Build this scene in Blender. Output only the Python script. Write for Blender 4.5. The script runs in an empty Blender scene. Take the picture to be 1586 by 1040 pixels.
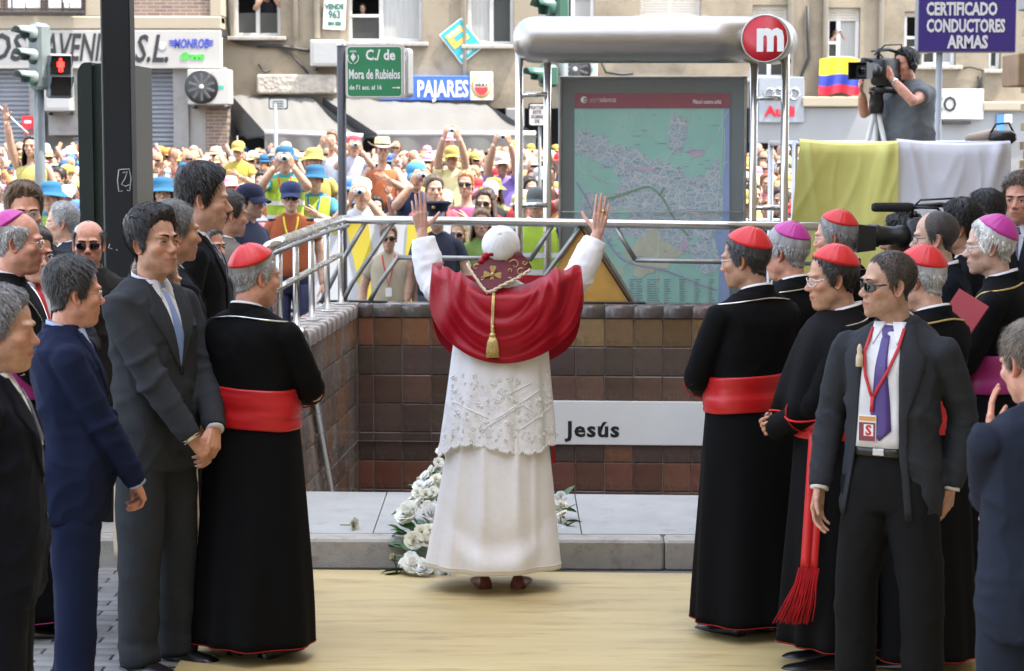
import bpy, math, random
import numpy as np
from mathutils import Vector, Matrix
R = math.radians
sc = bpy.context.scene
col = sc.collection
rnd = random.Random(7)

# ------------------------------------------------------------------ camera, sky, sun, exposure
F_PX = 3330.0                       # focal length in photograph pixels (1586 wide)
CAM_H = 2.12
HORIZON = 208.0
TILT = math.atan((520.0 - HORIZON) / F_PX)
cam = bpy.data.cameras.new('camera')
cam_ob = bpy.data.objects.new('camera', cam)
col.objects.link(cam_ob)
cam.sensor_width = 36.0
cam.lens = 36.0 * F_PX / 1586.0
cam_ob.location = (0, 0, CAM_H)
cam_ob.rotation_euler = (math.pi / 2 - TILT, 0, 0)
cam.clip_start, cam.clip_end = 0.1, 2000
cam.dof.use_dof = True
cam.dof.focus_distance = 9.6
cam.dof.aperture_fstop = 7.1
sc.camera = cam_ob

SUN_EL, SUN_AZ = R(66), R(108)      # azimuth clockwise from +Y: the sun stands to the right and a little behind the camera
world = bpy.data.worlds.new('World')
sc.world = world
world.use_nodes = True
wn = world.node_tree.nodes
sky = wn.new('ShaderNodeTexSky')
sky.sky_type = 'NISHITA'
sky.sun_disc = False
sky.sun_elevation, sky.sun_rotation = SUN_EL, SUN_AZ
sky.air_density, sky.dust_density, sky.ozone_density = 1.0, 2.0, 1.0
bg = wn['Background']
bg.inputs['Strength'].default_value = 0.15
hz = wn.new('ShaderNodeHueSaturation')      # a hazy, paler summer sky
hz.inputs['Saturation'].default_value = .55
world.node_tree.links.new(sky.outputs[0], hz.inputs['Color'])
world.node_tree.links.new(hz.outputs[0], bg.inputs[0])
sun = bpy.data.lights.new('sun', 'SUN')
sun.energy = 2.0
sun.angle = R(0.5)
sun.color = (1.0, 0.94, 0.86)
sun_ob = bpy.data.objects.new('sun', sun)
col.objects.link(sun_ob)
sd = Vector((math.sin(SUN_AZ) * math.cos(SUN_EL), math.cos(SUN_AZ) * math.cos(SUN_EL), math.sin(SUN_EL)))
sun_ob.rotation_euler = sd.to_track_quat('Z', 'Y').to_euler()
sc.view_settings.view_transform = 'Standard'
sc.view_settings.look = 'None'
sc.view_settings.gamma = 1
sc.view_settings.use_curve_mapping = False
sc.view_settings.exposure = 2.70
sc.render.engine = 'CYCLES'
sc.cycles.max_bounces = 6
sc.cycles.transparent_max_bounces = 8


def at(px, py, y):
    """World point at depth y that the photograph shows at pixel px, py."""
    a, b = (px - 793.0) / F_PX, (520.0 - py) / F_PX
    ct, st = math.cos(TILT), math.sin(TILT)
    dy, dz = ct + b * st, -st + b * ct
    return Vector((a / dy * y, y, CAM_H + dz / dy * y))


def ax(px, y):
    return (px - 793.0) / F_PX * y * 1.0


# ------------------------------------------------------------------ mesh helpers
class MB:
    """Collects vertices and faces and links them as one mesh object."""

    def __init__(s):
        s.v, s.n, s.f, s.m, s.sm, s.t = [], 0, [], [], [], []

    def add(s, vf, mat=0, smooth=True, tint=None):
        v, f = vf
        v = np.asarray(v, float).reshape(-1, 3)
        s.v.append(v)
        o = s.n
        if isinstance(f, np.ndarray):
            f = f.tolist()
        s.f.extend([tuple(i + o for i in q) for q in f])
        s.m.extend([mat] * len(f))
        s.sm.extend([smooth] * len(f))
        s.t.append(np.ones((len(v), 3)) if tint is None else np.asarray(tint, float) * np.ones((len(v), 3)))
        s.n += len(v)
        return s

    def mesh(s, name, mats, tint=False):
        me = bpy.data.meshes.new(name)
        v = np.concatenate(s.v) if s.v else np.zeros((0, 3))
        me.from_pydata(v.tolist(), [], s.f)
        for m in (mats if isinstance(mats, (list, tuple)) else [mats]):
            me.materials.append(m)
        me.polygons.foreach_set('material_index', s.m)
        me.polygons.foreach_set('use_smooth', s.sm)
        if tint:
            a = me.color_attributes.new('tint', 'FLOAT_COLOR', 'POINT')
            t = np.concatenate(s.t)
            a.data.foreach_set('color', np.concatenate([t, np.ones((len(t), 1))], 1).ravel())
        me.update()
        return me

    def build(s, name, mats, parent=None, tint=False, loc=None):
        return obj(name, s.mesh(name, mats, tint), parent, loc)


def obj(name, me, parent=None, loc=None, rot=None, color=None, kind=None):
    o = bpy.data.objects.new(name, me)
    col.objects.link(o)
    if parent is not None:
        o.parent = parent
    if loc is not None:
        o.location = loc
    if rot is not None:
        o.rotation_euler = rot
    if color is not None:
        o.color = (color[0], color[1], color[2], 1)
    if kind:
        o['kind'] = kind
    return o


def tag(o, label, cat, group=None):
    o['label'] = label
    o['category'] = cat
    if group:
        o['group'] = group
    return o


def empty(name, loc=(0, 0, 0), rz=0.0):
    o = bpy.data.objects.new(name, None)
    col.objects.link(o)
    o.location = loc
    o.rotation_euler = (0, 0, rz)
    return o


def copy_tree(o, parent=None):
    c = o.copy()
    col.objects.link(c)
    if parent is not None:
        c.parent = parent
    for ch in list(o.children):
        copy_tree(ch, c)
    return c


def xf(vf, m=None, loc=None):
    v, f = vf
    v = np.asarray(v, float)
    if m is not None:
        v = v @ np.array(m)[:3, :3].T
    if loc is not None:
        v = v + np.array(loc)
    return v, f


def rotz(a):
    c, s = math.cos(a), math.sin(a)
    return np.array([[c, -s, 0], [s, c, 0], [0, 0, 1.0]])


def rotx(a):
    c, s = math.cos(a), math.sin(a)
    return np.array([[1.0, 0, 0], [0, c, -s], [0, s, c]])


def roty(a):
    c, s = math.cos(a), math.sin(a)
    return np.array([[c, 0, s], [0, 1.0, 0], [-s, 0, c]])


def gridf(nu, nv, close=False):
    """Quads over a grid of nu rows and nv columns."""
    i = np.arange(nu - 1)[:, None]
    j = np.arange(nv if close else nv - 1)[None, :]
    k = (j + 1) % nv
    q = np.stack([i * nv + j, i * nv + k, (i + 1) * nv + k, (i + 1) * nv + j], -1)
    return q.reshape(-1, 4)


def loft(rings, cap=True, close=True):
    r = np.asarray(rings, float)
    nu, nv = r.shape[:2]
    f = gridf(nu, nv, close).tolist()
    if cap and close:
        f.append(list(range(nv))[::-1])
        f.append([(nu - 1) * nv + j for j in range(nv)])
    return r.reshape(-1, 3), f


def frame(d):
    d = np.asarray(d, float)
    d = d / (np.linalg.norm(d) + 1e-12)
    a = np.array([0, 0, 1.0]) if abs(d[2]) < .9 else np.array([1.0, 0, 0])
    x = np.cross(a, d)
    x /= np.linalg.norm(x)
    return x, np.cross(d, x), d


def tube(pts, r, n=10, cap=True):
    p = np.asarray(pts, float)
    r = np.broadcast_to(np.asarray(r, float), (len(p),))
    t = np.gradient(p, axis=0)
    x, y, _ = frame(t[0])
    ang = np.arange(n) * 2 * math.pi / n
    rings = []
    for i in range(len(p)):
        d = t[i] / (np.linalg.norm(t[i]) + 1e-12)
        x = x - d * np.dot(x, d)
        x /= np.linalg.norm(x)
        y = np.cross(d, x)
        rings.append(p[i] + r[i] * (np.cos(ang)[:, None] * x + np.sin(ang)[:, None] * y))
    return loft(rings, cap)


def capsule(a, b, ra, rb, n=10):
    a, b = np.asarray(a, float), np.asarray(b, float)
    x, y, d = frame(b - a)
    ang = np.arange(n) * 2 * math.pi / n
    c, s = np.cos(ang)[:, None], np.sin(ang)[:, None]
    rings = []
    for t in (-85, -55, -25, 0):
        rings.append(a + d * ra * math.sin(R(t)) + ra * math.cos(R(t)) * (c * x + s * y))
    for t in (0, 25, 55, 85):
        rings.append(b + d * rb * math.sin(R(t)) + rb * math.cos(R(t)) * (c * x + s * y))
    return loft(rings)


def box(c, s, bev=0.0, m=None):
    """Box with chamfered edges."""
    hx, hy, hz = s[0] / 2, s[1] / 2, s[2] / 2
    b = min(bev, hx * .9, hy * .9, hz * .9)
    if b <= 0:
        v = [(x * hx, y * hy, z * hz) for z in (-1, 1) for x, y in ((-1, -1), (1, -1), (1, 1), (-1, 1))]
        f = [(3, 2, 1, 0), (4, 5, 6, 7), (0, 1, 5, 4), (1, 2, 6, 5), (2, 3, 7, 6), (3, 0, 4, 7)]
    else:
        def ring(x, y, k, z):
            return [(-x + k, -y, z), (x - k, -y, z), (x, -y + k, z), (x, y - k, z), (x - k, y, z), (-x + k, y, z), (-x, y - k, z), (-x, -y + k, z)]
        rr = [ring(hx - b, hy - b, b * .5, -hz), ring(hx, hy, b, -hz + b), ring(hx, hy, b, hz - b), ring(hx - b, hy - b, b * .5, hz)]
        v = [p for r_ in rr for p in r_]
        f = gridf(4, 8, True).tolist() + [list(range(8))[::-1], list(range(24, 32))]
    v = np.array(v, float)
    if m is not None:
        v = v @ np.array(m)[:3, :3].T
    return v + np.array(c, float), f


def lathe(prof, n=24, cap=True):
    ang = np.arange(n) * 2 * math.pi / n
    return loft([[(r * math.cos(a), r * math.sin(a), z) for a in ang] for r, z in prof], cap)


def prism(poly, d0, d1, plane='xz'):
    """Polygon in the xz plane extruded along y from d0 to d1."""
    n = len(poly)
    v = [(x, d0, z) for x, z in poly] + [(x, d1, z) for x, z in poly]
    f = [list(range(n)), list(range(n, 2 * n))[::-1]] + [(i, n + i, n + (i + 1) % n, (i + 1) % n) for i in range(n)]
    return np.array(v, float), f


def rrect(w, h, r, n=4):
    p = []
    for cx, cz, a0 in ((w / 2 - r, h / 2 - r, 0), (-w / 2 + r, h / 2 - r, 90), (-w / 2 + r, -h / 2 + r, 180), (w / 2 - r, -h / 2 + r, 270)):
        for i in range(n + 1):
            a = R(a0 + 90 * i / n)
            p.append((cx + r * math.cos(a), cz + r * math.sin(a)))
    return p


def ribbon(pts, w, th=0.004, n=None):
    """Flat strip along points; n gives the face normal."""
    p = np.asarray(pts, float)
    t = np.gradient(p, axis=0)
    nn = np.broadcast_to(np.asarray((0, -1, 0) if n is None else n, float), p.shape)
    w = np.broadcast_to(np.asarray(w, float), (len(p),))
    rings = []
    for i in range(len(p)):
        s = np.cross(t[i], nn[i])
        s /= np.linalg.norm(s) + 1e-12
        s = s * w[i] / 2
        q = nn[i] * th
        rings.append([p[i] - s, p[i] + s, p[i] + s * .92 + q, p[i] - s * .92 + q])
    return loft(rings)


# ------------------------------------------------------------------ noise
def _hash(i, j, k, seed):
    n = (i * 374761393 + j * 668265263 + k * 2147483647 + seed * 974634777) & 0xFFFFFFFF
    n = ((n ^ (n >> 13)) * 1274126177) & 0xFFFFFFFF
    return ((n ^ (n >> 16)) & 0xFFFF) / 32767.5 - 1.0


def noise(p, seed=0):
    p = np.asarray(p, float)
    i = np.floor(p).astype(np.int64)
    f = p - i
    u = f * f * (3 - 2 * f)
    r = 0
    for dx in (0, 1):
        for dy in (0, 1):
            for dz in (0, 1):
                w = (u[:, 0] if dx else 1 - u[:, 0]) * (u[:, 1] if dy else 1 - u[:, 1]) * (u[:, 2] if dz else 1 - u[:, 2])
                r = r + w * _hash(i[:, 0] + dx, i[:, 1] + dy, i[:, 2] + dz, seed)
    return r


def fbm(p, oct=3, seed=0):
    a, r = 1.0, 0
    for o in range(oct):
        r = r + a * noise(np.asarray(p) * (2 ** o), seed + o)
        a *= .5
    return r


def sstep(a, b, x):
    t = np.clip((x - a) / (b - a), 0, 1)
    return t * t * (3 - 2 * t)


# ------------------------------------------------------------------ materials
MATS = {}


def M(name, c=(.5, .5, .5), rough=.6, metal=0.0, var=.12, vs=4.0, bump=0.0, bs=60.0, bd=.01, objcol=False, spec=.5, sheen=0.0, coat=0.0,
      stretch=None, tint=False, sss=0.0, emit=0.0, trans=0.0, alpha=1.0, aniso=0.0, vdetail=4.0, rvar=0.0, wear=None):
    if name in MATS:
        return MATS[name]
    m = bpy.data.materials.new(name)
    m.use_nodes = True
    nt = m.node_tree
    N, L = nt.nodes, nt.links
    b = N['Principled BSDF']
    tc = N.new('ShaderNodeTexCoord')
    src = tc.outputs['Object']
    if stretch:
        mp = N.new('ShaderNodeMapping')
        mp.inputs['Scale'].default_value = stretch
        L.new(src, mp.inputs[0])
        src = mp.outputs[0]
    base = None
    if objcol:
        oi = N.new('ShaderNodeObjectInfo')
        base = oi.outputs['Color']
    if tint:
        at_ = N.new('ShaderNodeAttribute')
        at_.attribute_name = 'tint'
        mx = N.new('ShaderNodeMix')
        mx.data_type = 'RGBA'
        mx.blend_type = 'MULTIPLY'
        mx.inputs[0].default_value = 1
        if base is not None:
            L.new(base, mx.inputs[6])
        else:
            mx.inputs[6].default_value = (*c, 1)
        L.new(at_.outputs['Color'], mx.inputs[7])
        base = mx.outputs[2]
    if var > 0 or rvar > 0:
        nz = N.new('ShaderNodeTexNoise')
        nz.inputs['Scale'].default_value = vs
        nz.inputs['Detail'].default_value = vdetail
        L.new(src, nz.inputs['Vector'])
        mr = N.new('ShaderNodeMapRange')
        mr.inputs['From Min'].default_value = .25
        mr.inputs['From Max'].default_value = .75
        mr.inputs['To Min'].default_value = 1 - var
        mr.inputs['To Max'].default_value = 1 + var
        L.new(nz.outputs[0], mr.inputs[0])
        mx = N.new('ShaderNodeMix')
        mx.data_type = 'RGBA'
        mx.blend_type = 'MULTIPLY'
        mx.inputs[0].default_value = 1
        if base is not None:
            L.new(base, mx.inputs[6])
        else:
            mx.inputs[6].default_value = (*c, 1)
        L.new(mr.outputs[0], mx.inputs[7])
        base = mx.outputs[2]
        if rvar > 0:
            mr2 = N.new('ShaderNodeMapRange')
            mr2.inputs['From Min'].default_value = .3
            mr2.inputs['From Max'].default_value = .7
            mr2.inputs['To Min'].default_value = max(0, rough - rvar)
            mr2.inputs['To Max'].default_value = min(1, rough + rvar)
            L.new(nz.outputs[0], mr2.inputs[0])
            L.new(mr2.outputs[0], b.inputs['Roughness'])
    if wear:
        wc, wscale, lo, hi = wear
        nz = N.new('ShaderNodeTexNoise')
        nz.inputs['Scale'].default_value = wscale
        nz.inputs['Detail'].default_value = 8
        nz.inputs['Roughness'].default_value = .7
        L.new(src, nz.inputs['Vector'])
        mr = N.new('ShaderNodeMapRange')
        mr.inputs['From Min'].default_value = lo
        mr.inputs['From Max'].default_value = hi
        L.new(nz.outputs[0], mr.inputs[0])
        mx = N.new('ShaderNodeMix')
        mx.data_type = 'RGBA'
        L.new(mr.outputs[0], mx.inputs[0])
        if base is not None:
            L.new(base, mx.inputs[6])
        else:
            mx.inputs[6].default_value = (*c, 1)
        mx.inputs[7].default_value = (*wc, 1)
        base = mx.outputs[2]
    if base is not None:
        L.new(base, b.inputs['Base Color'])
    else:
        b.inputs['Base Color'].default_value = (*c, 1)
    if not rvar:
        b.inputs['Roughness'].default_value = rough
    b.inputs['Metallic'].default_value = metal
    b.inputs['Specular IOR Level'].default_value = spec
    if sheen:
        b.inputs['Sheen Weight'].default_value = sheen
        b.inputs['Sheen Roughness'].default_value = .4
    if coat:
        b.inputs['Coat Weight'].default_value = coat
        b.inputs['Coat Roughness'].default_value = .08
    if sss:
        b.inputs['Subsurface Weight'].default_value = sss
        b.inputs['Subsurface Radius'].default_value = (.012, .005, .003)
        b.inputs['Subsurface Scale'].default_value = 1.0
    if trans:
        b.inputs['Transmission Weight'].default_value = trans
    if alpha < 1:
        b.inputs['Alpha'].default_value = alpha
    if emit:
        b.inputs['Emission Color'].default_value = (*c, 1)
        b.inputs['Emission Strength'].default_value = emit
    if aniso:
        b.inputs['Anisotropic'].default_value = aniso
    if bump:
        n2 = N.new('ShaderNodeTexNoise')
        n2.inputs['Scale'].default_value = bs
        n2.inputs['Detail'].default_value = 3
        L.new(src, n2.inputs['Vector'])
        bp = N.new('ShaderNodeBump')
        bp.inputs['Strength'].default_value = bump
        bp.inputs['Distance'].default_value = bd
        L.new(n2.outputs[0], bp.inputs['Height'])
        L.new(bp.outputs[0], b.inputs['Normal'])
    MATS[name] = m
    return m


skin_m = M('skin', objcol=True, tint=True, rough=.46, var=.20, vs=38, vdetail=9, bump=.35, bs=130, bd=.003, sss=.12, spec=.4)
hair_m = M('hair', objcol=True, tint=True, rough=.42, var=.45, vs=26, stretch=(1, 1, .22), bump=.5, bs=120, bd=.006, spec=.35)
cloth_m = M('cloth', objcol=True, rough=.85, var=.10, vs=14, bump=.25, bs=420, bd=.003, sheen=.05, spec=.25)
wool_m = M('wool', objcol=True, rough=.85, var=.16, vs=180, vdetail=2, bump=.2, bs=600, bd=.002, sheen=.0, spec=.12)
silk_m = M('silk', objcol=True, rough=.42, var=.06, vs=30, bump=.08, bs=300, bd=.002, spec=.5, sheen=.1)
gloss_m = M('gloss', objcol=True, rough=.28, var=.06, vs=8, spec=.5)
leather_m = M('leather', objcol=True, rough=.3, var=.15, vs=20, bump=.15, bs=150, bd=.003)
steel_m = M('steel', (.62, .61, .58), .2, 1.0, var=.06, vs=6, rvar=.08)
brushed_m = M('brushed_steel', (.47, .445, .41), .36, 1.0, var=.05, vs=30, stretch=(.3, 4, 4), rvar=.06)
black_m = M('black_plastic', (.012, .012, .013), .35, var=.2, vs=10)
lens_m = M('dark_lens', (.004, .004, .005), .06, var=0, spec=.8)
white_m = M('white_paint', (.72, .72, .70), .5, var=.06, vs=6, bump=.1, bs=40)
gold_m = M('gold_thread', (.62, .45, .18), .42, .55, var=.25, vs=90, bump=.4, bs=200, bd=.003)


# ------------------------------------------------------------------ lettering
def text(s, size, depth=.004, bold=0.0, shear=0.0, width=1.0, align='CENTER', spacing=1.0):
    """Letters as a mesh in the xz plane facing -y, baseline at z=0; returned as a mesh datablock."""
    cu = bpy.data.curves.new('letters', 'FONT')
    cu.body = s
    cu.size = size
    cu.extrude = depth
    cu.offset = bold
    cu.shear = shear
    cu.align_x = align
    cu.space_character = spacing
    cu.resolution_u = 2
    o = bpy.data.objects.new('letters', cu)
    col.objects.link(o)
    dg = bpy.context.evaluated_depsgraph_get()
    me = bpy.data.meshes.new_from_object(o.evaluated_get(dg))
    bpy.data.objects.remove(o)
    bpy.data.curves.remove(cu)
    me.transform(Matrix.Diagonal((width, 1, 1, 1)))
    me.transform(Matrix.Rotation(math.pi / 2, 4, 'X'))
    me.name = 'letters'
    return me


def put_text(s, size, m, parent, loc, **k):
    me = text(s, size, **k)
    me.materials.clear()
    me.materials.append(m)
    return obj('lettering', me, parent, loc)


def remesh(mb, voxel, smooth=4, fac=.5):
    """One continuous surface from overlapping closed shells; returns vertices and quads."""
    me = mb.mesh('shell', [])
    o = bpy.data.objects.new('shell', me)
    col.objects.link(o)
    r = o.modifiers.new('r', 'REMESH')
    r.mode = 'VOXEL'
    r.voxel_size = voxel
    r.adaptivity = 0
    if smooth:
        s = o.modifiers.new('s', 'SMOOTH')
        s.iterations = smooth
        s.factor = fac
    dg = bpy.context.evaluated_depsgraph_get()
    m2 = bpy.data.meshes.new_from_object(o.evaluated_get(dg))
    n = len(m2.vertices)
    v = np.empty(n * 3)
    m2.vertices.foreach_get('co', v)
    nn = np.empty(n * 3)
    m2.vertices.foreach_get('normal', nn)
    f = np.empty(len(m2.loops), np.int32)
    m2.loops.foreach_get('vertex_index', f)
    ls = np.empty(len(m2.polygons), np.int32)
    m2.polygons.foreach_get('loop_start', ls)
    lt = np.empty(len(m2.polygons), np.int32)
    m2.polygons.foreach_get('loop_total', lt)
    if len(lt) and lt.min() == 4 and lt.max() == 4:
        faces = f.reshape(-1, 4)
    else:
        faces = [f[a:a + k].tolist() for a, k in zip(ls, lt)]
    bpy.data.objects.remove(o)
    bpy.data.meshes.remove(me)
    bpy.data.meshes.remove(m2)
    return v.reshape(-1, 3), faces, nn.reshape(-1, 3)


# ------------------------------------------------------------------ people: heads
def _ell(p, c, r):
    q = (p - np.array(c)) / np.array(r)
    k0 = np.sqrt((q * q).sum(-1)) + 1e-9
    q2 = q / np.array(r)
    k1 = np.sqrt((q2 * q2).sum(-1)) + 1e-9
    return k0 * (k0 - 1) / k1


def _cap(p, a, b, ra, rb):
    a, b = np.array(a, float), np.array(b, float)
    d = b - a
    h = np.clip(((p - a) @ d) / (d @ d), 0, 1)
    return np.sqrt(((p - a - h[:, None] * d) ** 2).sum(-1)) - (ra + (rb - ra) * h)


def _smin(a, b, k):
    h = np.clip(.5 + .5 * (b - a) / k, 0, 1)
    return b * (1 - h) + a * h - k * h * (1 - h)


def _smax(a, b, k):
    return -_smin(-a, -b, k)


def head_sdf(p, hp):
    g = hp.get
    W, nose, jaw, fat, brow, chin = g('wide', 1.0), g('nose', 1.0), g('jaw', 1.0), g('fat', 0.0), g('brow', 1.0), g('chin', 1.0)
    p = p / np.array([W, 1.0, 1.0])
    q = np.abs(p) * np.array([1, 0, 0]) + p * np.array([0, 1, 1])
    d = _ell(p, (0, .014, .035), (.0765, .097, .087))
    d = _smin(d, _ell(p, (0, -.030, -.032), (.060 + .008 * fat, .060, .084)), .02)
    d = _smin(d, _ell(p, (0, -.036, -.074), ((.044 + .012 * fat) * jaw, .048, .038 + .006 * fat)), .02)
    d = _smin(d, _ell(q, (.043 * jaw, -.004, -.058), (.015 + .012 * fat, .028, .030)), .028)
    d = _smin(d, _ell(p, (0, -.077, -.099), (.019 * jaw, .0165 * chin, .0165 * chin)), .018)
    d = _smin(d, _ell(q, (.026, -.077, .024), (.026, .017 * brow, .010)), .014)
    d = _smin(d, _ell(q, (.044, -.056, -.022), (.021 + .006 * fat, .026, .019)), .02)
    d = _smax(d, -_ell(q, (.031, -.104, .003), (.021, .020, .0125)), .012)
    d = _smin(d, _ell(q, (.031, -.0745, .002), (.0165, .0135, .0125)), .006)
    d = _smin(d, _cap(p, (0, -.0775, .010), (0, -.0930 - .010 * nose, -.025), .0078, .0095 * (.6 + .4 * nose)), .009)
    d = _smin(d, _ell(p, (0, -.0940 - .010 * nose, -.0295), (.0112, .0112, .0092)), .007)
    d = _smin(d, _ell(q, (.0125, -.0975, -.0345), (.0075 * (.5 + .5 * nose), .010, .0070)), .004)
    d = _smax(d, -_ell(q, (.0062, -.103, -.0405), (.0038, .0050, .0030)), .002)
    d = _smin(d, _ell(p, (0, -.0785, -.063), (.030, .0185, .023)), .016)
    lz = -.0655
    lip = g('lips', 1.0)
    d = _smin(d, _cap(q, (0, -.0955, lz + .006), (.0245, -.083, lz + .001), .0045 * lip, .002), .006)
    d = _smin(d, _cap(q, (0, -.0935, lz - .0065), (.0225, -.083, lz - .002), .0058 * lip, .002), .006)
    d = _smax(d, -_cap(q, (0, -.1005, lz), (.0265, -.087, lz - .002), .0024, .0018), .003)
    age = g('age', 0.0)
    if age:
        d = _smax(d, -_cap(q, (.019, -.098, -.038), (.031, -.088, -.070), .0035 * age, .003 * age), .008)
    d = _smin(d, _cap(p, (0, .020, -.05), (0, .034, -.26), .0490 + .007 * fat, .056 + .008 * fat), .016)
    if fat > .3:
        d = _smin(d, _ell(p, (0, -.040, -.108), (.040, .042, .022)), .02)
    return d * .9


HC = np.array([0, 0.0, -.004])


def head_r(dirs, hp):
    """Distance from the head's centre to its skin along unit directions."""
    t = np.full(len(dirs), .235)
    for _ in range(34):
        t = np.maximum(t - np.clip(head_sdf(HC + dirs * t[:, None], hp), -.02, .03), .02)
    return t


def front_y(x, z, hp):
    p = np.stack([np.asarray(x, float), np.full(len(x), -.2), np.asarray(z, float)], -1)
    for _ in range(34):
        p[:, 1] += np.clip(head_sdf(p, hp), -.02, .03)
    return p


def dirs_grid(nth, nph, th0, th1):
    th = np.linspace(R(th0), R(th1), nth)
    u = np.arange(nph) * 2 * math.pi / nph - math.pi
    ph = u - .42 * np.sin(u)
    T, P = np.meshgrid(th, ph, indexing='ij')
    d = np.stack([np.sin(T) * np.sin(P), -np.sin(T) * np.cos(P), np.cos(T)], -1)
    return d, T, P


NECK_PIV = np.array([0, .022, -.125])


def head_rot(p, rot, w=1.0):
    """Turn head points by rot = (yaw, pitch, roll) about the neck; w per point fades the turn down the neck."""
    yaw, pit, rol = rot
    q = p - NECK_PIV
    w = np.broadcast_to(np.asarray(w, float), (len(q),))
    out = q.copy()
    for ang, (a, b) in ((rol * w, (0, 2)), (pit * w, (1, 2)), (yaw * w, (0, 1))):
        c, s = np.cos(ang), np.sin(ang)
        u, v = out[:, a].copy(), out[:, b].copy()
        out[:, a] = c * u - s * v
        out[:, b] = s * u + c * v
    return out + NECK_PIV


HZ = 1.622      # height of the head's centre on a body 1.75 m tall
HY = -.012

_hcache = {}


def head_grid(hp, nth, nph):
    key = (tuple(sorted(hp.items())), nth, nph)
    if key not in _hcache:
        d, T, P = dirs_grid(nth, nph, 3, 157)
        r = head_r(d.reshape(-1, 3), hp).reshape(T.shape)
        _hcache[key] = (d, T, P, r)
    return _hcache[key]


def body_mesh(hp, rot, nth=76, nph=96, low=False, torso=(1, 1), ears=True, extra=None):
    """Skin: head, neck and trunk in one lofted surface, with ears and arms added to it."""
    d, T, P, r = head_grid(hp, nth, nph)
    p = HC + d * r[..., None]
    rings, w = [p], [np.ones((nth, nph))]
    ph = P[0]
    fat = hp.get('fat', 0)
    for k, (zf, zb, a, b, yc) in enumerate(((-.128, -.192, .0515, .053, .022), (-.150, -.200, .0530, .054, .027), (-.172, -.205, .055, .056, .030), (-.195, -.212, .062, .060, .032),
                                            (-.220, -.222, .110, .070, .034), (-.255, -.255, .165, .085, .03), (-.34, -.34, .172, .098, .02), (-.52, -.52, .135, .085, .01),
                                            (-.68, -.68, .13, .075, .01), (-.78, -.78, .10, .06, .01))):
        g = 1 + .10 * fat if k < 4 else 1
        tw, td = torso if k > 4 else (1, 1)
        c = (np.cos(ph) + 1) / 2
        rings.append(np.stack([a * g * tw * np.sin(ph), yc - b * g * td * np.cos(ph), zb + (zf - zb) * c], -1)[None])
        w.append(np.full((1, nph), max(0, 1 - (k + 1) / 5)))
    v = np.concatenate(rings).reshape(-1, 3)
    wt = np.concatenate(w).reshape(-1)
    # colour of the skin itself: lips, cheeks, nose, beard area
    x, y, z = v.T
    tint = np.ones((len(v), 3))
    front = sstep(-.05, -.075, y)
    lips = sstep(.030, .018, np.abs(x)) * sstep(.0125, .005, np.abs(z + .066)) * front
    tint = tint * (1 + lips[:, None] * (np.array([.86, .58, .58]) - 1))
    warm = np.exp(-((np.abs(x) - .045) / .02) ** 2 - ((z + .028) / .022) ** 2) + np.exp(-(x / .014) ** 2 - ((z + .03) / .016) ** 2)
    tint = tint * (1 + np.clip(warm, 0, 1)[:, None] * front[:, None] * (np.array([1.03, .84, .80]) - 1))
    beard = hp.get('beard', 0) * sstep(-.035, -.055, z) * sstep(.03, -.02, y) * (1 - lips) * sstep(-.16, -.12, z)
    tint = tint * (1 + beard[:, None] * (np.array([.70, .70, .74]) - 1))
    v = head_rot(v, rot, wt) + np.array([0, HY, HZ])
    mb = MB()
    n = nth + 10
    f = gridf(n, nph, True).tolist() + [list(range(nph))]
    mb.add((v, f), tint=tint)
    if ears:
        for s in (-1, 1):
            na = 10 if low else 20
            ang = np.arange(na) * 2 * math.pi / na
            e = []
            for fr, out in ((.86, -.008), (1.0, .006), (1.02, .013), (.92, .0165), (.78, .012), (.55, .005), (.3, .004), (.06, .007)):
                rw = .0175 + .004 * np.sin(ang)
                ee = np.stack([np.full(na, out), rw * fr * np.cos(ang), .0315 * fr * np.sin(ang)], -1)
                e.append(ee)
            ev, ef = loft(e)
            ev = ev @ rotz(R(-24)).T @ rotx(R(-10)).T
            ev = ev * np.array([1, 1, 1.0])
            ex = front_ear_x(hp)
            ev = (ev + np.array([ex, .012, -.012])) * np.array([s, 1, 1])
            if s < 0:
                ef = [q[::-1] for q in ef]
            ev = head_rot(ev, rot) + np.array([0, HY, HZ])
            mb.add((ev, ef), tint=(1.02, .84, .80))
    return mb


def front_ear_x(hp):
    return float(head_r(np.array([[.995, .1, -.04]]) / np.linalg.norm([.995, .1, -.04]), hp)[0]) - .004


HAIRLINE = np.array([(0, .083), (22, .080), (40, .070), (54, .052), (64, .022), (72, -.012), (84, -.028), (92, -.012), (97, .018), (112, .012), (120, -.02), (138, -.062), (180, -.080)])


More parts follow.
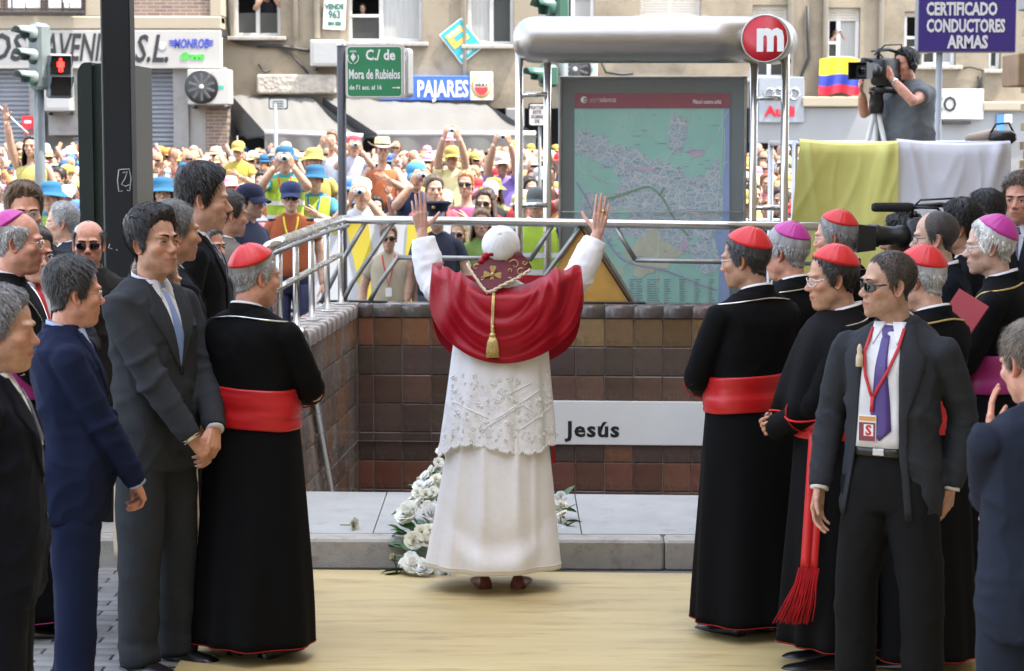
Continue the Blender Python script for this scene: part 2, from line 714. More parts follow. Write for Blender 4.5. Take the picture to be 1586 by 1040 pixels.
def hair_mesh(hp, rot, kind='short', top=.022, side=.011, nth=84, nph=110, recede=0.0, nape=0.0, seed=1, sweep=0.0, inset=.004, strands=2600, cap=None):
    d, T, P = dirs_grid(nth, nph, 2, 148)
    dd = d.reshape(-1, 3)
    r = head_r(dd, hp)
    p = HC + dd * r[:, None]
    ph = np.degrees(np.abs(P.reshape(-1)))
    line = np.interp(ph, HAIRLINE[:, 0], HAIRLINE[:, 1])
    line = line + recede * .03 * np.exp(-((ph - 30) / 22) ** 2) + recede * .012 * (ph < 50) + nape * sstep(110, 150, ph)
    jag = noise(np.stack([P.reshape(-1) * 14, np.zeros(len(ph)), np.full(len(ph), seed)], -1), seed) * .005
    m = sstep(-.004, .012, p[:, 2] - line + jag)
    if kind == 'bald':
        m = m * sstep(.078, .050, p[:, 2] + .16 * np.clip(-p[:, 1] - .01, 0, 1)) * (ph > 50)
    if kind == 'crown':
        m = m * (1 - sstep(.030, .045, .062 - np.sqrt(p[:, 0] ** 2 + (p[:, 1] - .045) ** 2)) * (p[:, 2] > .03))
    side, top = side * .68, top * .82
    th = side + (top - side) * sstep(.02, .095, p[:, 2])
    th = th * (1 + .0 * ph)
    fl = P.reshape(-1) + sweep * p[:, 2] * 8
    st = noise(np.stack([fl * 11, T.reshape(-1) * 2.2, np.full(len(ph), seed * 3.1)], -1), seed) * .32
    st = st + noise(np.stack([fl * 30, T.reshape(-1) * 3, np.full(len(ph), 7.7)], -1), seed + 5) * .16
    if sweep:
        lift = np.exp(-((p[:, 0] - .03 * np.sign(sweep)) / .035) ** 2) * sstep(.07, .10, p[:, 2]) * sstep(.0, -.06, p[:, 1])
        th = th + .012 * lift
    if kind == 'curly':
        st = st * .5 + fbm(p * 70, 2, seed) * .45
    rr = r + th * m * (1 + st) - inset * (1 - m)
    v = HC + dd * rr[:, None]
    f = gridf(nth, nph, True)
    keep = (m > .02)[f].any(1)
    f = f[keep].tolist()
    mb = MB()
    mb.add((head_rot(v, rot) + np.array([0, HY, HZ]), f), tint=.8)
    if strands:
        rs = np.random.RandomState(seed + 3)
        ok = m > .35
        if cap:
            ok &= dd @ (np.array([0, 0, 1.0]) @ rotx(-R(cap[0])).T) < math.cos(R(cap[1] + 9))
        cand = np.where(ok)[0]
        wgt = np.sin(T.reshape(-1))[cand]
        idx = rs.choice(cand, strands, p=wgt / wgt.sum())
        root = v[idx] + rs.normal(0, .002, (strands, 3))
        nrm = dd[idx]
        whorl = HC + np.array([.012, .062, .108])
        fl = root - whorl
        fl[:, 0] += sweep * .10 * sstep(.05, .09, root[:, 2])
        fl[:, 2] -= .05 * sstep(.06, -.02, root[:, 2])
        fw = (sstep(-.025, -.065, root[:, 1]) * sstep(.045, .08, root[:, 2]))[:, None] * (.9 if kind != 'curly' else .3)
        fl = fl * (1 - fw) + np.array([.05 + sweep * .09, .06, .03]) * fw
        fl += rs.normal(0, .016 if kind != 'curly' else .08, (strands, 3))
        fl -= nrm * (fl * nrm).sum(1)[:, None]
        fl /= np.linalg.norm(fl, axis=1)[:, None] + 1e-9
        tk = np.clip(th[idx] / .02, .25, 1.3)
        L = (rs.uniform(.018, .045, strands) * tk)[:, None]
        lift = (rs.uniform(.02, .15, strands) * tk)[:, None] * .02
        side_ = np.cross(nrm, fl) * (rs.uniform(.0006, .0013, strands))[:, None]
        mid = root + fl * L * .5 + nrm * (lift - L * L / 1.1 * .25 - .0005)
        tip = root + fl * L + nrm * (lift * 1.2 - L * L / .22 * .8)
        P = np.stack([root - side_ - nrm * .001, root + side_ - nrm * .001, mid + side_ * .9, mid - side_ * .9, tip], 1)
        o = np.arange(strands)[:, None] * 5
        mb.add((head_rot(P.reshape(-1, 3), rot) + np.array([0, HY, HZ]), np.concatenate([o + np.array([[0, 1, 2, 3]])]).tolist() + (o + np.array([[3, 2, 4]])).tolist()), tint=np.repeat(rs.uniform(.45, 1.9, strands) ** 1.2, 5)[:, None])
    if kind == 'long':
        a = np.linspace(R(58), R(302), 46)
        rings = []
        for i, z in enumerate(np.linspace(.03, -.26, 14)):
            k = i / 13
            rx, ry = .088 + .022 * math.sin(k * 2.4), .104 + .012 * math.sin(k * 2.2)
            w = 1 + .07 * noise(np.stack([a * 9, np.full(46, z * 8), np.full(46, seed)], -1), seed)
            rings.append(np.stack([rx * w * np.sin(a), .012 + .03 * k - ry * w * np.cos(a), np.full(46, z + .012 * math.sin(i))], -1))
        q = np.array(rings)
        inner = q * np.array([.84, .84, 1.0])
        g = gridf(14, 46)
        mb.add((head_rot(q.reshape(-1, 3), rot) + np.array([0, HY, HZ]), g))
        mb.add((head_rot(inner.reshape(-1, 3), rot) + np.array([0, HY, HZ]), g[:, ::-1]))
    return mb


def head_place(v, rot):
    return head_rot(np.asarray(v, float), rot) + np.array([0, HY, HZ])


def skullcap_mesh(hp, rot, tilt=24, ang=50, off=.017, seams=8):
    """A skullcap of sewn gores lying on the crown, with its little stalk."""
    nth, nph = 20, 64
    th = np.linspace(R(.5), R(ang), nth)
    ph = np.arange(nph) * 2 * math.pi / nph
    T, P = np.meshgrid(th, ph, indexing='ij')
    d = np.stack([np.sin(T) * np.cos(P), np.sin(T) * np.sin(P), np.cos(T)], -1).reshape(-1, 3)
    d = d @ rotx(-R(tilt)).T
    r = head_r(d, hp) + off
    s = np.abs(((P.reshape(-1) * seams / (2 * math.pi)) % 1) - .5)
    r = r - .0045 * np.exp(-(s / .045) ** 2) + .0012 * np.cos(s * 6) + .0015 * np.sin(T.reshape(-1) * 9)
    r = r.reshape(nth, nph)
    d = d.reshape(nth, nph, 3)
    # a soft seam of the underlying skull: even the radius round each ring a little
    r = .55 * r + .45 * (r[:, :].mean(1, keepdims=True))
    out = HC + d * r[..., None]
    rim = HC + d[-1:] * (r[-1:] - .012)[..., None]
    g = np.concatenate([out, rim])
    mb = MB()
    mb.add((head_place(g.reshape(-1, 3), rot), gridf(nth + 1, nph, True).tolist() + [list(range(nph))]))
    ax_ = np.array([0, 0, 1.0]) @ rotx(-R(tilt)).T
    top = HC + ax_ * (r[0, 0] - .002)
    v, f = capsule(top, top + ax_ * .007, .003, .0022, 8)
    mb.add((head_place(v, rot), f))
    return mb


def eye_parts(hp, rot, parent, gaze=(0, 0), iris=(.02, .012, .008), hair=(.03, .02, .015), browk=1.0, squint=0.0):
    eye_m = M('eye_white', (.55, .52, .5), .25, var=.05)
    ir_m = M('iris', (.015, .010, .008), .12, var=.1)
    lash_m = M('lash', (.02, .012, .010), .6, var=.1)
    for s in (-1, 1):
        cx, cz = .0312 * s, .002
        n = 14
        a = np.linspace(0, 2 * math.pi, n, endpoint=False)
        hw, hh = .0132, .0046 * (1 - squint)
        xs = cx + hw * np.cos(a)
        zs = cz + hh * np.sin(a) * (1 - .25 * np.cos(a) ** 2)
        p = front_y(np.append(xs, cx), np.append(zs, cz), hp)
        p[:, 1] -= .0007
        mb = MB().add((head_place(p, rot), [(i, (i + 1) % n, n) for i in range(n)]))
        ix, iz = cx + gaze[0] * .006, cz + .0008 + gaze[1] * .003
        k = 12
        a2 = np.linspace(0, 2 * math.pi, k, endpoint=False)
        p = front_y(np.append(ix + .0056 * np.cos(a2), ix), np.append(iz + np.clip(.0056 * np.sin(a2), -hh, hh * .9), iz), hp)
        p[:, 1] -= .0014
        mb.add((head_place(p, rot), [(i, (i + 1) % k, k) for i in range(k)]), 1)
        t = np.linspace(0, math.pi, 9)
        up = front_y(cx + (hw + .001) * np.cos(t), cz + hh * np.sin(t) * (1 - .25 * np.cos(t) ** 2) + .0004, hp)
        up[:, 1] -= .0012
        v, f = ribbon(up, .0026, .0008)
        mb.add((head_place(v, rot), f), 2)
        mb.build('eye', [eye_m, ir_m, lash_m], parent)
        t = np.linspace(0, 1, 10)
        bx = s * (.012 + .038 * t)
        bz = .0215 + .007 * np.sin(t * 2.2) - .003 * t + (.004 * t if squint else 0)
        p = front_y(bx, bz, hp)
        p[:, 1] -= .0012
        w = .0085 * (1 - .65 * t) * browk
        v, f = ribbon(p, w, .0016)
        MB().add((head_place(v, rot), f)).build('eyebrow', hair_m, parent).color = (*hair, 1)


def glasses(hp, rot, parent, dark=False, rim=(.02, .02, .02), wide=.024, high=.017, metal=False):
    fr = steel_m if metal else black_m
    mb = MB()
    ex = front_ear_x(hp)
    y0 = float(front_y([0.0], [.012], hp)[0, 1]) - .006
    for s in (-1, 1):
        a = np.linspace(0, 2 * math.pi, 17)
        cx, cz = s * .0325, -.003
        x = cx + wide * np.cos(a) * (1 + .12 * s * np.cos(a))
        z = cz + high * np.sign(np.sin(a)) * np.abs(np.sin(a)) ** .8
        y = y0 - .004 + 7.0 * (np.abs(x) - .012).clip(0) ** 2 * 1.4
        pts = np.stack([x, y, z], -1)
        v, f = tube(pts, .0015 if not dark else .0022, 6)
        mb.add((head_place(v, rot), f), 0)
        v = np.concatenate([pts[:-1], [[cx, y0 - .004 + 7.0 * (abs(cx) - .012) ** 2 * 1.4 - .003, cz]]])
        mb.add((head_place(v, rot), [(i, (i + 1) % 16, 16) for i in range(16)]), 1)
        hx = s * .058
        tp = [(hx, y0 + .016, .004), (s * (ex - .002), -.03, .005), (s * (ex + .001), .008, .004), (s * (ex - .004), .030, -.014)]
        v, f = tube(tp, .0016 if not dark else .0030, 6)
        mb.add((head_place(v, rot), f), 0)
    v, f = tube([(-.011, y0 - .003, .003), (0, y0 - .006, .006), (.011, y0 - .003, .003)], .0016, 6)
    mb.add((head_place(v, rot), f), 0)
    clear = M('clear_lens', (.9, .9, .9), .03, var=0, alpha=.16, spec=.8)
    return mb.build('sunglasses' if dark else 'glasses', [fr, lens_m if dark else clear], parent)


# ------------------------------------------------------------------ people: hands and arms
FING = [((.092, .027), (.043, .026, .021), .0088), ((.096, .008), (.047, .030, .022), .0090), ((.091, -.011), (.043, .028, .021), .0085), ((.080, -.029), (.034, .021, .018), .0076)]


def hand_shells(mb, wrist, d, pn, left, curl=(.3, .35, .25), spread=.06, thumb=.6, fore=None, n=8, scale=.97, tint=None):
    """Palm, four fingers and a thumb as overlapping capsules; d finger direction, pn palm normal."""
    d = np.asarray(d, float); d = d / np.linalg.norm(d)
    pn = np.asarray(pn, float); pn = pn - d * (pn @ d); pn = pn / np.linalg.norm(pn)
    t = np.cross(d, pn) * (-1 if left else 1)
    w = np.asarray(wrist, float)
    B = np.stack([d, t, pn])
    def X(q):
        return w + (np.asarray(q, float) * scale) @ B
    def seg(a, b, ra, rb):
        mb.add(capsule(X(a), X(b), ra * scale, rb * scale, n), tint=tint)
    cl = curl if isinstance(curl[0], (tuple, list)) else [curl] * 4
    for i, ((u, v), L, r) in enumerate(FING):
        seg((0.0, v * .55, 0), (u - .004, v, -.001), .0135, .0118)
        a = 0.0
        sp = (1.5 - i) * spread
        p = np.array([u, v, 0.0])
        for k in range(3):
            a += cl[i][k]
            q = p + L[k] * np.array([math.cos(a) * math.cos(sp), math.sin(sp) * math.cos(a), math.sin(a)])
            seg(p, q, r * (1 - .08 * k), r * (1 - .08 * (k + 1)))
            p = q
    seg((.012, 0, .001), (.07, .012, .004), .018, .014)
    seg((.012, -.012, .001), (.06, -.018, .004), .017, .013)
    p = np.array([.022, .022, .006])
    a, b = thumb, .30
    for L, r0, r1 in ((.043, .0145, .0112), (.033, .0108, .0098), (.027, .0096, .0075)):
        q = p + L * np.array([math.cos(a) * math.cos(b), math.sin(a) * math.cos(b), math.sin(b)])
        seg(p, q, r0, r1)
        p = q
        a -= .16
        b += .12
    if fore is not None:
        mb.add(capsule(X((-.004, 0, 0)), fore, .0265 * scale, .040 * scale, n + 2), tint=tint)
    return mb


def ik(S, T, l1, l2, hint):
    S, T = np.asarray(S, float), np.asarray(T, float)
    d = T - S
    L = np.linalg.norm(d)
    L2 = min(L, (l1 + l2) * .999)
    if L > L2:
        T = S + d / L * L2
        d, L = T - S, L2
    a = (l1 * l1 - l2 * l2 + L * L) / (2 * L)
    h = math.sqrt(max(l1 * l1 - a * a, 0))
    u = d / L
    hv = np.asarray(hint, float)
    hv = hv - u * (hv @ u)
    hv = hv / (np.linalg.norm(hv) + 1e-9)
    return S + u * a + hv * h, T


ARMS = {   # wrist, elbow hint, finger direction, palm normal, curl, thumb; given for the person's left (+x), mirrored for the right
    'hang': ((.265, -.03, .875), (.5, 1, 0), (.05, -.22, -1), (-1, .15, 0), (.35, .45, .3), .5),
    'clasp': ((.085, -.235, .905), (1, .6, -.2), (-.86, -.25, -.45), (.05, 1, -.3), (.55, .7, .4), .35),
    'claspunder': ((.100, -.225, .925), (1, .6, -.2), (-.80, -.30, -.50), (.05, 1, .1), (.5, .6, .4), .4),
    'fold': ((.07, -.25, 1.10), (1, .5, -.3), (-.95, -.25, .1), (.1, 1, .2), (.4, .5, .3), .4),
    'belly': ((.06, -.26, 1.02), (1, .5, -.3), (-.9, -.3, .05), (.1, .9, .3), (.45, .5, .3), .4),
    'camera': ((.085, -.32, 1.56), (.8, -.2, -1), (-.35, -.15, .9), (-.5, .85, .2), (.5, .7, .5), .3),
    'cameraup': ((.09, -.25, 1.86), (.9, -.3, -.5), (-.3, -.1, .95), (-.6, .8, .1), (.5, .7, .5), .3),
    'wave': ((.30, -.20, 1.74), (.9, .1, -1), (.1, -.1, 1), (0, -1, 0), (.1, .12, .1), .8),
    'high': ((.24, -.16, 1.93), (1, -.2, -.2), (.1, -.1, 1), (0, -1, 0), (.15, .15, .1), .8),
    'pray': ((.04, -.30, 1.22), (1, .3, -1), (-.3, -.5, .8), (-1, .1, .1), (.1, .15, .1), .4),
    'behind': ((.07, .18, .95), (1, .4, 0), (-.9, .1, -.3), (0, -1, 0), (.4, .5, .3), .4),
    'chest': ((.05, -.22, 1.28), (1, .2, -.8), (-.9, -.1, .35), (0, 1, 0), (.2, .25, .2), .5),
}
SHO = np.array([.186, .014, 1.388])


def arm_points(pose, left, wide=1.0):
    """(shoulder, elbow, wrist, finger direction, palm normal, curl, thumb) on one side."""
    w, h, d, pn, cu, th = ARMS[pose] if isinstance(pose, str) else pose
    s = np.array([1 if left else -1, 1, 1.0])
    S = SHO * np.array([wide, 1, 1])
    E, T = ik(S, np.array(w), .285, .265, np.array(h))
    return S * s, E * s, T * s, np.array(d) * s, np.array(pn) * s, cu, th


def sleeve(mb, S, E, T, r=(.062, .062, .057, .054, .050, .043), n=14, upto=1.0, over=.0):
    c = S * .995 + np.array([-.03 * np.sign(S[0]), 0, .0])
    pts = [c, S, S * .5 + E * .5, E * .86 + S * .14, E * .86 + T * .14, E * .45 + T * .55, T + (T - E) / np.linalg.norm(T - E) * over]
    rr = [r[0] * .9, r[0], r[1], r[2], r[2], r[3], r[5]]
    if upto < 1:
        pts = pts[:3] if upto > .4 else [c, S, S * .6 + E * .4]
        rr = [r[0] * .9, r[0], r[1]] if upto > .4 else [r[0] * .9, r[0], r[1]]
    # smooth the path
    P, Q = [], []
    for i in range(len(pts) - 1):
        for k in range(3):
            t = k / 3
            P.append(pts[i] * (1 - t) + pts[i + 1] * t)
            Q.append(rr[i] * (1 - t) + rr[i + 1] * t)
    P.append(pts[-1]); Q.append(rr[-1])
    P = np.array(P)
    for _ in range(2):
        P[1:-1] = (P[:-2] + 2 * P[1:-1] + P[2:]) / 4
    return mb.add(tube(P, Q, n))


# ------------------------------------------------------------------ people: clothes
JACKET = [(.775, .188, .122, .138, .005), (.86, .188, .125, .140, .005), (.97, .180, .124, .130, .005), (1.08, .168, .120, .115, .005), (1.18, .170, .122, .118, .006),
          (1.29, .176, .125, .130, .01), (1.36, .182, .114, .128, .015), (1.405, .184, .094, .110, .020), (1.438, .165, .075, .090, .026), (1.466, .112, .065, .076, .030), (1.485, .074, .060, .066, .030), (1.496, .062, .057, .060, .030)]
SHIRT = [(.95, .172, .112, .118, .005), (1.04, .170, .112, .112, .005), (1.18, .175, .112, .112, .006), (1.29, .186, .112, .118, .01), (1.37, .190, .100, .112, .015),
         (1.42, .176, .082, .095, .022), (1.455, .134, .070, .078, .028), (1.480, .082, .063, .068, .030), (1.492, .066, .060, .062, .030)]


def torso_shell(rings, n=40, wide=1.0, belly=0.0, deep=1.0, expo=2.35):
    ph = np.arange(n) * 2 * math.pi / n
    c, s = np.cos(ph), np.sin(ph)
    e = 2 / expo
    X = np.sign(s) * np.abs(s) ** e
    Y = np.sign(c) * np.abs(c) ** e
    out = []
    for z, a, bf, bb, yc in rings:
        bl = belly * math.exp(-((z - 1.03) / .17) ** 2)
        f = bf * deep + .10 * bl
        a2 = a * wide + .03 * bl if z < 1.44 else a * (1 + (wide - 1) * .5)
        out.append(np.stack([a2 * X, yc - np.where(Y > 0, f, bb * deep) * Y, np.full(n, z)], -1))
    return loft(out)


def wrinkle(v, nn, amp=.005, seed=0, arms=None):
    """Folds: soft drape on the trunk, creases across the sleeves that gather at the elbows."""
    x, y, z = v.T
    side = np.zeros(len(v))
    crease = np.zeros(len(v))
    for a in arms or ():
        S, E, T = a[:3]
        for p0, p1, s0 in ((S, E, 0.0), (E, T, 1.0)):
            d = p1 - p0
            L = np.linalg.norm(d)
            t = ((v - p0) @ d) / (L * L)
            q = v - p0 - np.clip(t, 0, 1)[:, None] * d
            r = np.sqrt((q * q).sum(1))
            m = sstep(.085, .060, r) * sstep(-.05, .12 if s0 == 0 else .0, t) * sstep(1.08, .98, t)
            u, w_, _ = frame(d)
            ang = np.arctan2(q @ w_, q @ u)
            ph = t * L * 62 + 1.6 * np.sin(ang + seed) + 1.4 * noise(v * 11, seed + 2)
            near = np.exp(-(((t - 1) if s0 == 0 else t) * L / .10) ** 2) + .45 * np.exp(-((t - 1) * L / .09) ** 2) * (s0 == 1) + .22
            c = (1 - np.abs(np.sin(ph * .5))) ** 2.2 * (.55 + .45 * noise(v * 9, seed + 4))
            side = np.maximum(side, m)
            crease = np.where(m > .2, np.maximum(crease, m * near * c), crease)
    trunk = 1 - side
    a = noise(np.stack([x * 9, y * 9, z * 4 + x * 6], -1), seed) * .8
    ridge = (1 - np.abs(noise(np.stack([x * 6 + z * 4, y * 6, z * 6 - np.abs(x) * 5], -1), seed + 6))) ** 4 * 1.1
    ridge2 = (1 - np.abs(noise(np.stack([x * 13 - z * 7, y * 9, z * 11 + np.abs(x) * 8], -1), seed + 16))) ** 4 * .5
    return v + nn * (amp * (trunk * (a + ridge * 1.5 + ridge2 * 1.6) * .8 + crease * 1.5 + noise(v * 40, seed + 9) * .12))[:, None]


def garment(name, rings, arms, m, color, parent, wide=1.0, belly=0.0, voxel=.0102, amp=.0100, seed=0, sl=(.062, .062, .057, .052, .049, .044), upto=1.0, smooth=3, extra=None, deep=1.0, over=0.0):
    mb = MB()
    mb.add(torso_shell(rings, 44, wide, belly, deep))
    for a in arms:
        sleeve(mb, *a[:3], r=sl, upto=upto, over=over)
    if extra:
        extra(mb)
    v, f, nn = remesh(mb, voxel, smooth)
    v = wrinkle(v, nn, amp, seed, arms)
    g = MB().add((v, f)).build(name, m, parent)
    g.color = (*color, 1)
    return g, v, f


def bvh(v, f):
    from mathutils.bvhtree import BVHTree
    return BVHTree.FromPolygons([tuple(p) for p in v], [tuple(q) for q in f])


def drape(tree, pts, off=.004, y0=-1.0, back=False):
    """Lay points (x, z) on the front of a garment."""
    out = []
    for x, z in pts:
        h = tree.ray_cast(Vector((x, 1.0 if back else y0, z)), Vector((0, -1 if back else 1, 0)))
        y = h[0].y if h[0] is not None else (out[-1][1] if out else 0)
        out.append((x, (y + off) if back else (y - off), z))
    return np.array(out)


def drape_strip(tree, rows, off=.004, th=.003, nx=7, back=False):
    """Rows of (z, x0, x1): a cloth patch on the front with an edge thickness."""
    g = []
    for z, x0, x1 in rows:
        g.append(drape(tree, [(x0 + (x1 - x0) * t / (nx - 1), z) for t in range(nx)], off, back=back))
    g = np.array(g)
    # smooth depths
    for _ in range(2):
        y = g[:, :, 1].copy()
        y[1:-1] = (g[:-2, :, 1] + 2 * g[1:-1, :, 1] + g[2:, :, 1]) / 4
        g[:, :, 1] = np.minimum(y, g[:, :, 1] + .001) if not back else np.maximum(y, g[:, :, 1] - .001)
    q = g.copy()
    q[:, :, 1] += off * 1.5 * (-1 if back else 1)
    r = np.concatenate([q[:, :1], g, q[:, -1:]], 1)
    r = np.concatenate([np.concatenate([q[:1, :1], q[:1], q[:1, -1:]], 1), r, np.concatenate([q[-1:, :1], q[-1:], q[-1:, -1:]], 1)], 0)
    return r.reshape(-1, 3), gridf(r.shape[0], r.shape[1])


def collar_mesh(z0=1.480, h=.040, rx=.064, ry=.062, yc=.026, open_=.0, dip=.026, lean=.93, n=36, thick=.004):
    """A collar ring round the neck, lower at the throat."""
    a = np.linspace(open_, 2 * math.pi - open_, n)
    c = (1 - np.cos(a)) / 2
    x, y = np.sin(a), -np.cos(a)
    zb = z0 - dip * (1 - c)
    zt = zb + h * (.75 + .25 * c)
    o = np.stack([rx * x, yc + ry * y, zb], -1)
    t = np.stack([rx * lean * x, yc + ry * lean * y, zt], -1)
    o2 = np.stack([(rx + thick) * x, yc + (ry + thick) * y, zb], -1)
    t2 = np.stack([(rx * lean + thick) * x, yc + (ry * lean + thick) * y, zt], -1)
    g = np.stack([o, t, (t + t2) / 2 + np.array([0, 0, .002]), t2, o2])
    return g.reshape(-1, 3), gridf(5, n)[:, ::-1]


def trousers_mesh(color, parent, wide=1.0, stance=.10, seed=0, m=None, z1=1.03, yaw=(0, 0)):
    mb = MB()
    mb.add(torso_shell([(.80, .165, .105, .125, .005), (.90, .178, .112, .130, .005), (z1, .165, .108, .112, .005)], 32, wide))
    for s in (-1, 1):
        x = stance * s
        pts = [(.085 * s, .0, .90), (.09 * s, .0, .76), (x * .97, -.004, .52), (x, .004, .30), (x, .012, .12), (x * 1.02, -.004, .035)]
        mb.add(tube(pts, [.100 * wide, .098 * wide, .082, .074, .074, .076], 18))
    v, f, nn = remesh(mb, .016, 2)
    v = wrinkle(v, nn, .005, seed + 40)
    z = v[:, 2]
    br = np.exp(-((z - .10) / .07) ** 2)
    v = v + nn * (noise(np.stack([v[:, 0] * 8, v[:, 1] * 10, z * 40], -1), seed) * .009 * br)[:, None]
    o = MB().add((v, f)).build('trousers', m or wool_m, parent)
    o.color = (*color, 1)
    return o


def shoe_mesh(length=.28, sole=True):
    """One leather shoe, toe towards -y, standing on z=0."""
    mb = MB()
    sec = [(.085, .024, .030, .085), (.075, .034, .034, .088), (.05, .037, .037, .088), (.02, .037, .040, .080), (-.02, .038, .042, .066), (-.06, .043, .046, .056), (-.10, .047, .049, .047), (-.14, .044, .046, .040), (-.165, .034, .036, .032), (-.18, .016, .018, .022)]
    n = 16
    a = np.linspace(0, 2 * math.pi, n, endpoint=False)
    up, so = [], []
    for y, wt, wb, h in sec:
        x = np.where(np.sin(a) > 0, wt, wb) * np.cos(a)
        z = .016 + (h - .016) * np.clip(np.sin(a), 0, 1) ** .75 + np.minimum(np.sin(a), 0) * .004
        up.append(np.stack([x, np.full(n, y), z], -1))
        so.append(np.stack([(wb + .004) * np.cos(a), np.full(n, y * 1.03), .009 + .0085 * np.sign(np.sin(a)) * np.abs(np.sin(a)) ** .3 + (.004 if y > .02 else 0)], -1))
    mb.add(loft(up), 0)
    mb.add(loft(so), 1)
    heel = box((0, .055, .011), (.066, .062, .022), .004)
    mb.add(heel, 1)
    return mb


_shoe = {}


def shoes(parent, color=(.012, .011, .012), stance=.10, y=.0, splay=8, z=0.0):
    if 'm' not in _shoe:
        _shoe['m'] = shoe_mesh().mesh('shoe', [leather_m, black_m])
    for s in (-1, 1):
        o = obj('shoe', _shoe['m'], parent, (stance * s, y, z), (0, 0, R(splay) * s), color)


def pleated_skirt(z0, z1, a0, b0, a1, b1, yc=.0, n=120, rows=26, folds=11, amp=.016, seed=0, hemz=None, power=1.0):
    """A long skirt falling in folds from z0 to the hem z1."""
    ph = np.arange(n) * 2 * math.pi / n
    rings = []
    for i in range(rows):
        k = i / (rows - 1)
        a = a0 + (a1 - a0) * k ** power
        b = b0 + (b1 - b0) * k ** power
        w = np.sin(ph * folds + 1.3 * np.sin(ph * 2 + seed)) * .55 + np.sin(ph * (folds * .5 + .5 * (folds % 2)) + seed * 1.7 + k) * .45
        w = w + noise(np.stack([np.cos(ph) * 2.2, np.sin(ph) * 2.2, np.full(n, k * 1.5 + seed)], -1), seed) * .6
        am = amp * (.15 + .85 * k ** .8)
        rad = 1 + am / max(a, .1) * w
        z = np.full(n, z0 + (z1 - z0) * k)
        if hemz is not None:
            z = z + hemz(ph) * k
        rings.append(np.stack([a * rad * np.sin(ph), yc - b * rad * np.cos(ph), z], -1))
    return np.array(rings)


def skirt_shell(g, th=.006):
    """The folded skirt with an inner side."""
    inner = g[::-1] * np.array([.97, .97, 1.0])
    r = np.concatenate([g, inner])
    return r.reshape(-1, 3), gridf(len(r), g.shape[1], True)


def girdle(rings, z0, z1, wide, belly, off=.009, n=72, tilt=0.0, deep=1.0):
    """A broad sash round the waist."""
    zs = [r[0] for r in rings]
    out = []
    R_ = [(z0, off - .008), (z0, off)] + [(z0 + (z1 - z0) * t, off + .003 * math.sin(math.pi * t) + .0016 * (-1) ** i) for i, t in enumerate(np.linspace(.06, .94, 13))] + [(z1, off), (z1, off - .008)]
    for k, (z, o) in enumerate(R_):
        a, bf, bb, yc = [np.interp(z, zs, [r[j] for r in rings]) for j in (1, 2, 3, 4)]
        v, _ = torso_shell([(z, a, bf, bb, yc)] * 2, n, wide, belly, deep)
        ring = v[:n].copy()
        c = np.array([0, yc, 0])
        d = ring - c
        d[:, 2] = 0
        L = np.linalg.norm(d, axis=1, keepdims=True)
        ring = ring + d / L * o
        ring[:, 2] = z + tilt * ring[:, 0] + noise(ring * 9, 3) * .004 + noise(np.stack([ring[:, 0] * 3, ring[:, 1] * 3, np.full(n, z * 30)], -1), 5) * .004
        wr = noise(np.stack([ring[:, 0] * 5, ring[:, 1] * 5, np.full(n, z * 60)], -1), 11) * .005
        ring = ring + d / L * wr[:, None]
        out.append(ring)
    return loft(out, cap=False)


def wrap(tree, pts, off, yc=.03):
    """Lay (angle, z) points on a garment from outside towards the neck's axis; angle 0 is the front."""
    out = []
    for a, z in pts:
        d = Vector((math.sin(a), -math.cos(a), 0))
        h = tree.ray_cast(Vector((0, yc, z)) + d * .6, -d)
        r = (h[0] - Vector((0, yc, z))).length if h[0] is not None else .08
        out.append(Vector((0, yc, z)) + d * (r + off))
    p = np.array([tuple(q) for q in out])
    return p


# ------------------------------------------------------------------ ground, road, kerbs
def gd(py, z=0.0):
    """Depth at which the photograph's row py meets the level z."""
    return (CAM_H - z) / math.tan(math.atan((py - 520) / F_PX) + TILT)


asphalt = M('asphalt', (.07, .068, .065), .85, var=.2, vs=3, bump=.4, bs=180, bd=.006)
pave_m = M('paving', (.20, .20, .195), .75, var=.14, vs=3, bump=.3, bs=120, bd=.004, wear=((.12, .12, .118), 6, .55, .75))
conc_m = M('concrete', (.36, .352, .33), .8, var=.10, vs=5, bump=.35, bs=90, bd=.004, wear=((.27, .255, .23), 7, .56, .74))
conc2_m = M('worn_concrete', (.36, .335, .295), .85, var=.14, vs=8, bump=.5, bs=110, bd=.006, wear=((.19, .17, .145), 11, .52, .72))
dark_m = M('painted_shade', (.018, .018, .02), .8, var=.2)  # near-black: shade of rooms and gaps put into the colour

C0 = np.array([-1.067, 14.8, 0.0])
U = np.array([.99808, -.062, 0.0])
V = np.array([-.062, -.99808, 0.0])


def ent(t, s, z):
    """Point of the stairwell: t along the far wall, s towards the camera."""
    return C0 + U * t + V * s + np.array([0, 0, z])


def slab(mb, pts, z0, z1):
    n = len(pts)
    v = [(x, y, z1) for x, y in pts] + [(x, y, z0) for x, y in pts]
    f = [list(range(n)), list(range(2 * n - 1, n - 1, -1))] + [(i, n + i, n + (i + 1) % n, (i + 1) % n) for i in range(n)]
    mb.add((v, f), 0, False)


mb = MB()
mb.add(([(-300, 17.9, -.13), (300, 17.9, -.13), (300, 33.0, -.13), (-300, 33.0, -.13)], [(0, 1, 2, 3)]))
obj('road', mb.mesh('road', asphalt), kind='structure')
mb = MB()
g = [(-300, -200), (300, -200), (300, 600), (-300, 600)]
mb.add(([(-300, 32.9, 0), (300, 32.9, 0), (300, 600, 0), (-300, 600, 0), (-300, 32.9, -.15), (300, 32.9, -.15)], [(0, 1, 2, 3), (4, 5, 1, 0)]), 0, False)
obj('far_pavement', mb.mesh('far_pavement', pave_m), kind='structure')
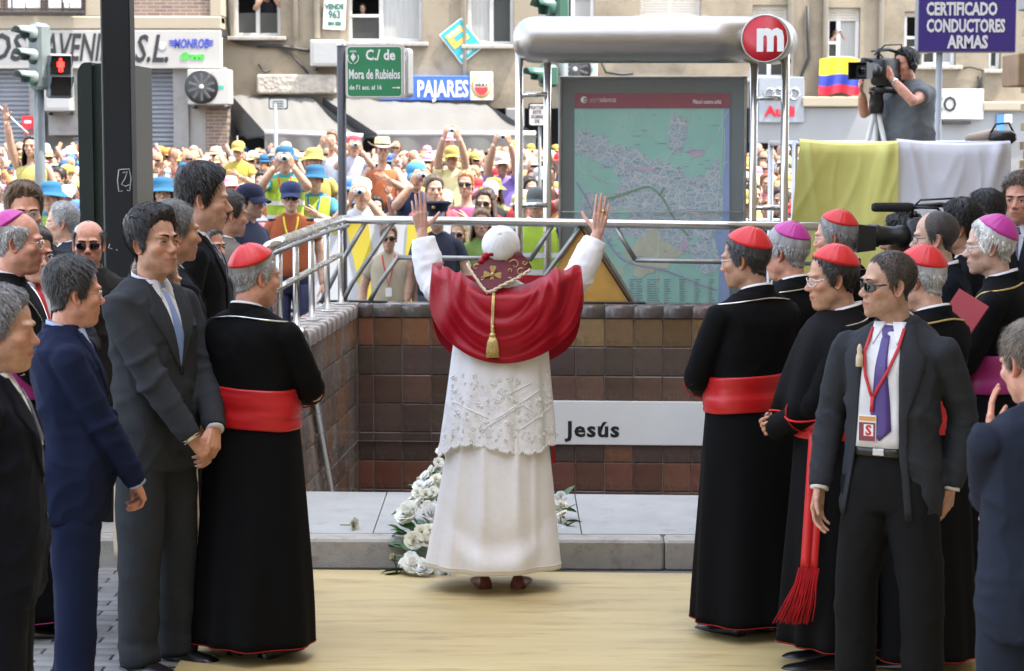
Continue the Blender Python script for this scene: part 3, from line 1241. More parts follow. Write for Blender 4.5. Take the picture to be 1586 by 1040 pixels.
# near pavement with the stairwell left open
a, b, c, d = ent(0, .02, 0), ent(3.1, .02, 0), ent(3.1, 3.0, 0), ent(0, 3.0, 0)
mb = MB()
W0, W1, N0, N1 = -300, 300, -200, 18.0
P = [(W0, N0), (W1, N0), (W1, N1), (W0, N1), a[:2], b[:2], c[:2], d[:2]]
v = [(x, y, 0) for x, y in P]
mb.add((v, [(0, 1, 6, 7), (1, 2, 5, 6), (2, 3, 4, 5), (3, 0, 7, 4)]), 0, False)
mb.add(([(W0, N1, 0), (W1, N1, 0), (W1, N1, -.14), (W0, N1, -.14)], [(0, 1, 2, 3)]), 0, False)
pavement = obj('pavement', mb.mesh('pavement', pave_m), kind='structure')
pm = MB().add(box((0, 0, .006), (.192, .092, .012), .004)).mesh('paver', M('paver', objcol=True, rough=.75, var=.12, vs=9, bump=.35, bs=140, bd=.004))
k = 0
for i in range(44):
    for j in range(7):
        x, y = -2.62 + .2 * j + (.1 if i % 2 else 0), 8.05 + .1 * i
        if x > -1.38 or k >= 300:
            continue
        s = .17 + .05 * rnd.random()
        o = obj('paver', pm, pavement, (x, y, .001 * rnd.random()), (0, 0, R(rnd.uniform(-.6, .6))), (s, s * 1.0, s * .99))
        k += 1

mat_m = M('plywood', (.50, .385, .175), .62, var=.13, vs=2.2, stretch=(.55, 3.0, 1), bump=.15, bs=60, bd=.003, wear=((.30, .20, .085), 3.4, .50, .76))
y0L, y0R = gd(888), gd(893)
mb = MB()
slab(mb, [(-1.33, 4.0), (2.6, 4.0), (2.6, y0R - .12), (-1.33, y0L)], .0125, .021)
fm = mb.build('floor_mat', mat_m)
tag(fm, 'yellow painted plywood flooring laid over the paving in front of the kerb', 'flooring')

# kerb and raised landing in front of the stairs
kf = lambda x: gd(884) - .02 * (x + .0)
pl = empty('stair_landing')
pl['kind'] = 'structure'
xs = [-2.4, -1.27, -.26, .742, 1.75, 2.75, 3.7]
for x0, x1 in zip(xs[:-1], xs[1:]):
    L, D = x1 - x0 - .006, .17
    o = MB().add(box((L / 2, D / 2, .075), (L, D, .15), .012), 0, False).build('kerb_stone', conc2_m, pl, loc=(x0 + .003, kf(x0), 0))
    o.rotation_euler = (0, 0, -.02)
xs = [-2.75, -1.72, -.69, .345, 1.37, 2.4, 3.4]
for x0, x1 in zip(xs[:-1], xs[1:]):
    mb = MB()
    e = lambda x: (C0 + U * (x - C0[0] + .19) + V * 3.02)[1]
    f0 = lambda x: kf(x) + .176
    slab(mb, [(x0 + .003, f0(x0)), (x1 - .003, f0(x1)), (x1 - .003, e(x1)), (x0 + .003, e(x0))], .0, .149 + .001 * rnd.random())
    mb.build('slab', conc_m, pl)

# stairs going down, away from the camera
st = empty('staircase')
st['kind'] = 'structure'
for i in range(9):
    mb = MB()
    p = [ent(.02, 3.0 - .32 * i - .34, 0)[:2], ent(3.05, 3.0 - .32 * i - .34, 0)[:2], ent(3.05, 3.0 - .32 * i, 0)[:2], ent(.02, 3.0 - .32 * i, 0)[:2]]
    slab(mb, p[::-1], -2.2, .13 - .18 * (i + 1))
    mb.build('step', conc_m, st)

# ------------------------------------------------------------------ tiled parapet walls of the stairwell
tile_m = M('glazed_tile', objcol=True, rough=.20, var=.42, coat=.25, vs=9, bump=.25, bs=14, bd=.006, spec=.5, rvar=.12, vdetail=7, wear=((.030, .024, .022), 5.5, .52, .74))
grout_m = M('grout', (.26, .235, .20), .9, var=.2, vs=20)
TS = .2
ROWC = [(.060, .052, .050), (.125, .058, .033), (.050, .036, .031), (.072, .043, .033), (.055, .040, .034), (.060, .042, .035), (.115, .052, .036), (.07, .045, .035), (.06, .04, .032)]


def tile_color(r, c, k=1.0):
    b = ROWC[min(r, 8)]
    q = rnd.random()
    if q < .08:
        b = ROWC[rnd.choice((1, 2, 3, 6))]
    j = rnd.uniform(.75, 1.3) * k * 1.3
    return (b[0] * j * 1.18, b[1] * j * rnd.uniform(.92, 1.1), b[2] * j * .85)


tile_me = MB().add(box((0, 0, 0), (TS - .007, .014, TS - .007), .004), 0, False).mesh('tile', tile_m)
tile_cut = MB().add(box((0, 0, 0), (.100, .014, TS - .007), .004), 0, False).mesh('tile', tile_m)
ROT_B = math.atan2(U[1], U[0])
WT = .955
v = [(0, -.012, -.088), (0, -.012, -.030), (0, -.006, -.010), (0, .008, .0), (0, .20, .002), (0, .23, -.006), (0, .24, -.03), (0, .24, -.088)]


def coping(L):
    n = len(v)
    p = np.array([(x * (L / 2 - .003), q[1], q[2]) for x in (-1, 1) for q in v])
    return p, [(i, i + 1, n + i + 1, n + i) for i in range(n - 1)] + [list(range(n))[::-1], list(range(n, 2 * n))]


cop_me = MB().add(coping(TS)).mesh('coping_tile', tile_m)
cop_cut = MB().add(coping(.107)).mesh('coping_tile', tile_m)
wl = empty('stairwell_wall', tuple(C0), ROT_B)
tag(wl, 'low wall of glazed brown tiles closing the far side of the metro stairs', 'tiled wall')
mb = MB()
mb.add(box((1.45, .115, WT / 2 - 1.15), (3.4, .20, WT + 2.26), .0), 0, False)
mb.build('core', grout_m, wl)
ncols = 15
for c in range(ncols + 1):
    x = .053 if c == 0 else .107 + TS * (c - 1) + TS / 2
    q = tile_color(0, c)
    obj('coping_tile', cop_cut if c == 0 else cop_me, wl, (x, 0, WT), None, (q[0] * 1.05, q[1] * 1.1, q[2] * 1.25))
    for r in range(8):
        if c > 15:
            continue
        z = WT - .088 - .004 - TS * r - TS / 2
        right = c > 6
        q = tile_color(r + 1, c, 1.25 if right and r == 0 else 1)
        if right and r == 0:
            q = (q[0] * .8, q[1] * 1.1, q[2])
        obj('tile', tile_cut if c == 0 else tile_me, wl, (x + rnd.uniform(-.001, .001), .010 + rnd.uniform(-.002, .001), z), (rnd.uniform(-.006, .006), rnd.uniform(-.005, .005), rnd.uniform(-.006, .006)), q)
ROT_L = math.atan2(-V[1], -V[0])
wl2 = empty('stairwell_wall', tuple(C0), ROT_L)
tag(wl2, 'low wall of weathered grey brown tiles along the left side of the metro stairs', 'tiled wall')
mb = MB()
mb.add(box((-1.445, .122, WT / 2 - 1.15), (2.91, .20, WT + 2.26), .0), 0, False)
mb.build('core', grout_m, wl2)
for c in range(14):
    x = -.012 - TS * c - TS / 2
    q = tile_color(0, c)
    o = obj('coping_tile', cop_me, wl2, (x, .004, WT), None, (.38 + .05 * rnd.random(), .36, .335))  # pale coping: the glare on this wall top put into the colour
    for r in range(7):
        z = WT - .092 - TS * r - TS / 2
        w = rnd.random()
        q = (.30, .255, .215) if w < .55 else ((.32, .19, .12) if w < .8 else (.20, .165, .145))
        j = rnd.uniform(.8, 1.2)
        obj('tile', tile_me, wl2, (x, .012 + rnd.uniform(-.003, .001), z), (rnd.uniform(-.008, .008), 0, rnd.uniform(-.008, .008)), tuple(a_ * j for a_ in q))
mb = MB()
mb.add(box((3.15, -1.4, WT / 2 - 1.15), (.2, 3.0, WT + 2.26)), 0, False)
mb.build('side_wall', M('side_tiles', (.07, .05, .04), .4, var=.3, vs=5), wl)


def wallpt(px, py, off=0.0):
    """Point above the far wall (off metres behind its front face)."""
    k = (px - 793) / F_PX
    y = 14.8
    for _ in range(6):
        x = at(px, py, y)[0]
        t = (x - C0[0]) / U[0]
        y = 14.8 + U[1] * t + off
    return np.array(at(px, py, y))


def leftpt(px, py, off=.11):
    """Point above the left wall."""
    y = 13.5
    for _ in range(12):
        x = at(px, py, y)[0] + off
        y = .5 * y + .5 * (14.8 + (x - C0[0]) / V[0] * V[1])
    return np.array(at(px, py, y))


# station name panel
a, b = wallpt(700, 620, -.02), wallpt(1104, 691, -.02)
sg = empty('station_sign', tuple(wallpt(902, 655, -.016)), ROT_B)
tag(sg, 'white station name panel reading Jesús fixed to the brown tiled wall', 'sign')
W, Hh = np.linalg.norm(a[:2] - b[:2]), a[2] - b[2]
MB().add(box((0, 0, 0), (W, .02, Hh), .003), 0, False).build('panel', M('enamel_white', (.80, .79, .74), .45, var=.04, vs=3), sg)
tx = wallpt(868, 676, -.02) - wallpt(892, 655, -.016)
put_text('Jesús', .150, black_m, sg, (float(tx[0]), -.0115, float(tx[2])), align='LEFT', bold=.0045, depth=.0004, width=1.12, spacing=1.08)

# ------------------------------------------------------------------ steel railings
rail = empty('railing', tuple(C0), 0)
tag(rail, 'grey steel tube railing with slanted struts on top of the far tiled wall', 'railing')
L_ = lambda p: np.array(p) - C0


def railbar(name, pts, r, m, parent=rail, n=12):
    return MB().add(tube([L_(p) for p in pts], r, n)).build(name, m, parent)


OFF = .11
dsteel = M('weathered_steel', (.30, .295, .28), .42, .85, var=.2, vs=14, bump=.1, bs=60)
a_, b_ = wallpt(530, 340, OFF), wallpt(1300, 352, OFF)
railbar('top_rail', [a_ + (b_ - a_) * t for t in (0, .25, .5, .75, 1)], .030, steel_m)
for q in ([(566, 345), (529, 406), (497, 470)], [(609, 345), (545, 440), (530, 470)], [(617, 398), (586, 442), (571, 470)],
          [(903, 347), (855, 413), (815, 470)], [(857, 347), (822, 402)], [(952, 350), (984, 403)]):
    railbar('strut', [wallpt(x, y, OFF) for x, y in q], .017, dsteel)
railbar('lower_rail', [wallpt(x, y, OFF) for x, y in ((616, 399), (700, 400), (824, 402))], .017, dsteel)
railbar('lower_rail', [wallpt(x, y, OFF) for x, y in ((983, 403), (1060, 405), (1300, 409))], .017, dsteel)
for x0, x1 in ((495, 600), (812, 1000)):
    p, q = L_(wallpt(x0, 470, OFF)), L_(wallpt(x1, 471, OFF))
    c = (p + q) / 2
    MB().add(box((c[0], c[1], WT + .008), (abs(q[0] - p[0]), .09, .012), .002, rotz(ROT_B)), 0, False).build('base_plate', black_m, rail)
# triangular panel hung in the A-shaped support
tri_m = M('ochre_paint', (.50, .27, .055), .5, var=.14, vs=9, bump=.2, bs=40, wear=((.12, .06, .025), 6, .68, .76))
A, B, C = L_(wallpt(903, 350, OFF + .01)), L_(wallpt(979, 469, OFF + .01)), L_(wallpt(826, 469, OFF + .01))
fwd = np.array([.062, .998, 0]) * .012
mb = MB().add(([A, B, C, A + fwd, B + fwd, C + fwd], [(0, 2, 1), (3, 4, 5), (0, 1, 4, 3), (1, 2, 5, 4), (2, 0, 3, 5)]), 0, False)
mb.build('panel', tri_m, rail)
A2, B2 = L_(wallpt(905, 346, OFF - .012)), L_(wallpt(983, 470, OFF - .012))
MB().add(tube([A2, (A2 + B2) / 2, B2], .016, 4), 0, False).build('strut', dsteel, rail)
MB().add(tube([A2 + [-.035, -.003, -.02], (A2 + B2) / 2 + [-.035, -.003, 0], B2 + [-.035, -.003, .01]], .006, 4), 0, False).build('edge_strip', black_m, rail)

rail2 = empty('railing', tuple(C0), 0)
tag(rail2, 'bright steel tube railing with upright posts running along the left tiled wall', 'railing')
bright = M('bright_steel', (.70, .69, .66), .26, 1.0, var=.08, vs=5, rvar=.1)
tp = [(530, 340), (500, 349), (470, 361), (440, 372), (415, 383)]
railbar('top_rail', [leftpt(x, y) for x, y in tp], .030, bright, rail2)
railbar('top_rail', [leftpt(x, y + 9) + np.array([.04, -.03, 0]) for x, y in tp], .014, dsteel, rail2)
railbar('mid_rail', [leftpt(x, y) for x, y in ((526, 395), (484, 418), (443, 440), (425, 450))], .020, bright, rail2)
for x, yt, yb in ((527, 345, 470), (506, 350, 478), (482, 360, 492), (458, 370, 512), (432, 380, 530)):
    p = leftpt(x, yt)
    q = np.array([p[0], p[1], WT])
    railbar('post', [p, (p + q) / 2, q], .019, bright, rail2)
    c = L_(q)
    MB().add(box((c[0] + .01, c[1], WT + .007), (.13, .085, .009), .002, rotz(ROT_L)), 0, False).build('base_plate', bright, rail2)
# handrail following the stairs down on the left wall
hr = empty('handrail', tuple(C0), 0)
tag(hr, 'polished steel handrail sloping down the stairs beside the left tiled wall', 'handrail')
h0 = np.array(at(471, 517, 12.35))
hpts = [np.array(at(461, 522, 12.1)), np.array(at(466, 512, 12.22)), h0, np.array(at(482, 580, 12.6)), np.array(at(497, 670, 12.95)), np.array(at(514, 765, 13.3)), np.array(at(530, 850, 13.6))]
MB().add(tube([L_(p) for p in hpts], .024, 12)).build('tube', bright, hr)
for k in (2, 4):
    p = L_(hpts[k])
    MB().add(tube([p, p + [-.05, .02, -.03], p + [-.10, .03, -.03]], .011, 8)).build('bracket', bright, hr)


# ------------------------------------------------------------------ buildings across the street
FY = 41.0
wall_m = M('stained_render', (.268, .224, .160), .9, var=.10, vs=.5, bump=.3, bs=30, bd=.01, wear=((.15, .122, .086), .9, .46, .70), vdetail=8)
cream_m = M('cream_render', (.34, .29, .21), .85, var=.07, vs=.8, bump=.2, bs=30, wear=((.28, .24, .18), 1.5, .58, .75))
frame_m = M('window_frame', (.50, .49, .46), .5, var=.1, vs=4)
wframe_m = M('white_window_frame', (.75, .75, .74), .5, var=.05)
pane_m = M('window_glass', (.05, .055, .055), .06, var=.3, vs=1.2, spec=.8)
curtain_m = M('net_curtain', (.35, .35, .33), .8, var=.15, vs=8, stretch=(6, 1, .3))
blind_m = M('roller_blind', (.56, .52, .45), .7, var=.05)


def fx(px, Y=FY):
    return float(at(px, 208, Y)[0])


def fz(py, Y=FY):
    return float(at(793, py, Y)[2])


def wall_with_holes(mb, x0, x1, z0, z1, holes, y, depth=.28, mat=0):
    """Front of a wall with real openings (px-free, metres): holes are (xa, xb, za, zb)."""
    X = sorted({x0, x1, *[h[0] for h in holes], *[h[1] for h in holes]})
    Z = sorted({z0, z1, *[h[2] for h in holes], *[h[3] for h in holes]})
    X = [q for q in X if x0 <= q <= x1]
    Z = [q for q in Z if z0 <= q <= z1]
    for a, b in zip(X[:-1], X[1:]):
        for c, d in zip(Z[:-1], Z[1:]):
            mx, mz = (a + b) / 2, (c + d) / 2
            if any(h[0] < mx < h[1] and h[2] < mz < h[3] for h in holes):
                continue
            mb.add(([(a, y, c), (b, y, c), (b, y, d), (a, y, d)], [(0, 1, 2, 3)]), mat, False)
    for a, b, c, d in holes:
        yy = y + depth
        mb.add(([(a, y, c), (b, y, c), (b, y, d), (a, y, d), (a, yy, c), (b, yy, c), (b, yy, d), (a, yy, d)], [(0, 4, 5, 1), (1, 5, 6, 2), (2, 6, 7, 3), (3, 7, 4, 0)]), mat, False)


def window(parent, px0, py0, px1, py1, Y=FY, splits=(.5,), panes='gc', fm=frame_m, blind=0.0, sill=True, fw=.07, depth=.16):
    """Window in an opening: frame with its panes; panes: g glass, c curtain behind glass, o open."""
    x0, x1, z0, z1 = fx(px0, Y), fx(px1, Y), fz(py1, Y), fz(py0, Y)
    y = Y + depth
    mb = MB()
    w = x1 - x0
    for xa in (x0 + fw / 2, x1 - fw / 2):
        mb.add(box((xa, y, (z0 + z1) / 2), (fw, .07, z1 - z0), .008), 0, False)
    for za in (z0 + fw / 2, z1 - fw / 2):
        mb.add(box(((x0 + x1) / 2, y, za), (w - 2 * fw, .066, fw), .008), 0, False)
    cuts = [0, *splits, 1]
    for s in splits:
        mb.add(box((x0 + w * s, y, (z0 + z1) / 2), (fw * 1.1, .062, z1 - z0 - 2 * fw), .008), 0, False)
    for i, (a, b) in enumerate(zip(cuts[:-1], cuts[1:])):
        if panes[i] == 'o' and panes != 'oo':
            mb.add(box((x0 + w * (a + b) / 2, y - .02, z0 + .33 * (z1 - z0)), (w * (b - a) - fw, .04, fw * .8), .006), 0, False)
    fr = mb.build('window', fm, parent)
    for i, (a, b) in enumerate(zip(cuts[:-1], cuts[1:])):
        xa, xb = x0 + w * a + fw * .5, x0 + w * b - fw * .5
        if panes[i] != 'o':
            MB().add(box(((xa + xb) / 2, y + .012, (z0 + z1) / 2), (xb - xa, .01, z1 - z0 - fw)), 0, False).build('pane', pane_m if panes[i] == 'g' else curtain_m, fr)
        else:
            MB().add(box(((xa + xb) / 2, y + .005, z0 + .17 * (z1 - z0)), (xb - xa, .01, .30 * (z1 - z0))), 0, False).build('pane', pane_m, fr)
    if blind:
        mb = MB()
        n = int(blind * (z1 - z0) / .05)
        for k in range(n):
            mb.add(box(((x0 + x1) / 2, y - .03, z1 - .025 - .05 * k), (w - .02, .02, .046), .008), 0, False)
        o = mb.build('roller_blind', blind_m, fr)
        o['kind'] = 'stuff'
    if sill:
        MB().add(box(((x0 + x1) / 2, Y - .03, z0 - .035), (w + .22, .22, .07), .01), 0, False).build('sill', conc2_m, parent)
    return (x0, x1, z0, z1)


blk = empty('apartment_building', (0, 0, 0))
tag(blk, 'stained beige apartment block with small shops and grey awnings at street level', 'building')
WIN = [(364, -60, 436, 57, (.5,), 'oo', 0), (540, -60, 655, 66, (.44,), 'oc', 0), (724, -60, 796, 70, (.52,), 'cg', 0), (873, -40, 920, 34, (.3,), 'gc', .55), (990, -40, 1084, 26, (.5,), 'gg', .95),
       (1164, 8, 1218, 122, (.5,), 'gg', .35), (1278, 12, 1330, 93, (.38,), 'oc', .28), (1398, 18, 1424, 78, (), 'o', .2), (1425, 40, 1478, 102, (.45,), 'gc', 0), (1529, 60, 1548, 108, (), 'g', .5)]
holes = [(fx(a), fx(c), fz(d), fz(b)) for a, b, c, d, *_ in WIN]
for zb in (8.6, 11.9):                       # upper storeys, above the frame
    for px in (400, 600, 760, 895, 1040, 1190, 1304, 1440, 1560):
        holes.append((fx(px) - .6, fx(px) + .6, zb, zb + 1.5))
shop_z = fz(168)
mb = MB()
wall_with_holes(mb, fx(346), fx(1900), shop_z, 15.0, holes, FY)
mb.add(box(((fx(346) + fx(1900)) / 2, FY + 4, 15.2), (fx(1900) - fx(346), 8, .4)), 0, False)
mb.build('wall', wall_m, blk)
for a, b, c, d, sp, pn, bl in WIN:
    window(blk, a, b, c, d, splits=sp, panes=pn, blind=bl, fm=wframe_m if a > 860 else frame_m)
for zb in (8.6, 11.9):
    for px in (400, 600, 760, 895, 1040, 1190, 1304, 1440, 1560):
        xa = fx(px)
        MB().add(box((xa, FY + .2, zb + .75), (1.1, .04, 1.4)), 0, False).build('pane', pane_m, blk)
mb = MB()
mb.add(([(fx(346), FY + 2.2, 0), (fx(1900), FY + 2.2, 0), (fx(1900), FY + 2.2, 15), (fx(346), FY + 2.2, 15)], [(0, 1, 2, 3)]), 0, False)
mb.build('room_shade_sheet', dark_m, blk)  # dark sheet painted as the shade of the rooms behind the windows
# shop fronts under the awnings: piers, lintel band, recessed glazing
mb = MB()
for a, b in ((346, 363), (486, 500), (783, 812), (1232, 1246), (1500, 1512), (1556, 1700)):
    xa, xb = fx(a), fx(b)
    MB().add(box(((xa + xb) / 2, FY + .15, shop_z / 2), (xb - xa, .45, shop_z), .02), 0, False).build('pier', M('shop_pier', (.22, .215, .205), .7, var=.15, vs=2), blk)
mb = MB()
mb.add(box(((fx(400) + fx(522)) / 2, FY - .06, (fz(116) + fz(146)) / 2), (fx(522) - fx(400), .30, fz(116) - fz(146)), .03), 0, False)
v = mb.v[-1]
mb.build('string_course', M('broken_stone', (.40, .355, .30), .95, var=.25, vs=5, bump=1.0, bs=14, bd=.04), blk)
MB().add(box(((fx(1240) + fx(1332)) / 2, FY - .05, (fz(150) + fz(166)) / 2), (fx(1332) - fx(1240), .3, .19), .02), 0, False).build('ledge', cream_m, blk)
MB().add(box(((fx(1518) + fx(1640)) / 2, FY - .05, (fz(158) + fz(172)) / 2), (fx(1640) - fx(1518), .3, .17), .02), 0, False).build('ledge', cream_m, blk)
grey_m = M('grey_shop_panel', (.26, .265, .27), .5, var=.06, vs=1.5)
MB().add(box(((fx(1160) + fx(1700)) / 2, FY - .02, (fz(167) + fz(222)) / 2), (fx(1700) - fx(1160), .12, fz(167) - fz(222)), .01), 0, False).build('shop_band', grey_m, blk)
mb = MB()
for a, b in ((1246, 1310), (1312, 1380), (1462, 1494), (1512, 1552)):
    MB().add(box(((fx(a) + fx(b)) / 2, FY + .02, (fz(200) + fz(260)) / 2), (fx(b) - fx(a), .1, fz(200) - fz(260))), 0, False).build('shop_window', pane_m, blk)
# pipes and drooping cables on the wall
cab = M('cable', (.025, .024, .023), .6, var=.1)
for pts, r in (([(357, -60), (357, 40), (359, 62), (376, 68), (436, 72), (500, 82)], .035), ([(400, 73), (430, 73), (452, 84), (470, 104), (484, 122)], .022), ([(400, 122), (440, 126), (470, 119), (520, 124)], .028),
               ([(402, 100), (410, 112), (420, 110)], .02), ([(932, 98), (938, 112), (962, 116), (980, 114)], .03), ([(1248, 10), (1249, 60), (1251, 90), (1240, 118), (1244, 124)], .035),
               ([(1480, 108), (1500, 104), (1530, 112), (1560, 108)], .02), ([(1514, 118), (1517, 134), (1512, 136)], .04)):
    MB().add(tube([(fx(x), FY - .05, fz(y)) for x, y in pts], r, 6)).build('cable', cab, blk)
pip = M('painted_pipe', (.40, .36, .29), .7, var=.1)
for a, r in ((460, .05), (493, .06), (720, .035), (1222, .06), (1276, .05), (1362, .045)):
    MB().add(tube([(fx(a), FY - .06, z) for z in (fz(60 if a < 500 else 120), 7, 14.8)], r, 8)).build('drainpipe', pip, blk)

# corner building on the left with the car parts shop
LB = empty('corner_building', (0, 0, 0))
tag(LB, 'corner building with brown brick balconies and grey roller shutters below a parts shop sign', 'building')
LY = 40.0
brick_tex = bpy.data.materials.new('brown_brickwork')
brick_tex.use_nodes = True
nt = brick_tex.node_tree
bt = nt.nodes.new('ShaderNodeTexBrick')
tcn = nt.nodes.new('ShaderNodeTexCoord')
mpn = nt.nodes.new('ShaderNodeMapping')
mpn.inputs['Rotation'].default_value = (R(90), 0, 0)
bt.inputs['Color1'].default_value = (.16, .10, .075, 1)
bt.inputs['Color2'].default_value = (.22, .15, .11, 1)
bt.inputs['Mortar'].default_value = (.30, .26, .22, 1)
bt.inputs['Scale'].default_value = 1
bt.inputs['Brick Width'].default_value = .24
bt.inputs['Row Height'].default_value = .065
bt.inputs['Mortar Size'].default_value = .008
bpn = nt.nodes.new('ShaderNodeBump')
bpn.inputs['Strength'].default_value = .6
bpn.inputs['Distance'].default_value = .01
nt.links.new(tcn.outputs['Object'], mpn.inputs[0])
nt.links.new(mpn.outputs[0], bt.inputs['Vector'])
nt.links.new(bt.outputs['Color'], nt.nodes['Principled BSDF'].inputs['Base Color'])
nt.links.new(bt.outputs['Fac'], bpn.inputs['Height'])
bpn.invert = True
nt.links.new(bpn.outputs[0], nt.nodes['Principled BSDF'].inputs['Normal'])
nt.nodes['Principled BSDF'].inputs['Roughness'].default_value = .85


def fbox(mb, px0, py0, px1, py1, Y, d0, d1, bev=.01, mat=0):
    x0, x1, z0, z1 = fx(px0, Y), fx(px1, Y), fz(py1, Y), fz(py0, Y)
    return mb.add(box(((x0 + x1) / 2, Y + (d0 + d1) / 2, (z0 + z1) / 2), (x1 - x0, d1 - d0, z1 - z0), bev), mat, False)


mb = MB()
fbox(mb, -600, -900, 346, -70, LY, .25, 6)
mb.build('upper_wall', cream_m, LB)
mb = MB(); fbox(mb, 210, -70, 330, 36, LY, .0, .5); mb.build('brick_panel', brick_tex, LB)
mb = MB(); fbox(mb, -400, -70, 138, 26, LY, .6, .9); mb.build('brick_panel', brick_tex, LB)
mb = MB()
fbox(mb, -400, 26, 346, 46, LY, -.12, .5, .02)
fbox(mb, 137, -70, 164, 26, LY, -.10, .5, .02)
fbox(mb, 328, -70, 347, 26, LY, -.06, .5, .02)
fbox(mb, 204, 36, 346, 26.5, LY, -.08, .4, .02)
mb.build('ledge', cream_m, LB)
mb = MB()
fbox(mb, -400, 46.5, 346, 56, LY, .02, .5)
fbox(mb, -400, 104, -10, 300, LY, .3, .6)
mb.build('recess_shade', dark_m, LB)  # dark boxes painted as the shade in the gaps
mb = MB(); fbox(mb, -400, 104, 346, 300, LY, .5, .8); mb.build('shop_back', M('shop_back', (.24, .235, .22), .8, var=.15, vs=2), LB)
bal = MB()
iron = M('balcony_iron', (.02, .021, .022), .5, var=.1)
fbox(bal, -400, 19, 138, 24, LY, -.25, -.20)
fbox(bal, -400, -60, 138, -55, LY, -.25, -.20)
for px in (7, 16, 27, 72, 80, 104, 134, -30, -60, -90):
    fbox(bal, px - 1.2, -55, px + 1.2, 19, LY, -.24, -.215)
for px in (48, 76, 106, 115, -45, -75):
    fbox(bal, px - .8, 5, px + .8, 19, LY, -.24, -.22)
bal.build('balcony_railing', iron, LB)
mb = MB()
for a, b in ((-20, 8), (20, 72), (82, 133), (-70, -28)):
    fbox(mb, a, -60, b, 14, LY, -.19, -.17)
mb.build('balcony_panel', M('opal_panel', (.62, .64, .68), .5, var=.05), LB)
mb = MB()
for a, b in ((45, 60), (268, 292), (210, 216), (-60, -45)):
    fbox(MB(), a, 100, b, 300, LY, .05, .48).build('pier', M('grey_pier', (.26, .25, .235), .8, var=.14, vs=3, wear=((.16, .15, .14), 2, .5, .7)), LB)
fbox(MB(), 74, 98, 122, 210, LY, .06, .48).build('pier', MATS['grey_pier'], LB)
mb = MB(); fbox(mb, 292, 104, 347, 300, LY, .12, .5); mb.build('pier', M('pale_pier', (.30, .285, .26), .8, var=.12), LB)
mb = MB(); fbox(mb, 318, 168, 352, 300, LY, .08, .5); mb.build('brick_pier', brick_tex, LB)
shut_m = M('galvanised_shutter', (.25, .265, .29), .5, .3, var=.08, vs=2)
for a, b, top in ((-45, 45, 100), (110, 124, 168), (216, 268, 106)):
    mb = MB()
    x0, x1, zt = fx(a, LY), fx(b, LY), fz(top, LY)
    n = int(zt / .085)
    prof = []
    for k in range(n):
        z = zt - .085 * k
        prof += [(.22, z), (.185, z - .03), (.185, z - .055), (.22, z - .082)]
    v = [(x, LY + q[0], q[1]) for x in (x0, x1) for q in prof]
    m_ = len(prof)
    mb.add((v, [(i, m_ + i, m_ + i + 1, i + 1) for i in range(m_ - 1)]), 0, False)
    o = mb.build('roller_shutter', shut_m, LB)
# shop sign
ss = empty('shop_sign', (fx(150, LY), LY - .1, fz(77, LY)))
tag(ss, 'long grey shop sign with slanted black capitals ending S.L. above the shutters', 'sign')
sx = lambda px: fx(px, LY) - fx(150, LY)
szz = lambda py: fz(py, LY) - fz(77, LY)
x0, x1 = sx(-260), sx(345)
MB().add(box(((x0 + x1) / 2, .06, 0), (x1 - x0, .16, szz(46) - szz(106)), .015), 0, False).build('board', M('sign_board', (.36, .345, .315), .6, var=.08, vs=1.5, wear=((.36, .34, .31), 3, .6, .75)), ss)
ink = M('sign_black', (.02, .02, .022), .5, var=.1)
put_text('OS', .70, ink, ss, (sx(40), -.025, szz(94)), align='RIGHT', bold=.014, shear=.28, width=.78)
put_text('AVENIDA', .70, ink, ss, (sx(72), -.025, szz(94)), align='LEFT', bold=.014, shear=.28, width=.52)
put_text('S.L.', .70, ink, ss, (sx(211), -.025, szz(96)), align='LEFT', bold=.014, shear=.28, width=.66)
blue = M('sign_blue', (.03, .05, .33), .5, var=.1)
put_text('MONROE', .235, blue, ss, (sx(299), -.025, szz(75)), bold=.007, shear=.2, width=.62)
for s, px in ((1, 270), (-1, 329)):
    for k in range(3):
        MB().add(prism([(sx(px) - s * .06, szz(63 + 3.5 * k)), (sx(px) + s * (.10 - .02 * k), szz(63 + 3.5 * k)), (sx(px) + s * (.09 - .02 * k), szz(65.5 + 3.5 * k)), (sx(px) - s * (.04 - .02 * k), szz(65.5 + 3.5 * k))][::s], -.026, -.018), 0, False).build('wing_stripe', blue, ss)
put_text('Green', .19, M('sign_green', (.06, .42, .06), .5, var=.1), ss, (sx(300), -.025, szz(93)), bold=.012, shear=.3, width=.9)
MB().add(xf(lathe([(.085, 0), (.085, .006), (.07, .008), (.0, .008)], 20), rotx(R(90)), (sx(255), -.02, szz(73)))).build('round_mark', grey_m, ss)


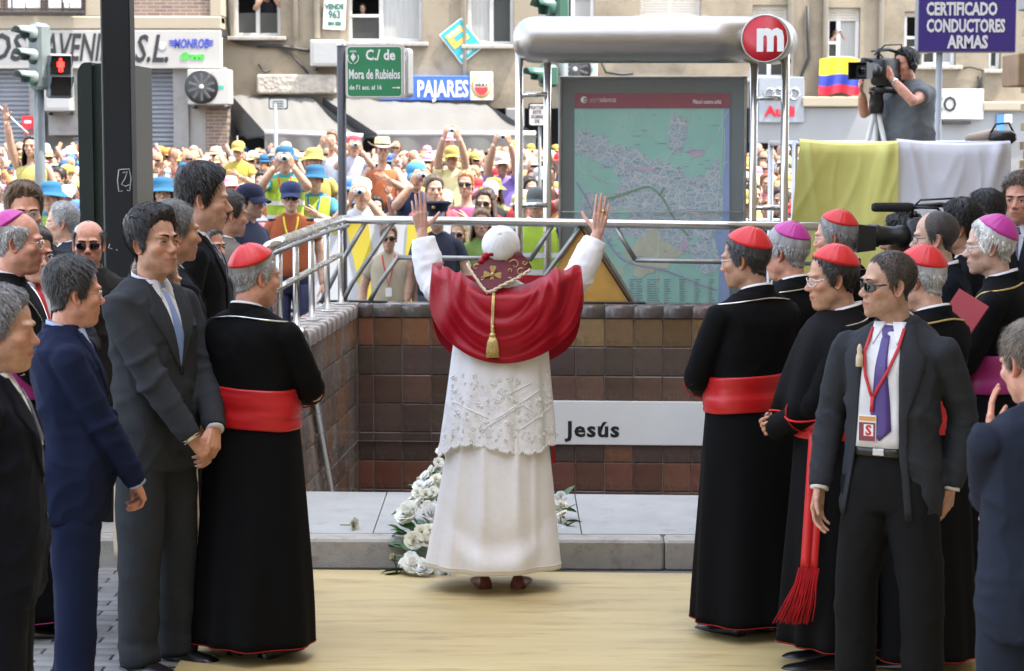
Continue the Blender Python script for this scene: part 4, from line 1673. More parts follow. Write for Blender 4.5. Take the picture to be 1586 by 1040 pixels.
# air conditioners
def aircon(px0, py0, px1, py1, Y, side, label, fan=True):
    x0, x1, z0, z1 = fx(px0, Y), fx(px1, Y), fz(py1, Y), fz(py0, Y)
    w, h, d = x1 - x0, z1 - z0, .38
    r = empty('air_conditioner', ((x0 + x1) / 2, Y - d, z0))
    tag(r, label, 'air conditioner', 'air conditioners on the facades')
    MB().add(box((0, d / 2, h / 2), (w, d, h), .02), 0, False).build('casing', M('aircon_white', (.40, .39, .36), .5, var=.08, vs=2), r)
    if fan:
        cx = -w * .17
        MB().add(xf(lathe([(.0, .0), (.30, .0), (.31, .012), (.29, .02), (.0, .02)], 28), rotx(R(90)), (cx, -.002, h / 2))).build('fan_guard', black_m, r)
        for k in range(5):
            MB().add(box((cx, -.026, h / 2), (.05, .012, .5), .004, roty(R(36 * k))), 0, False).build('fan_blade', M('fan_grey', (.07, .07, .07), .5), r)
        MB().add(xf(lathe([(.0, .0), (.05, .0), (.05, .02), (0, .024)], 12), rotx(R(90)), (cx, -.025, h / 2))).build('fan_hub', grey_m, r)
        MB().add(box((w * .27, -.003, h * .5), (.12, .006, .06)), 0, False).build('badge', M('teal_badge', (.05, .35, .25), .5), r)
    else:
        MB().add(box((0, -.004, h * .5), (w * .82, .01, h * .8), .004), 0, False).build('grille', M('aircon_grille', (.34, .34, .33), .6, var=.1, vs=40, stretch=(.1, 1, 4)), r)
    for s in (-1, 1):
        MB().add(box((s * w * .38, d / 2 + .04, -.045), (.05, d + .12, .05), .005), 0, False).build('bracket', cab, r)
    return r


aircon(296, 109, 362, 163, 40.1, 1, 'white air conditioner with round black fan beside the right end of the parts shop sign')
aircon(76, 128, 118, 173, 40.1, 1, 'plain air conditioner box with square grille behind the pedestrian light', fan=False)
aircon(484, 63, 536, 104, FY, 1, 'old air conditioner box behind the post of the green street sign', fan=False)
aircon(872, 96, 924, 122, FY, 1, 'small air conditioner seen under the steel tube of the metro totem')


# awnings
awn_m = M('awning_canvas', (.115, .112, .103), .75, var=.10, vs=.9, bump=.25, bs=4, bd=.03, wear=((.085, .08, .072), 1.2, .6, .8))


def awning(tl, tr, br, bl, vy, label, Yt=FY - .05, Yb=38.6):
    r = empty('awning', tuple(at(*tl, Yt)))
    tag(r, label, 'awning', 'grey awnings over the shop fronts')
    o = np.array(at(*tl, Yt))
    A, B, C, D = [np.array(at(*q, y)) - o for q, y in ((tl, Yt), (tr, Yt), (br, Yb), (bl, Yb))]
    n, m_ = 22, 14
    g = np.zeros((m_, n, 3))
    for i in range(m_):
        for j in range(n):
            s, t = j / (n - 1), i / (m_ - 1)
            p = (A * (1 - s) + B * s) * (1 - t) + (D * (1 - s) + C * s) * t
            p[2] -= .10 * math.sin(math.pi * t) + .015 * math.sin(j * 1.9 + i)
            g[i, j] = p
    MB().add((g.reshape(-1, 3), gridf(m_, n))).build('canvas', awn_m, r)
    dz = np.array([0, 0, vy * Yb / F_PX])
    g = np.zeros((4, n, 3))
    for i in range(4):
        for j in range(n):
            s = j / (n - 1)
            g[i, j] = D * (1 - s) + C * s + np.array([0, -.03 + .03 * math.sin(j * 1.3) * i / 3, 0]) - dz * i / 3
    MB().add((g.reshape(-1, 3), gridf(4, n))).build('valance', M('awning_valance', (.15, .147, .137), .75, var=.06, vs=2), r)
    MB().add(tube([D + [0, 0, .01], (D + C) / 2 + [0, 0, .01], C + [0, 0, .01]], .045, 8)).build('front_bar', M('awning_bar', (.60, .60, .58), .5), r)
    for p, q in ((A, D), (B, C)):
        MB().add(tube([p + [0, 0, -.5], (p + q) / 2 + [0, 0, -.45], q + [0, 0, -.05]], .03, 6)).build('arm', cab, r)
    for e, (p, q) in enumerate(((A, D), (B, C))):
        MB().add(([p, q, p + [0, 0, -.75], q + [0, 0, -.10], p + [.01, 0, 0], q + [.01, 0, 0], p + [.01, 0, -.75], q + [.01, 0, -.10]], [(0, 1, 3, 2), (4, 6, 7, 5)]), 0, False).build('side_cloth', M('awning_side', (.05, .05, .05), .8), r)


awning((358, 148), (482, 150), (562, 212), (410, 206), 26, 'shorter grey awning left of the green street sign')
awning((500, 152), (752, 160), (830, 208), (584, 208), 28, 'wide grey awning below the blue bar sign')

# bar sign, beer plate and other plates on the wall
bs_ = empty('bar_sign', (fx(682), FY - .12, fz(137)))
tag(bs_, 'blue bar sign with white capitals PAJARES over the wide awning', 'sign')
MB().add(box((fx(640) - fx(682) + .3, .06, 0), (fx(729) - fx(580), .16, fz(118) - fz(156)), .01), 0, False).build('board', M('enamel_blue', (.05, .13, .50), .45, var=.05), bs_)
put_text('O PAJARES', .43, white_m, bs_, (fx(726) - fx(682), -.028, fz(150) - fz(137)), align='RIGHT', bold=.010, width=.62)
bp_ = empty('beer_sign', (fx(746), FY - .14, fz(134)))
tag(bp_, 'square white beer sign with a gold ringed oval at the end of the blue sign', 'sign')
MB().add(box((0, .07, 0), (fx(764) - fx(729), .18, fz(112) - fz(156)), .015), 0, False).build('board', white_m, bp_)
ov = lambda r, y0: xf(lathe([(r, 0), (r, .01), (0, .01)], 30), rotx(R(90)), (0, y0, 0))
for r_, y_, c_ in ((.19, -.022, (.62, .40, .08)), (.155, -.033, (.75, .72, .62))):
    o = MB().add((ov(r_, y_)[0] * np.array([1, 1, 1.18]), ov(r_, y_)[1])).build('oval', M('oval%d' % int(c_[0] * 100), c_, .5), bp_)
MB().add(prism([(.13 * math.cos(a), -.02 + .15 * min(0, math.sin(a))) for a in np.linspace(math.pi, 2 * math.pi, 14)], -.052, -.044), 0, False).build('oval_base', M('beer_red', (.55, .04, .04), .5), bp_)
put_text('AGUILA', .085, ink, bp_, (0, -.047, .0), bold=.004, width=.8)
vs_ = empty('sale_sign', (fx(520), FY - .05, fz(20)))
tag(vs_, 'white for sale placard with green capitals VENDE hung beside a window', 'sign')
MB().add(box((0, 0, 0), (fx(537) - fx(503), .04, fz(-8) - fz(45)), .005, roty(R(3))), 0, False).build('board', white_m, vs_)
grn = M('sign_dark_green', (.02, .13, .075), .5)
for t_, py, sz in (('SE', 0, .2), ('VENDE', 15, .145), ('963', 29, .2), ('384 525', 40, .10)):
    put_text(t_, sz, grn, vs_, (0, -.026, fz(py) - fz(20)), bold=.006, width=.78)
dm = empty('diamond_sign', (fx(715), FY - .05, fz(64)), 0)
tag(dm, 'tilted teal and yellow estate agent placard hung below a window', 'sign')
dm.rotation_euler = (0, R(-38), 0)
MB().add(box((0, 0, 0), (.50, .03, .66), .004), 0, False).build('board', M('teal_print', (.04, .36, .40), .5, var=.04), dm)
MB().add(box((0, -.017, 0), (.53, .012, .69), .003), 0, False).build('border', white_m, dm).location = (0, .012, 0)
MB().add(box((-.02, -.019, .10), (.36, .006, .30), .02), 0, False).build('house_mark', M('amber_print', (.75, .45, .08), .5), dm)
MB().add(box((.02, -.024, .09), (.20, .004, .10), .01), 0, False).build('house_mark', M('teal_print', (.04, .36, .40), .5), dm)
put_text('963 807 876', .095, white_m, dm, (0, -.017, -.27), bold=.004, width=.85)
put_text('SE VENDE', .07, white_m, dm, (-.02, -.023, .18), bold=.004, width=.9)

# car dealer sign with four rings, long white shop sign, small plates
ad = empty('dealer_sign', (fx(1200), FY - .14, fz(155)))
tag(ad, 'grey car dealer sign with four chrome rings and red letters behind the steel posts', 'sign')
MB().add(box((fx(1208) - fx(1200), .06, 0), (fx(1240) - fx(1170), .16, fz(120) - fz(190)), .01), 0, False).build('board', M('dealer_grey', (.28, .30, .33), .4, var=.05), ad)
for k in range(4):
    a = np.linspace(0, 2 * math.pi, 25)
    c = fx(1190 + 12.5 * k) - fx(1200)
    MB().add(tube(np.stack([c + .10 * np.cos(a), np.full(25, -.04), fz(146) - fz(155) + .10 * np.sin(a)], -1), .018, 6)).build('ring', steel_m, ad)
put_text('Audi', .26, M('dealer_red', (.50, .015, .03), .4), ad, (fx(1183) - fx(1200), -.03, fz(180) - fz(155)), align='LEFT', bold=.010, width=1.15)
co = empty('shop_sign', (fx(1488), FY - .16, fz(162)))
tag(co, 'pale grey shop board with the letters CO right behind the camera operator', 'sign')
MB().add(box((fx(1470) - fx(1488), .07, 0), (fx(1519) - fx(1420), .18, fz(139) - fz(186)), .01), 0, False).build('board', M('pale_board', (.50, .50, .48), .5, var=.05), co)
put_text('CO', .40, ink, co, (fx(1478) - fx(1488), -.03, fz(173) - fz(162)), align='RIGHT', bold=.006, width=.8)
MB().add(box((fx(1478) - fx(1488), -.01, fz(190) - fz(162)), (fx(1500) - fx(1456), .1, .07), .005), 0, False).build('lower_trim', cab, co)
pt = empty('door_plate', (fx(1547), FY - .1, fz(191)))
tag(pt, 'small blue and white plate on the grey shop band', 'plate')
MB().add(box((0, 0, 0), (fx(1553) - fx(1541), .03, fz(178) - fz(205)), .003), 0, False).build('panel', M('plate_blue', (.10, .30, .62), .5), pt)
MB().add(box((fx(1559) - fx(1547), 0, fz(184) - fz(191)), (.15, .03, .17), .003), 0, False).build('panel', white_m, pt)
rs = empty('door_plate', (fx(44, LY), LY - .02, fz(190, LY)))
tag(rs, 'small red notice on the pier between the grey shutters', 'plate')
MB().add(box((0, 0, 0), (.22, .03, .24), .003), 0, False).build('panel', M('notice_red', (.55, .02, .03), .5), rs)
MB().add(box((.0, -.018, .01), (.13, .006, .05), .001), 0, False).build('print', white_m, rs)
MB().add(box((0, 0, -.28), (.15, .03, .22), .003), 0, False).build('panel', M('notice_dark', (.30, .05, .05), .5), rs)
# flag hung from the window
fl = MB()
n, m_ = 30, 22
tl, br = (1266, 92), (1327, 146)
g = np.zeros((m_, n, 3))
for i in range(m_):
    for j in range(n):
        s, t = j / (n - 1), i / (m_ - 1)
        g[i, j] = (fx(tl[0] + (br[0] - tl[0]) * s - 3 * t * (1 - 2 * s) * .6), FY - .16 - .035 * math.sin(s * 17 + t * 2) * (.3 + t), fz(tl[1] + (br[1] - tl[1]) * t + 2.2 * math.sin(s * 9) * t - 3 * (1 - t) * math.sin(math.pi * s)))
f = gridf(m_, n)
for k, q in enumerate(f.tolist()):
    pass
row = np.repeat(np.arange(m_ - 1), n - 1)
fl.add((g.reshape(-1, 3), f[row < 10]), 0)
fl.add((g.reshape(-1, 3), f[(row >= 10) & (row < 16)]), 1)
fl.add((g.reshape(-1, 3), f[row >= 16]), 2)
fo = fl.build('flag', [M('flag_yellow', (.70, .55, .03), .8), M('flag_blue', (.03, .05, .36), .8), M('flag_red', (.55, .02, .04), .8)])
tag(fo, 'yellow, blue and red striped flag hung below a white window', 'flag')

# the building that stands to the right of the square and shades it
RB = empty('brick_building', (0, 0, 0))
tag(RB, 'tall building of yellow brick whose corner shows at the right edge', 'building')
rbx, rby = 3.93, 16.6
rb_m = M('yellow_brick', objcol=True, rough=.85, var=.15, vs=8, bump=.4, bs=60)
mb = MB()
mb.add(box((rbx + 8.05, rby - 15.05, 10.5), (16, 30, 21.0)), 0, False)
mb.build('wall', M('brick_core', (.34, .27, .18), .9, var=.12, vs=3), RB)
mb = MB()
mb.add(box((2, -22, 11), (46, 12, 22)), 0, False)
mb.build('added_shade_block', MATS['brick_core'], RB)  # unseen block added behind the camera to cut low light from the rear
bm_ = MB().add(box((0, 0, 0), (.115, .24, .062), .004), 0, False).mesh('brick', rb_m)
for i in range(44):
    for j in range(3):
        y = rby - .13 - .25 * j - (.125 if i % 2 else 0)
        c = rnd.choice(((.42, .32, .19), (.36, .26, .15), (.46, .37, .24)))
        obj('brick', bm_, RB, (rbx + .03 + rnd.uniform(-.004, .004), y, 1.6 + .072 * i), None, c)
mb = MB()
mb.add(box((rbx - .1, rby - .5, float(at(1560, 109, 16)[2])), (.26, .5, .24), .01), 0, False)
mb.build('wooden_box', M('stained_wood', (.30, .19, .11), .7, var=.2, vs=6), RB)
MB().add(box((rbx - .05, 15.4, float(at(1560, 3, 15.4)[2]) + .06), (.36, 1.0, .20), .01), 0, False).build('blind_box', conc_m, RB)

# purple sign on a post
ps = empty('post_sign', tuple(at(1495, 40, 18.4)))
tag(ps, 'dark purple sign on a post reading CERTIFICADO CONDUCTORES ARMAS', 'sign')
o_ = np.array(at(1495, 40, 18.4))
q = lambda px, py: np.array(at(px, py, 18.4)) - o_
a, b = q(1420, -30), q(1571, 82)
MB().add(box(((a[0] + b[0]) / 2, 0, (a[2] + b[2]) / 2), (b[0] - a[0], .12, a[2] - b[2]), .006), 0, False).build('frame', grey_m, ps)
MB().add(box(((a[0] + b[0]) / 2, -.062, (a[2] + b[2]) / 2), (b[0] - a[0] - .02, .012, a[2] - b[2] - .02), .002), 0, False).build('face', M('purple_print', (.045, .025, .19), .4, var=.05), ps)
for t_, cx, by, hh in (('CERTIFICADO', 1487, 24, .64), ('CONDUCTORES', 1493, 50, .60), ('ARMAS', 1496, 75, .72)):
    p = q(cx, by)
    put_text(t_, .148, white_m, ps, (p[0], -.070, p[2]), bold=.0055, width=hh)
p = q(1455, 82)
MB().add(tube([(p[0], .0, p[2]), (p[0], .0, p[2] - 2), (p[0], 0, -o_[2])], .028, 10)).build('post', M('grey_post', (.33, .35, .37), .5, var=.08), ps)


# ------------------------------------------------------------------ metro totem with its map
TY = 15.55
mt = empty('metro_totem', tuple(at(1010, 470, TY) * Vector((1, 1, 0))))
tag(mt, 'steel metro totem with a long horizontal tube and a red round letter m', 'totem')
o_ = np.array(mt.location)
T_ = lambda px, py, y=TY: np.array(at(px, py, y)) - o_
c0, c1 = T_(830, 62), T_(1175, 62, TY - .03)
RAD = .167
d_ = (c1 - c0) / np.linalg.norm(c1 - c0)
ends = [c0 - d_ * (.165 * math.sin(a)) for a in np.linspace(math.pi / 2 * .97, 0, 9)]
rr = [RAD * max(.04, math.cos(a) ** .75) if a > .01 else RAD for a in np.linspace(math.pi / 2 * .97, 0, 9)]
pts = ends + [c0 + (c1 - c0) * t for t in (.2, .4, .6, .8, 1.0)]
MB().add(tube(pts, rr + [RAD] * 5, 40)).build('tube', brushed_m, mt)
seam = T_(985, 62)
MB().add(tube([seam - d_ * .003, seam + d_ * .003], RAD + .001, 40)).build('seam', dsteel, mt)
cc = T_(1192, 62, TY - .06)
yaw = R(-16)
dr = rotz(yaw) @ rotx(R(90))
MB().add(xf(lathe([(.0, -.22), (.155, -.22), (.170, -.20), (.172, .0), (.172, .205), (.162, .212), (.158, .205), (0, .205)], 48), dr, cc)).build('drum', brushed_m, mt)
red_m = M('metro_red', (.50, .010, .022), .35, var=.06, vs=3)
MB().add(xf(lathe([(.1585, .2052), (.157, .211), (0, .211)], 48), dr, cc)).build('disc', red_m, mt)
lt = put_text('m', .30, M('letter_white', (.80, .80, .78), .4, var=.02), mt, tuple(cc + rotz(yaw) @ np.array([.040, -.214, -.078])), bold=.014, depth=.002, width=.86)
lt.rotation_euler = (0, 0, yaw)
for x, y in ((804, TY), (848, TY + .02), (1168, TY), (1217, TY - .05)):
    p = T_(x, 78, y)
    q = T_(x, 330, y)
    q = np.array([p[0], p[1], 0.0])
    MB().add(tube([p, (p + q) / 2, q], .030, 14)).build('post', steel_m, mt)
for x0, x1, y in ((804, 848, 147), (1168, 1217, 152), (804, 848, 318), (1168, 1217, 322)):
    a, b = T_(x0, y), T_(x1, y)
    MB().add(tube([a, (a + b) / 2, b], .020, 10)).build('crossbar', steel_m, mt)
p, q = T_(800, 90), T_(1225, 94)
MB().add(tube([p, (p + q) / 2, q], .018, 10)).build('crossbar', dsteel, mt)

MY = 15.75
mp = empty('map_panel', tuple(at(1011, 300, MY)), R(-2))
tag(mp, 'tall framed city map behind glass with a dark red heading strip', 'map panel')
o_ = np.array(mp.location)
P_ = lambda px, py, y=MY: np.array(at(px, py, y)) - o_
x0, x1, zt, zb = P_(866, 118)[0], P_(1157, 118)[0], P_(1011, 118)[2], P_(1011, 545)[2]
pf_m = M('panel_grey', (.135, .155, .15), .3, var=.05, vs=2, spec=.5)
a, b, c = P_(890, 145)[0], P_(1130, 145)[0], P_(1011, 145)[2]
zb2 = P_(1011, 500)[2]
MB().add(box(((x0 + x1) / 2, .07, (zt + zb) / 2), (x1 - x0, .10, zt - zb), .012), 0, False).build('case', pf_m, mp)
for q, w in (((x0 + x1) / 2, 0),):
    mb = MB()
    for xx in (x0 + .01, x1 - .01):
        mb.add(box((xx, .01, (zt + zb) / 2), (.02, .05, zt - zb), .004), 0, False)
    mb.add(box(((x0 + x1) / 2, .01, zt - .01), (x1 - x0 - .04, .05, .02), .004), 0, False)
    mb.build('frame', dsteel, mp)
MW, MH = b - a, c - zb2
map_m = bpy.data.materials.new('map_print')
map_m.use_nodes = True
nt = map_m.node_tree
N, L = nt.nodes, nt.links
tcn = N.new('ShaderNodeTexCoord')


def node_noise(scale, detail=4, rough=.6):
    n_ = N.new('ShaderNodeTexNoise')
    n_.inputs['Scale'].default_value = scale
    n_.inputs['Detail'].default_value = detail
    n_.inputs['Roughness'].default_value = rough
    L.new(tcn.outputs['Object'], n_.inputs['Vector'])
    return n_


def node_mix(fac, A, B):
    m_ = N.new('ShaderNodeMix')
    m_.data_type = 'RGBA'
    if fac is not None:
        L.new(fac, m_.inputs[0])
    for i, v_ in ((6, A), (7, B)):
        if isinstance(v_, tuple):
            m_.inputs[i].default_value = (*v_, 1)
        else:
            L.new(v_, m_.inputs[i])
    return m_.outputs[2]


def node_range(src, lo, hi):
    m_ = N.new('ShaderNodeMapRange')
    m_.inputs['From Min'].default_value = lo
    m_.inputs['From Max'].default_value = hi
    L.new(src, m_.inputs[0])
    return m_.outputs[0]


base = node_mix(node_range(node_noise(3.2).outputs[0], .35, .7), (.26, .53, .44), (.34, .59, .49))
base = node_mix(node_range(node_noise(9, 5).outputs[0], .62, .70), base, (.36, .52, .36))
L.new(base, N['Principled BSDF'].inputs['Base Color'])
N['Principled BSDF'].inputs['Roughness'].default_value = .5
city_m = bpy.data.materials.new('map_city_print')
city_m.use_nodes = True
nt = city_m.node_tree
N, L = nt.nodes, nt.links
tcn = N.new('ShaderNodeTexCoord')
vo = N.new('ShaderNodeTexVoronoi')
vo.feature = 'DISTANCE_TO_EDGE'
vo.inputs['Scale'].default_value = 52
L.new(tcn.outputs['Object'], vo.inputs['Vector'])
v2 = N.new('ShaderNodeTexVoronoi')
v2.feature = 'DISTANCE_TO_EDGE'
v2.inputs['Scale'].default_value = 15
L.new(tcn.outputs['Object'], v2.inputs['Vector'])
base = node_mix(node_range(node_noise(16, 6).outputs[0], .38, .66), (.24, .36, .43), (.36, .47, .51))
base = node_mix(node_range(node_noise(60, 3).outputs[0], .60, .66), base, (.10, .16, .26))
base = node_mix(node_range(node_noise(7, 3).outputs[0], .63, .68), base, (.30, .46, .38))
base = node_mix(node_range(vo.outputs['Distance'], .085, .045), base, (.50, .54, .56))
base = node_mix(node_range(v2.outputs['Distance'], .05, .028), base, (.58, .56, .54))
L.new(base, N['Principled BSDF'].inputs['Base Color'])
N['Principled BSDF'].inputs['Roughness'].default_value = .5
poster = MB().add(box((0, 0, 0), (MW, .004, MH)), 0, False).build('poster', map_m, mp, loc=((a + b) / 2, .010, (c + zb2) / 2))
pu = lambda px, py: (float(P_(px, py)[0] - (a + b) / 2), float(P_(px, py)[2] - (c + zb2) / 2))


def flat(name, poly, y, m):
    n_ = len(poly)
    q = [pu(*p_) for p_ in poly]
    mb_ = MB().add(([(x_, -y, z_) for x_, z_ in q], [list(range(n_))]), 0, False)
    return mb_.build(name, m, poster)


def blob(px0, py0, rx_, ry_, seed, n_=46, rough=.35):
    aa = np.linspace(0, 2 * math.pi, n_, endpoint=False)
    w = 1 + rough * fbm(np.stack([np.cos(aa) * 2.2, np.sin(aa) * 2.2, np.full(n_, seed)], -1), 3, seed)
    return [(px0 + rx_ * w_ * math.cos(t), py0 + ry_ * w_ * math.sin(t)) for t, w_ in zip(aa, w)]


def clipx(poly):
    return [(min(max(x_, 891), 1129), min(max(y_, 169), 498)) for x_, y_ in poly]


flat('city_print', clipx(blob(1016, 308, 78, 74, 3)), .0032, city_m)
flat('city_print', clipx(blob(915, 225, 36, 26, 9)), .0036, city_m)
flat('city_print', clipx(blob(958, 246, 34, 22, 12)), .0040, city_m)
flat('city_print', clipx(blob(1098, 312, 26, 60, 15)), .0044, city_m)
flat('city_print', clipx(blob(1050, 208, 16, 30, 18)), .0048, city_m)
flat('city_print', clipx(blob(1098, 386, 28, 30, 21)), .0052, city_m)
flat('city_print', clipx(blob(930, 340, 30, 40, 24)), .0056, city_m)
pal = M('map_sand', (.50, .50, .36), .5, var=.15, vs=14)
flat('suburb_print', clipx(blob(1010, 392, 40, 34, 31)), .0060, pal)
flat('suburb_print', clipx(blob(930, 420, 34, 24, 33)), .0062, M('map_lime', (.42, .55, .36), .5, var=.15, vs=14))
flat('sea_print', [(1122, 169), (1129.5, 169), (1129.5, 470), (1112, 470), (1114, 400), (1103, 352), (1119, 340), (1120, 260)], .0066, M('map_sea', (.24, .33, .55), .5, var=.06))
pinkm = M('map_pink', (.52, .40, .50), .5, var=.1)
for bx in ((1000, 262, 16, 3), (1078, 238, 12, 7), (1060, 380, 5, 8), (1090, 337, 10, 2), (975, 262, 6, 2)):
    flat('district_print', blob(*bx, int(bx[0])), .0070, pinkm)


def mapline(pts, w, y, m, name):
    q = [pu(*p_) for p_ in pts]
    P = []
    for (xa, za), (xb, zb_) in zip(q[:-1], q[1:]):
        for t in (0, .25, .5, .75):
            P.append((xa + (xb - xa) * t, -y, za + (zb_ - za) * t))
    P.append((q[-1][0], -y, q[-1][1]))
    P = np.array(P)
    for _ in range(3):
        P[1:-1] = (P[:-2] + P[1:-1] * 2 + P[2:]) / 4
    return MB().add(ribbon(P, w, .0004), 0, False).build(name, m, poster)


road_p = M('map_road', (.56, .60, .58), .5, var=.05)
for pts in ([(900, 172), (914, 205), (906, 240), (918, 275), (950, 285)], [(985, 170), (992, 195), (1000, 208), (1030, 222), (1062, 236)], [(1070, 170), (1060, 205), (1046, 228), (1030, 250)],
            [(1127, 172), (1108, 215), (1080, 240), (1062, 252)], [(968, 172), (976, 200), (982, 210), (996, 205)], [(893, 248), (900, 268), (930, 275), (945, 300), (940, 340)],
            [(1066, 286), (1090, 274), (1112, 258), (1128, 250)], [(905, 300), (900, 330), (925, 360), (960, 395), (990, 430), (1000, 470)], [(1022, 330), (1018, 400), (1016, 470)], [(948, 372), (990, 350), (1022, 352), (1060, 372), (1100, 392)],
            [(1042, 390), (1060, 362), (1080, 330), (1092, 290)], [(960, 250), (975, 290), (980, 330), (1000, 372)], [(1120, 172), (1118, 230), (1112, 300), (1106, 360)], [(892, 350), (915, 378), (930, 390)],
            [(950, 440), (965, 410), (985, 398)], [(1060, 470), (1066, 430), (1040, 400)], [(1122, 200), (1122, 260)]):
    mapline(pts, .0042, .0076, road_p, 'road_print')
for pts in ([(940, 309), (970, 300), (1000, 288), (1012, 292), (1028, 308), (1038, 330), (1052, 350), (1066, 366)], [(1022, 302), (1028, 290)]):
    mapline(pts, .015, .0082, M('map_river', (.16, .30, .16), .5, var=.1), 'river_print')
for pts in ([(892, 282), (904, 300), (914, 318), (924, 345), (944, 380), (962, 402), (985, 412), (1020, 416), (1050, 426), (1080, 440), (1110, 450)],):
    mapline(pts, .011, .0088, M('map_rail', (.30, .29, .46), .5, var=.1), 'railway_print')
tiny = M('map_names', (.16, .26, .26), .5, var=.1)
mb = MB()
for cx in (975, 1002, 1028, 1052, 1075, 1097, 985, 1012):
    for k in range(15):
        w_ = rnd.uniform(5, 11)
        x_, z_ = pu(cx, 434 + 3.6 * k)
        W_ = w_ / F_PX * MY
        mb.add(([(x_, -.0092, z_), (x_ + W_, -.0092, z_), (x_ + W_, -.0092, z_ + .006), (x_, -.0092, z_ + .006)], [(0, 1, 2, 3)]), 0, False)
for k in range(90):
    x_, z_ = pu(rnd.uniform(900, 1110), rnd.uniform(178, 400))
    W_ = rnd.uniform(.02, .06)
    mb.add(([(x_, -.0092, z_), (x_ + W_, -.0092, z_), (x_ + W_, -.0092, z_ + .004), (x_, -.0092, z_ + .004)], [(0, 1, 2, 3)]), 0, False)
mb.build('names_print', tiny, poster)['kind'] = 'stuff'
h = [pu(890, 145), pu(1130, 168)]
MB().add(box(((h[0][0] + h[1][0]) / 2, -.005, (h[0][1] + h[1][1]) / 2), (h[1][0] - h[0][0], .008, h[0][1] - h[1][1])), 0, False).build('header', M('header_red', (.27, .010, .035), .45, var=.05), poster)
wl_ = M('print_white', (.75, .72, .70), .5, var=.03)
q = pu(905, 155)
MB().add(xf(lathe([(.026, 0), (.026, .002), (0, .002)], 24), rotx(R(90)), (q[0], -.010, q[1]))).build('round_mark', wl_, poster)
q = pu(906, 158.5)
put_text('metro', .062, M('header_ink', (.27, .010, .035), .45), poster, (q[0] - .011, -.0125, q[1]), align='LEFT', bold=.001, depth=.0004, width=.8)
q = pu(912, 158.5)
put_text('etro', .060, wl_, poster, (q[0], -.0105, q[1]), align='LEFT', bold=.0022, depth=.0004, width=.85)
q = pu(928, 158.5)
put_text('valencia', .055, wl_, poster, (q[0], -.0105, q[1]), align='LEFT', depth=.0004, width=.72)
q = pu(1073, 161)
put_text('Plànol centre urbà', .042, wl_, poster, (q[0], -.0105, q[1]), align='LEFT', bold=.001, depth=.0004, width=.66)
gl = M('map_glass', (.45, .49, .49), .04, var=0, alpha=.09, spec=.6)  # faint pale veil: reflected haze put into the glass colour
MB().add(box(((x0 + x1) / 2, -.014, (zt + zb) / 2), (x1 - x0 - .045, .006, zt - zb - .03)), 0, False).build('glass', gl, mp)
for z_, in ((P_(1011, 328)[2],),):
    MB().add(box(((x0 + x1) / 2, -.022, z_), (x1 - x0 - .04, .006, .008)), 0, False).build('glass_joint', steel_m, mp)
for xx in (x0 + .05, x1 - .05):
    MB().add(tube([(xx, .07, zb + .02), (xx, .07, (zb - o_[2]) / 2), (xx, .07, -o_[2])], .03, 10)).build('foot', dsteel, mp)

# ------------------------------------------------------------------ green street name sign
GY = 15.9
gs = empty('street_sign', tuple(at(531, 400, GY) * Vector((1, 1, 0))))
tag(gs, 'green street name sign C./ de Mora de Rubielos on a dark round post', 'street sign')
o_ = np.array(gs.location)
G_ = lambda px, py, y=GY: np.array(at(px, py, y)) - o_
zt = G_(531, 72)[2]
post_m = M('anthracite_paint', (.045, .045, .048), .45, var=.15, vs=8)
MB().add(tube([(0, 0, 0), (0, 0, 1), (0, 0, zt)], .033, 18)).build('post', post_m, gs)
MB().add(lathe([(.034, zt), (.034, zt + .012), (.028, zt + .026), (.012, zt + .036), (.0, .036 + zt)], 18)).build('cap', bright, gs)
green_m = M('sign_green_enamel', (.028, .20, .085), .4, var=.04, vs=4)


def street_plate(px0, py0, px1, py1, y, yawd, texts, th=.11):
    a, b = G_(px0, py0, y), G_(px1, py1, y)
    c = (a + b) / 2
    w, h = b[0] - a[0], a[2] - b[2]
    r_ = obj('plate', MB().add(prism(rrect(w, h, .035, 5)[::-1], -th / 2, th / 2), 0, False).mesh('plate', M('sign_rim', (.50, .47, .43), .35, .5, var=.08)), gs, tuple(c), (0, 0, R(yawd)))
    MB().add(prism(rrect(w - .018, h - .018, .030, 5)[::-1], -th / 2 - .004, -th / 2 + .002), 0, False).build('border', wl_, r_)
    MB().add(prism(rrect(w - .034, h - .034, .024, 5)[::-1], -th / 2 - .007, -th / 2 - .002), 0, False).build('face', green_m, r_)
    for t_, sz, x_, z_, bo, wd in texts:
        put_text(t_, sz, wl_, r_, (x_, -th / 2 - .0085, z_), bold=bo, depth=.0008, width=wd)
    return r_


pl_ = street_plate(536, 70, 627, 153, GY - .05, -4, [('C./ de', .105, .045, .085, .003, .84), ('Mora de Rubielos', .098, .0, -.052, .0024, .54), ('de l\'1 acc. al 16', .046, -.065, -.130, .001, .84)])
MB().add(box((.155, -.064, -.117), (.045, .002, .007), .0), 0, False).build('arrow', wl_, pl_)
MB().add(prism([(.172, -.128), (.192, -.117), (.172, -.106)], -.066, -.063), 0, False).build('arrow', wl_, pl_)
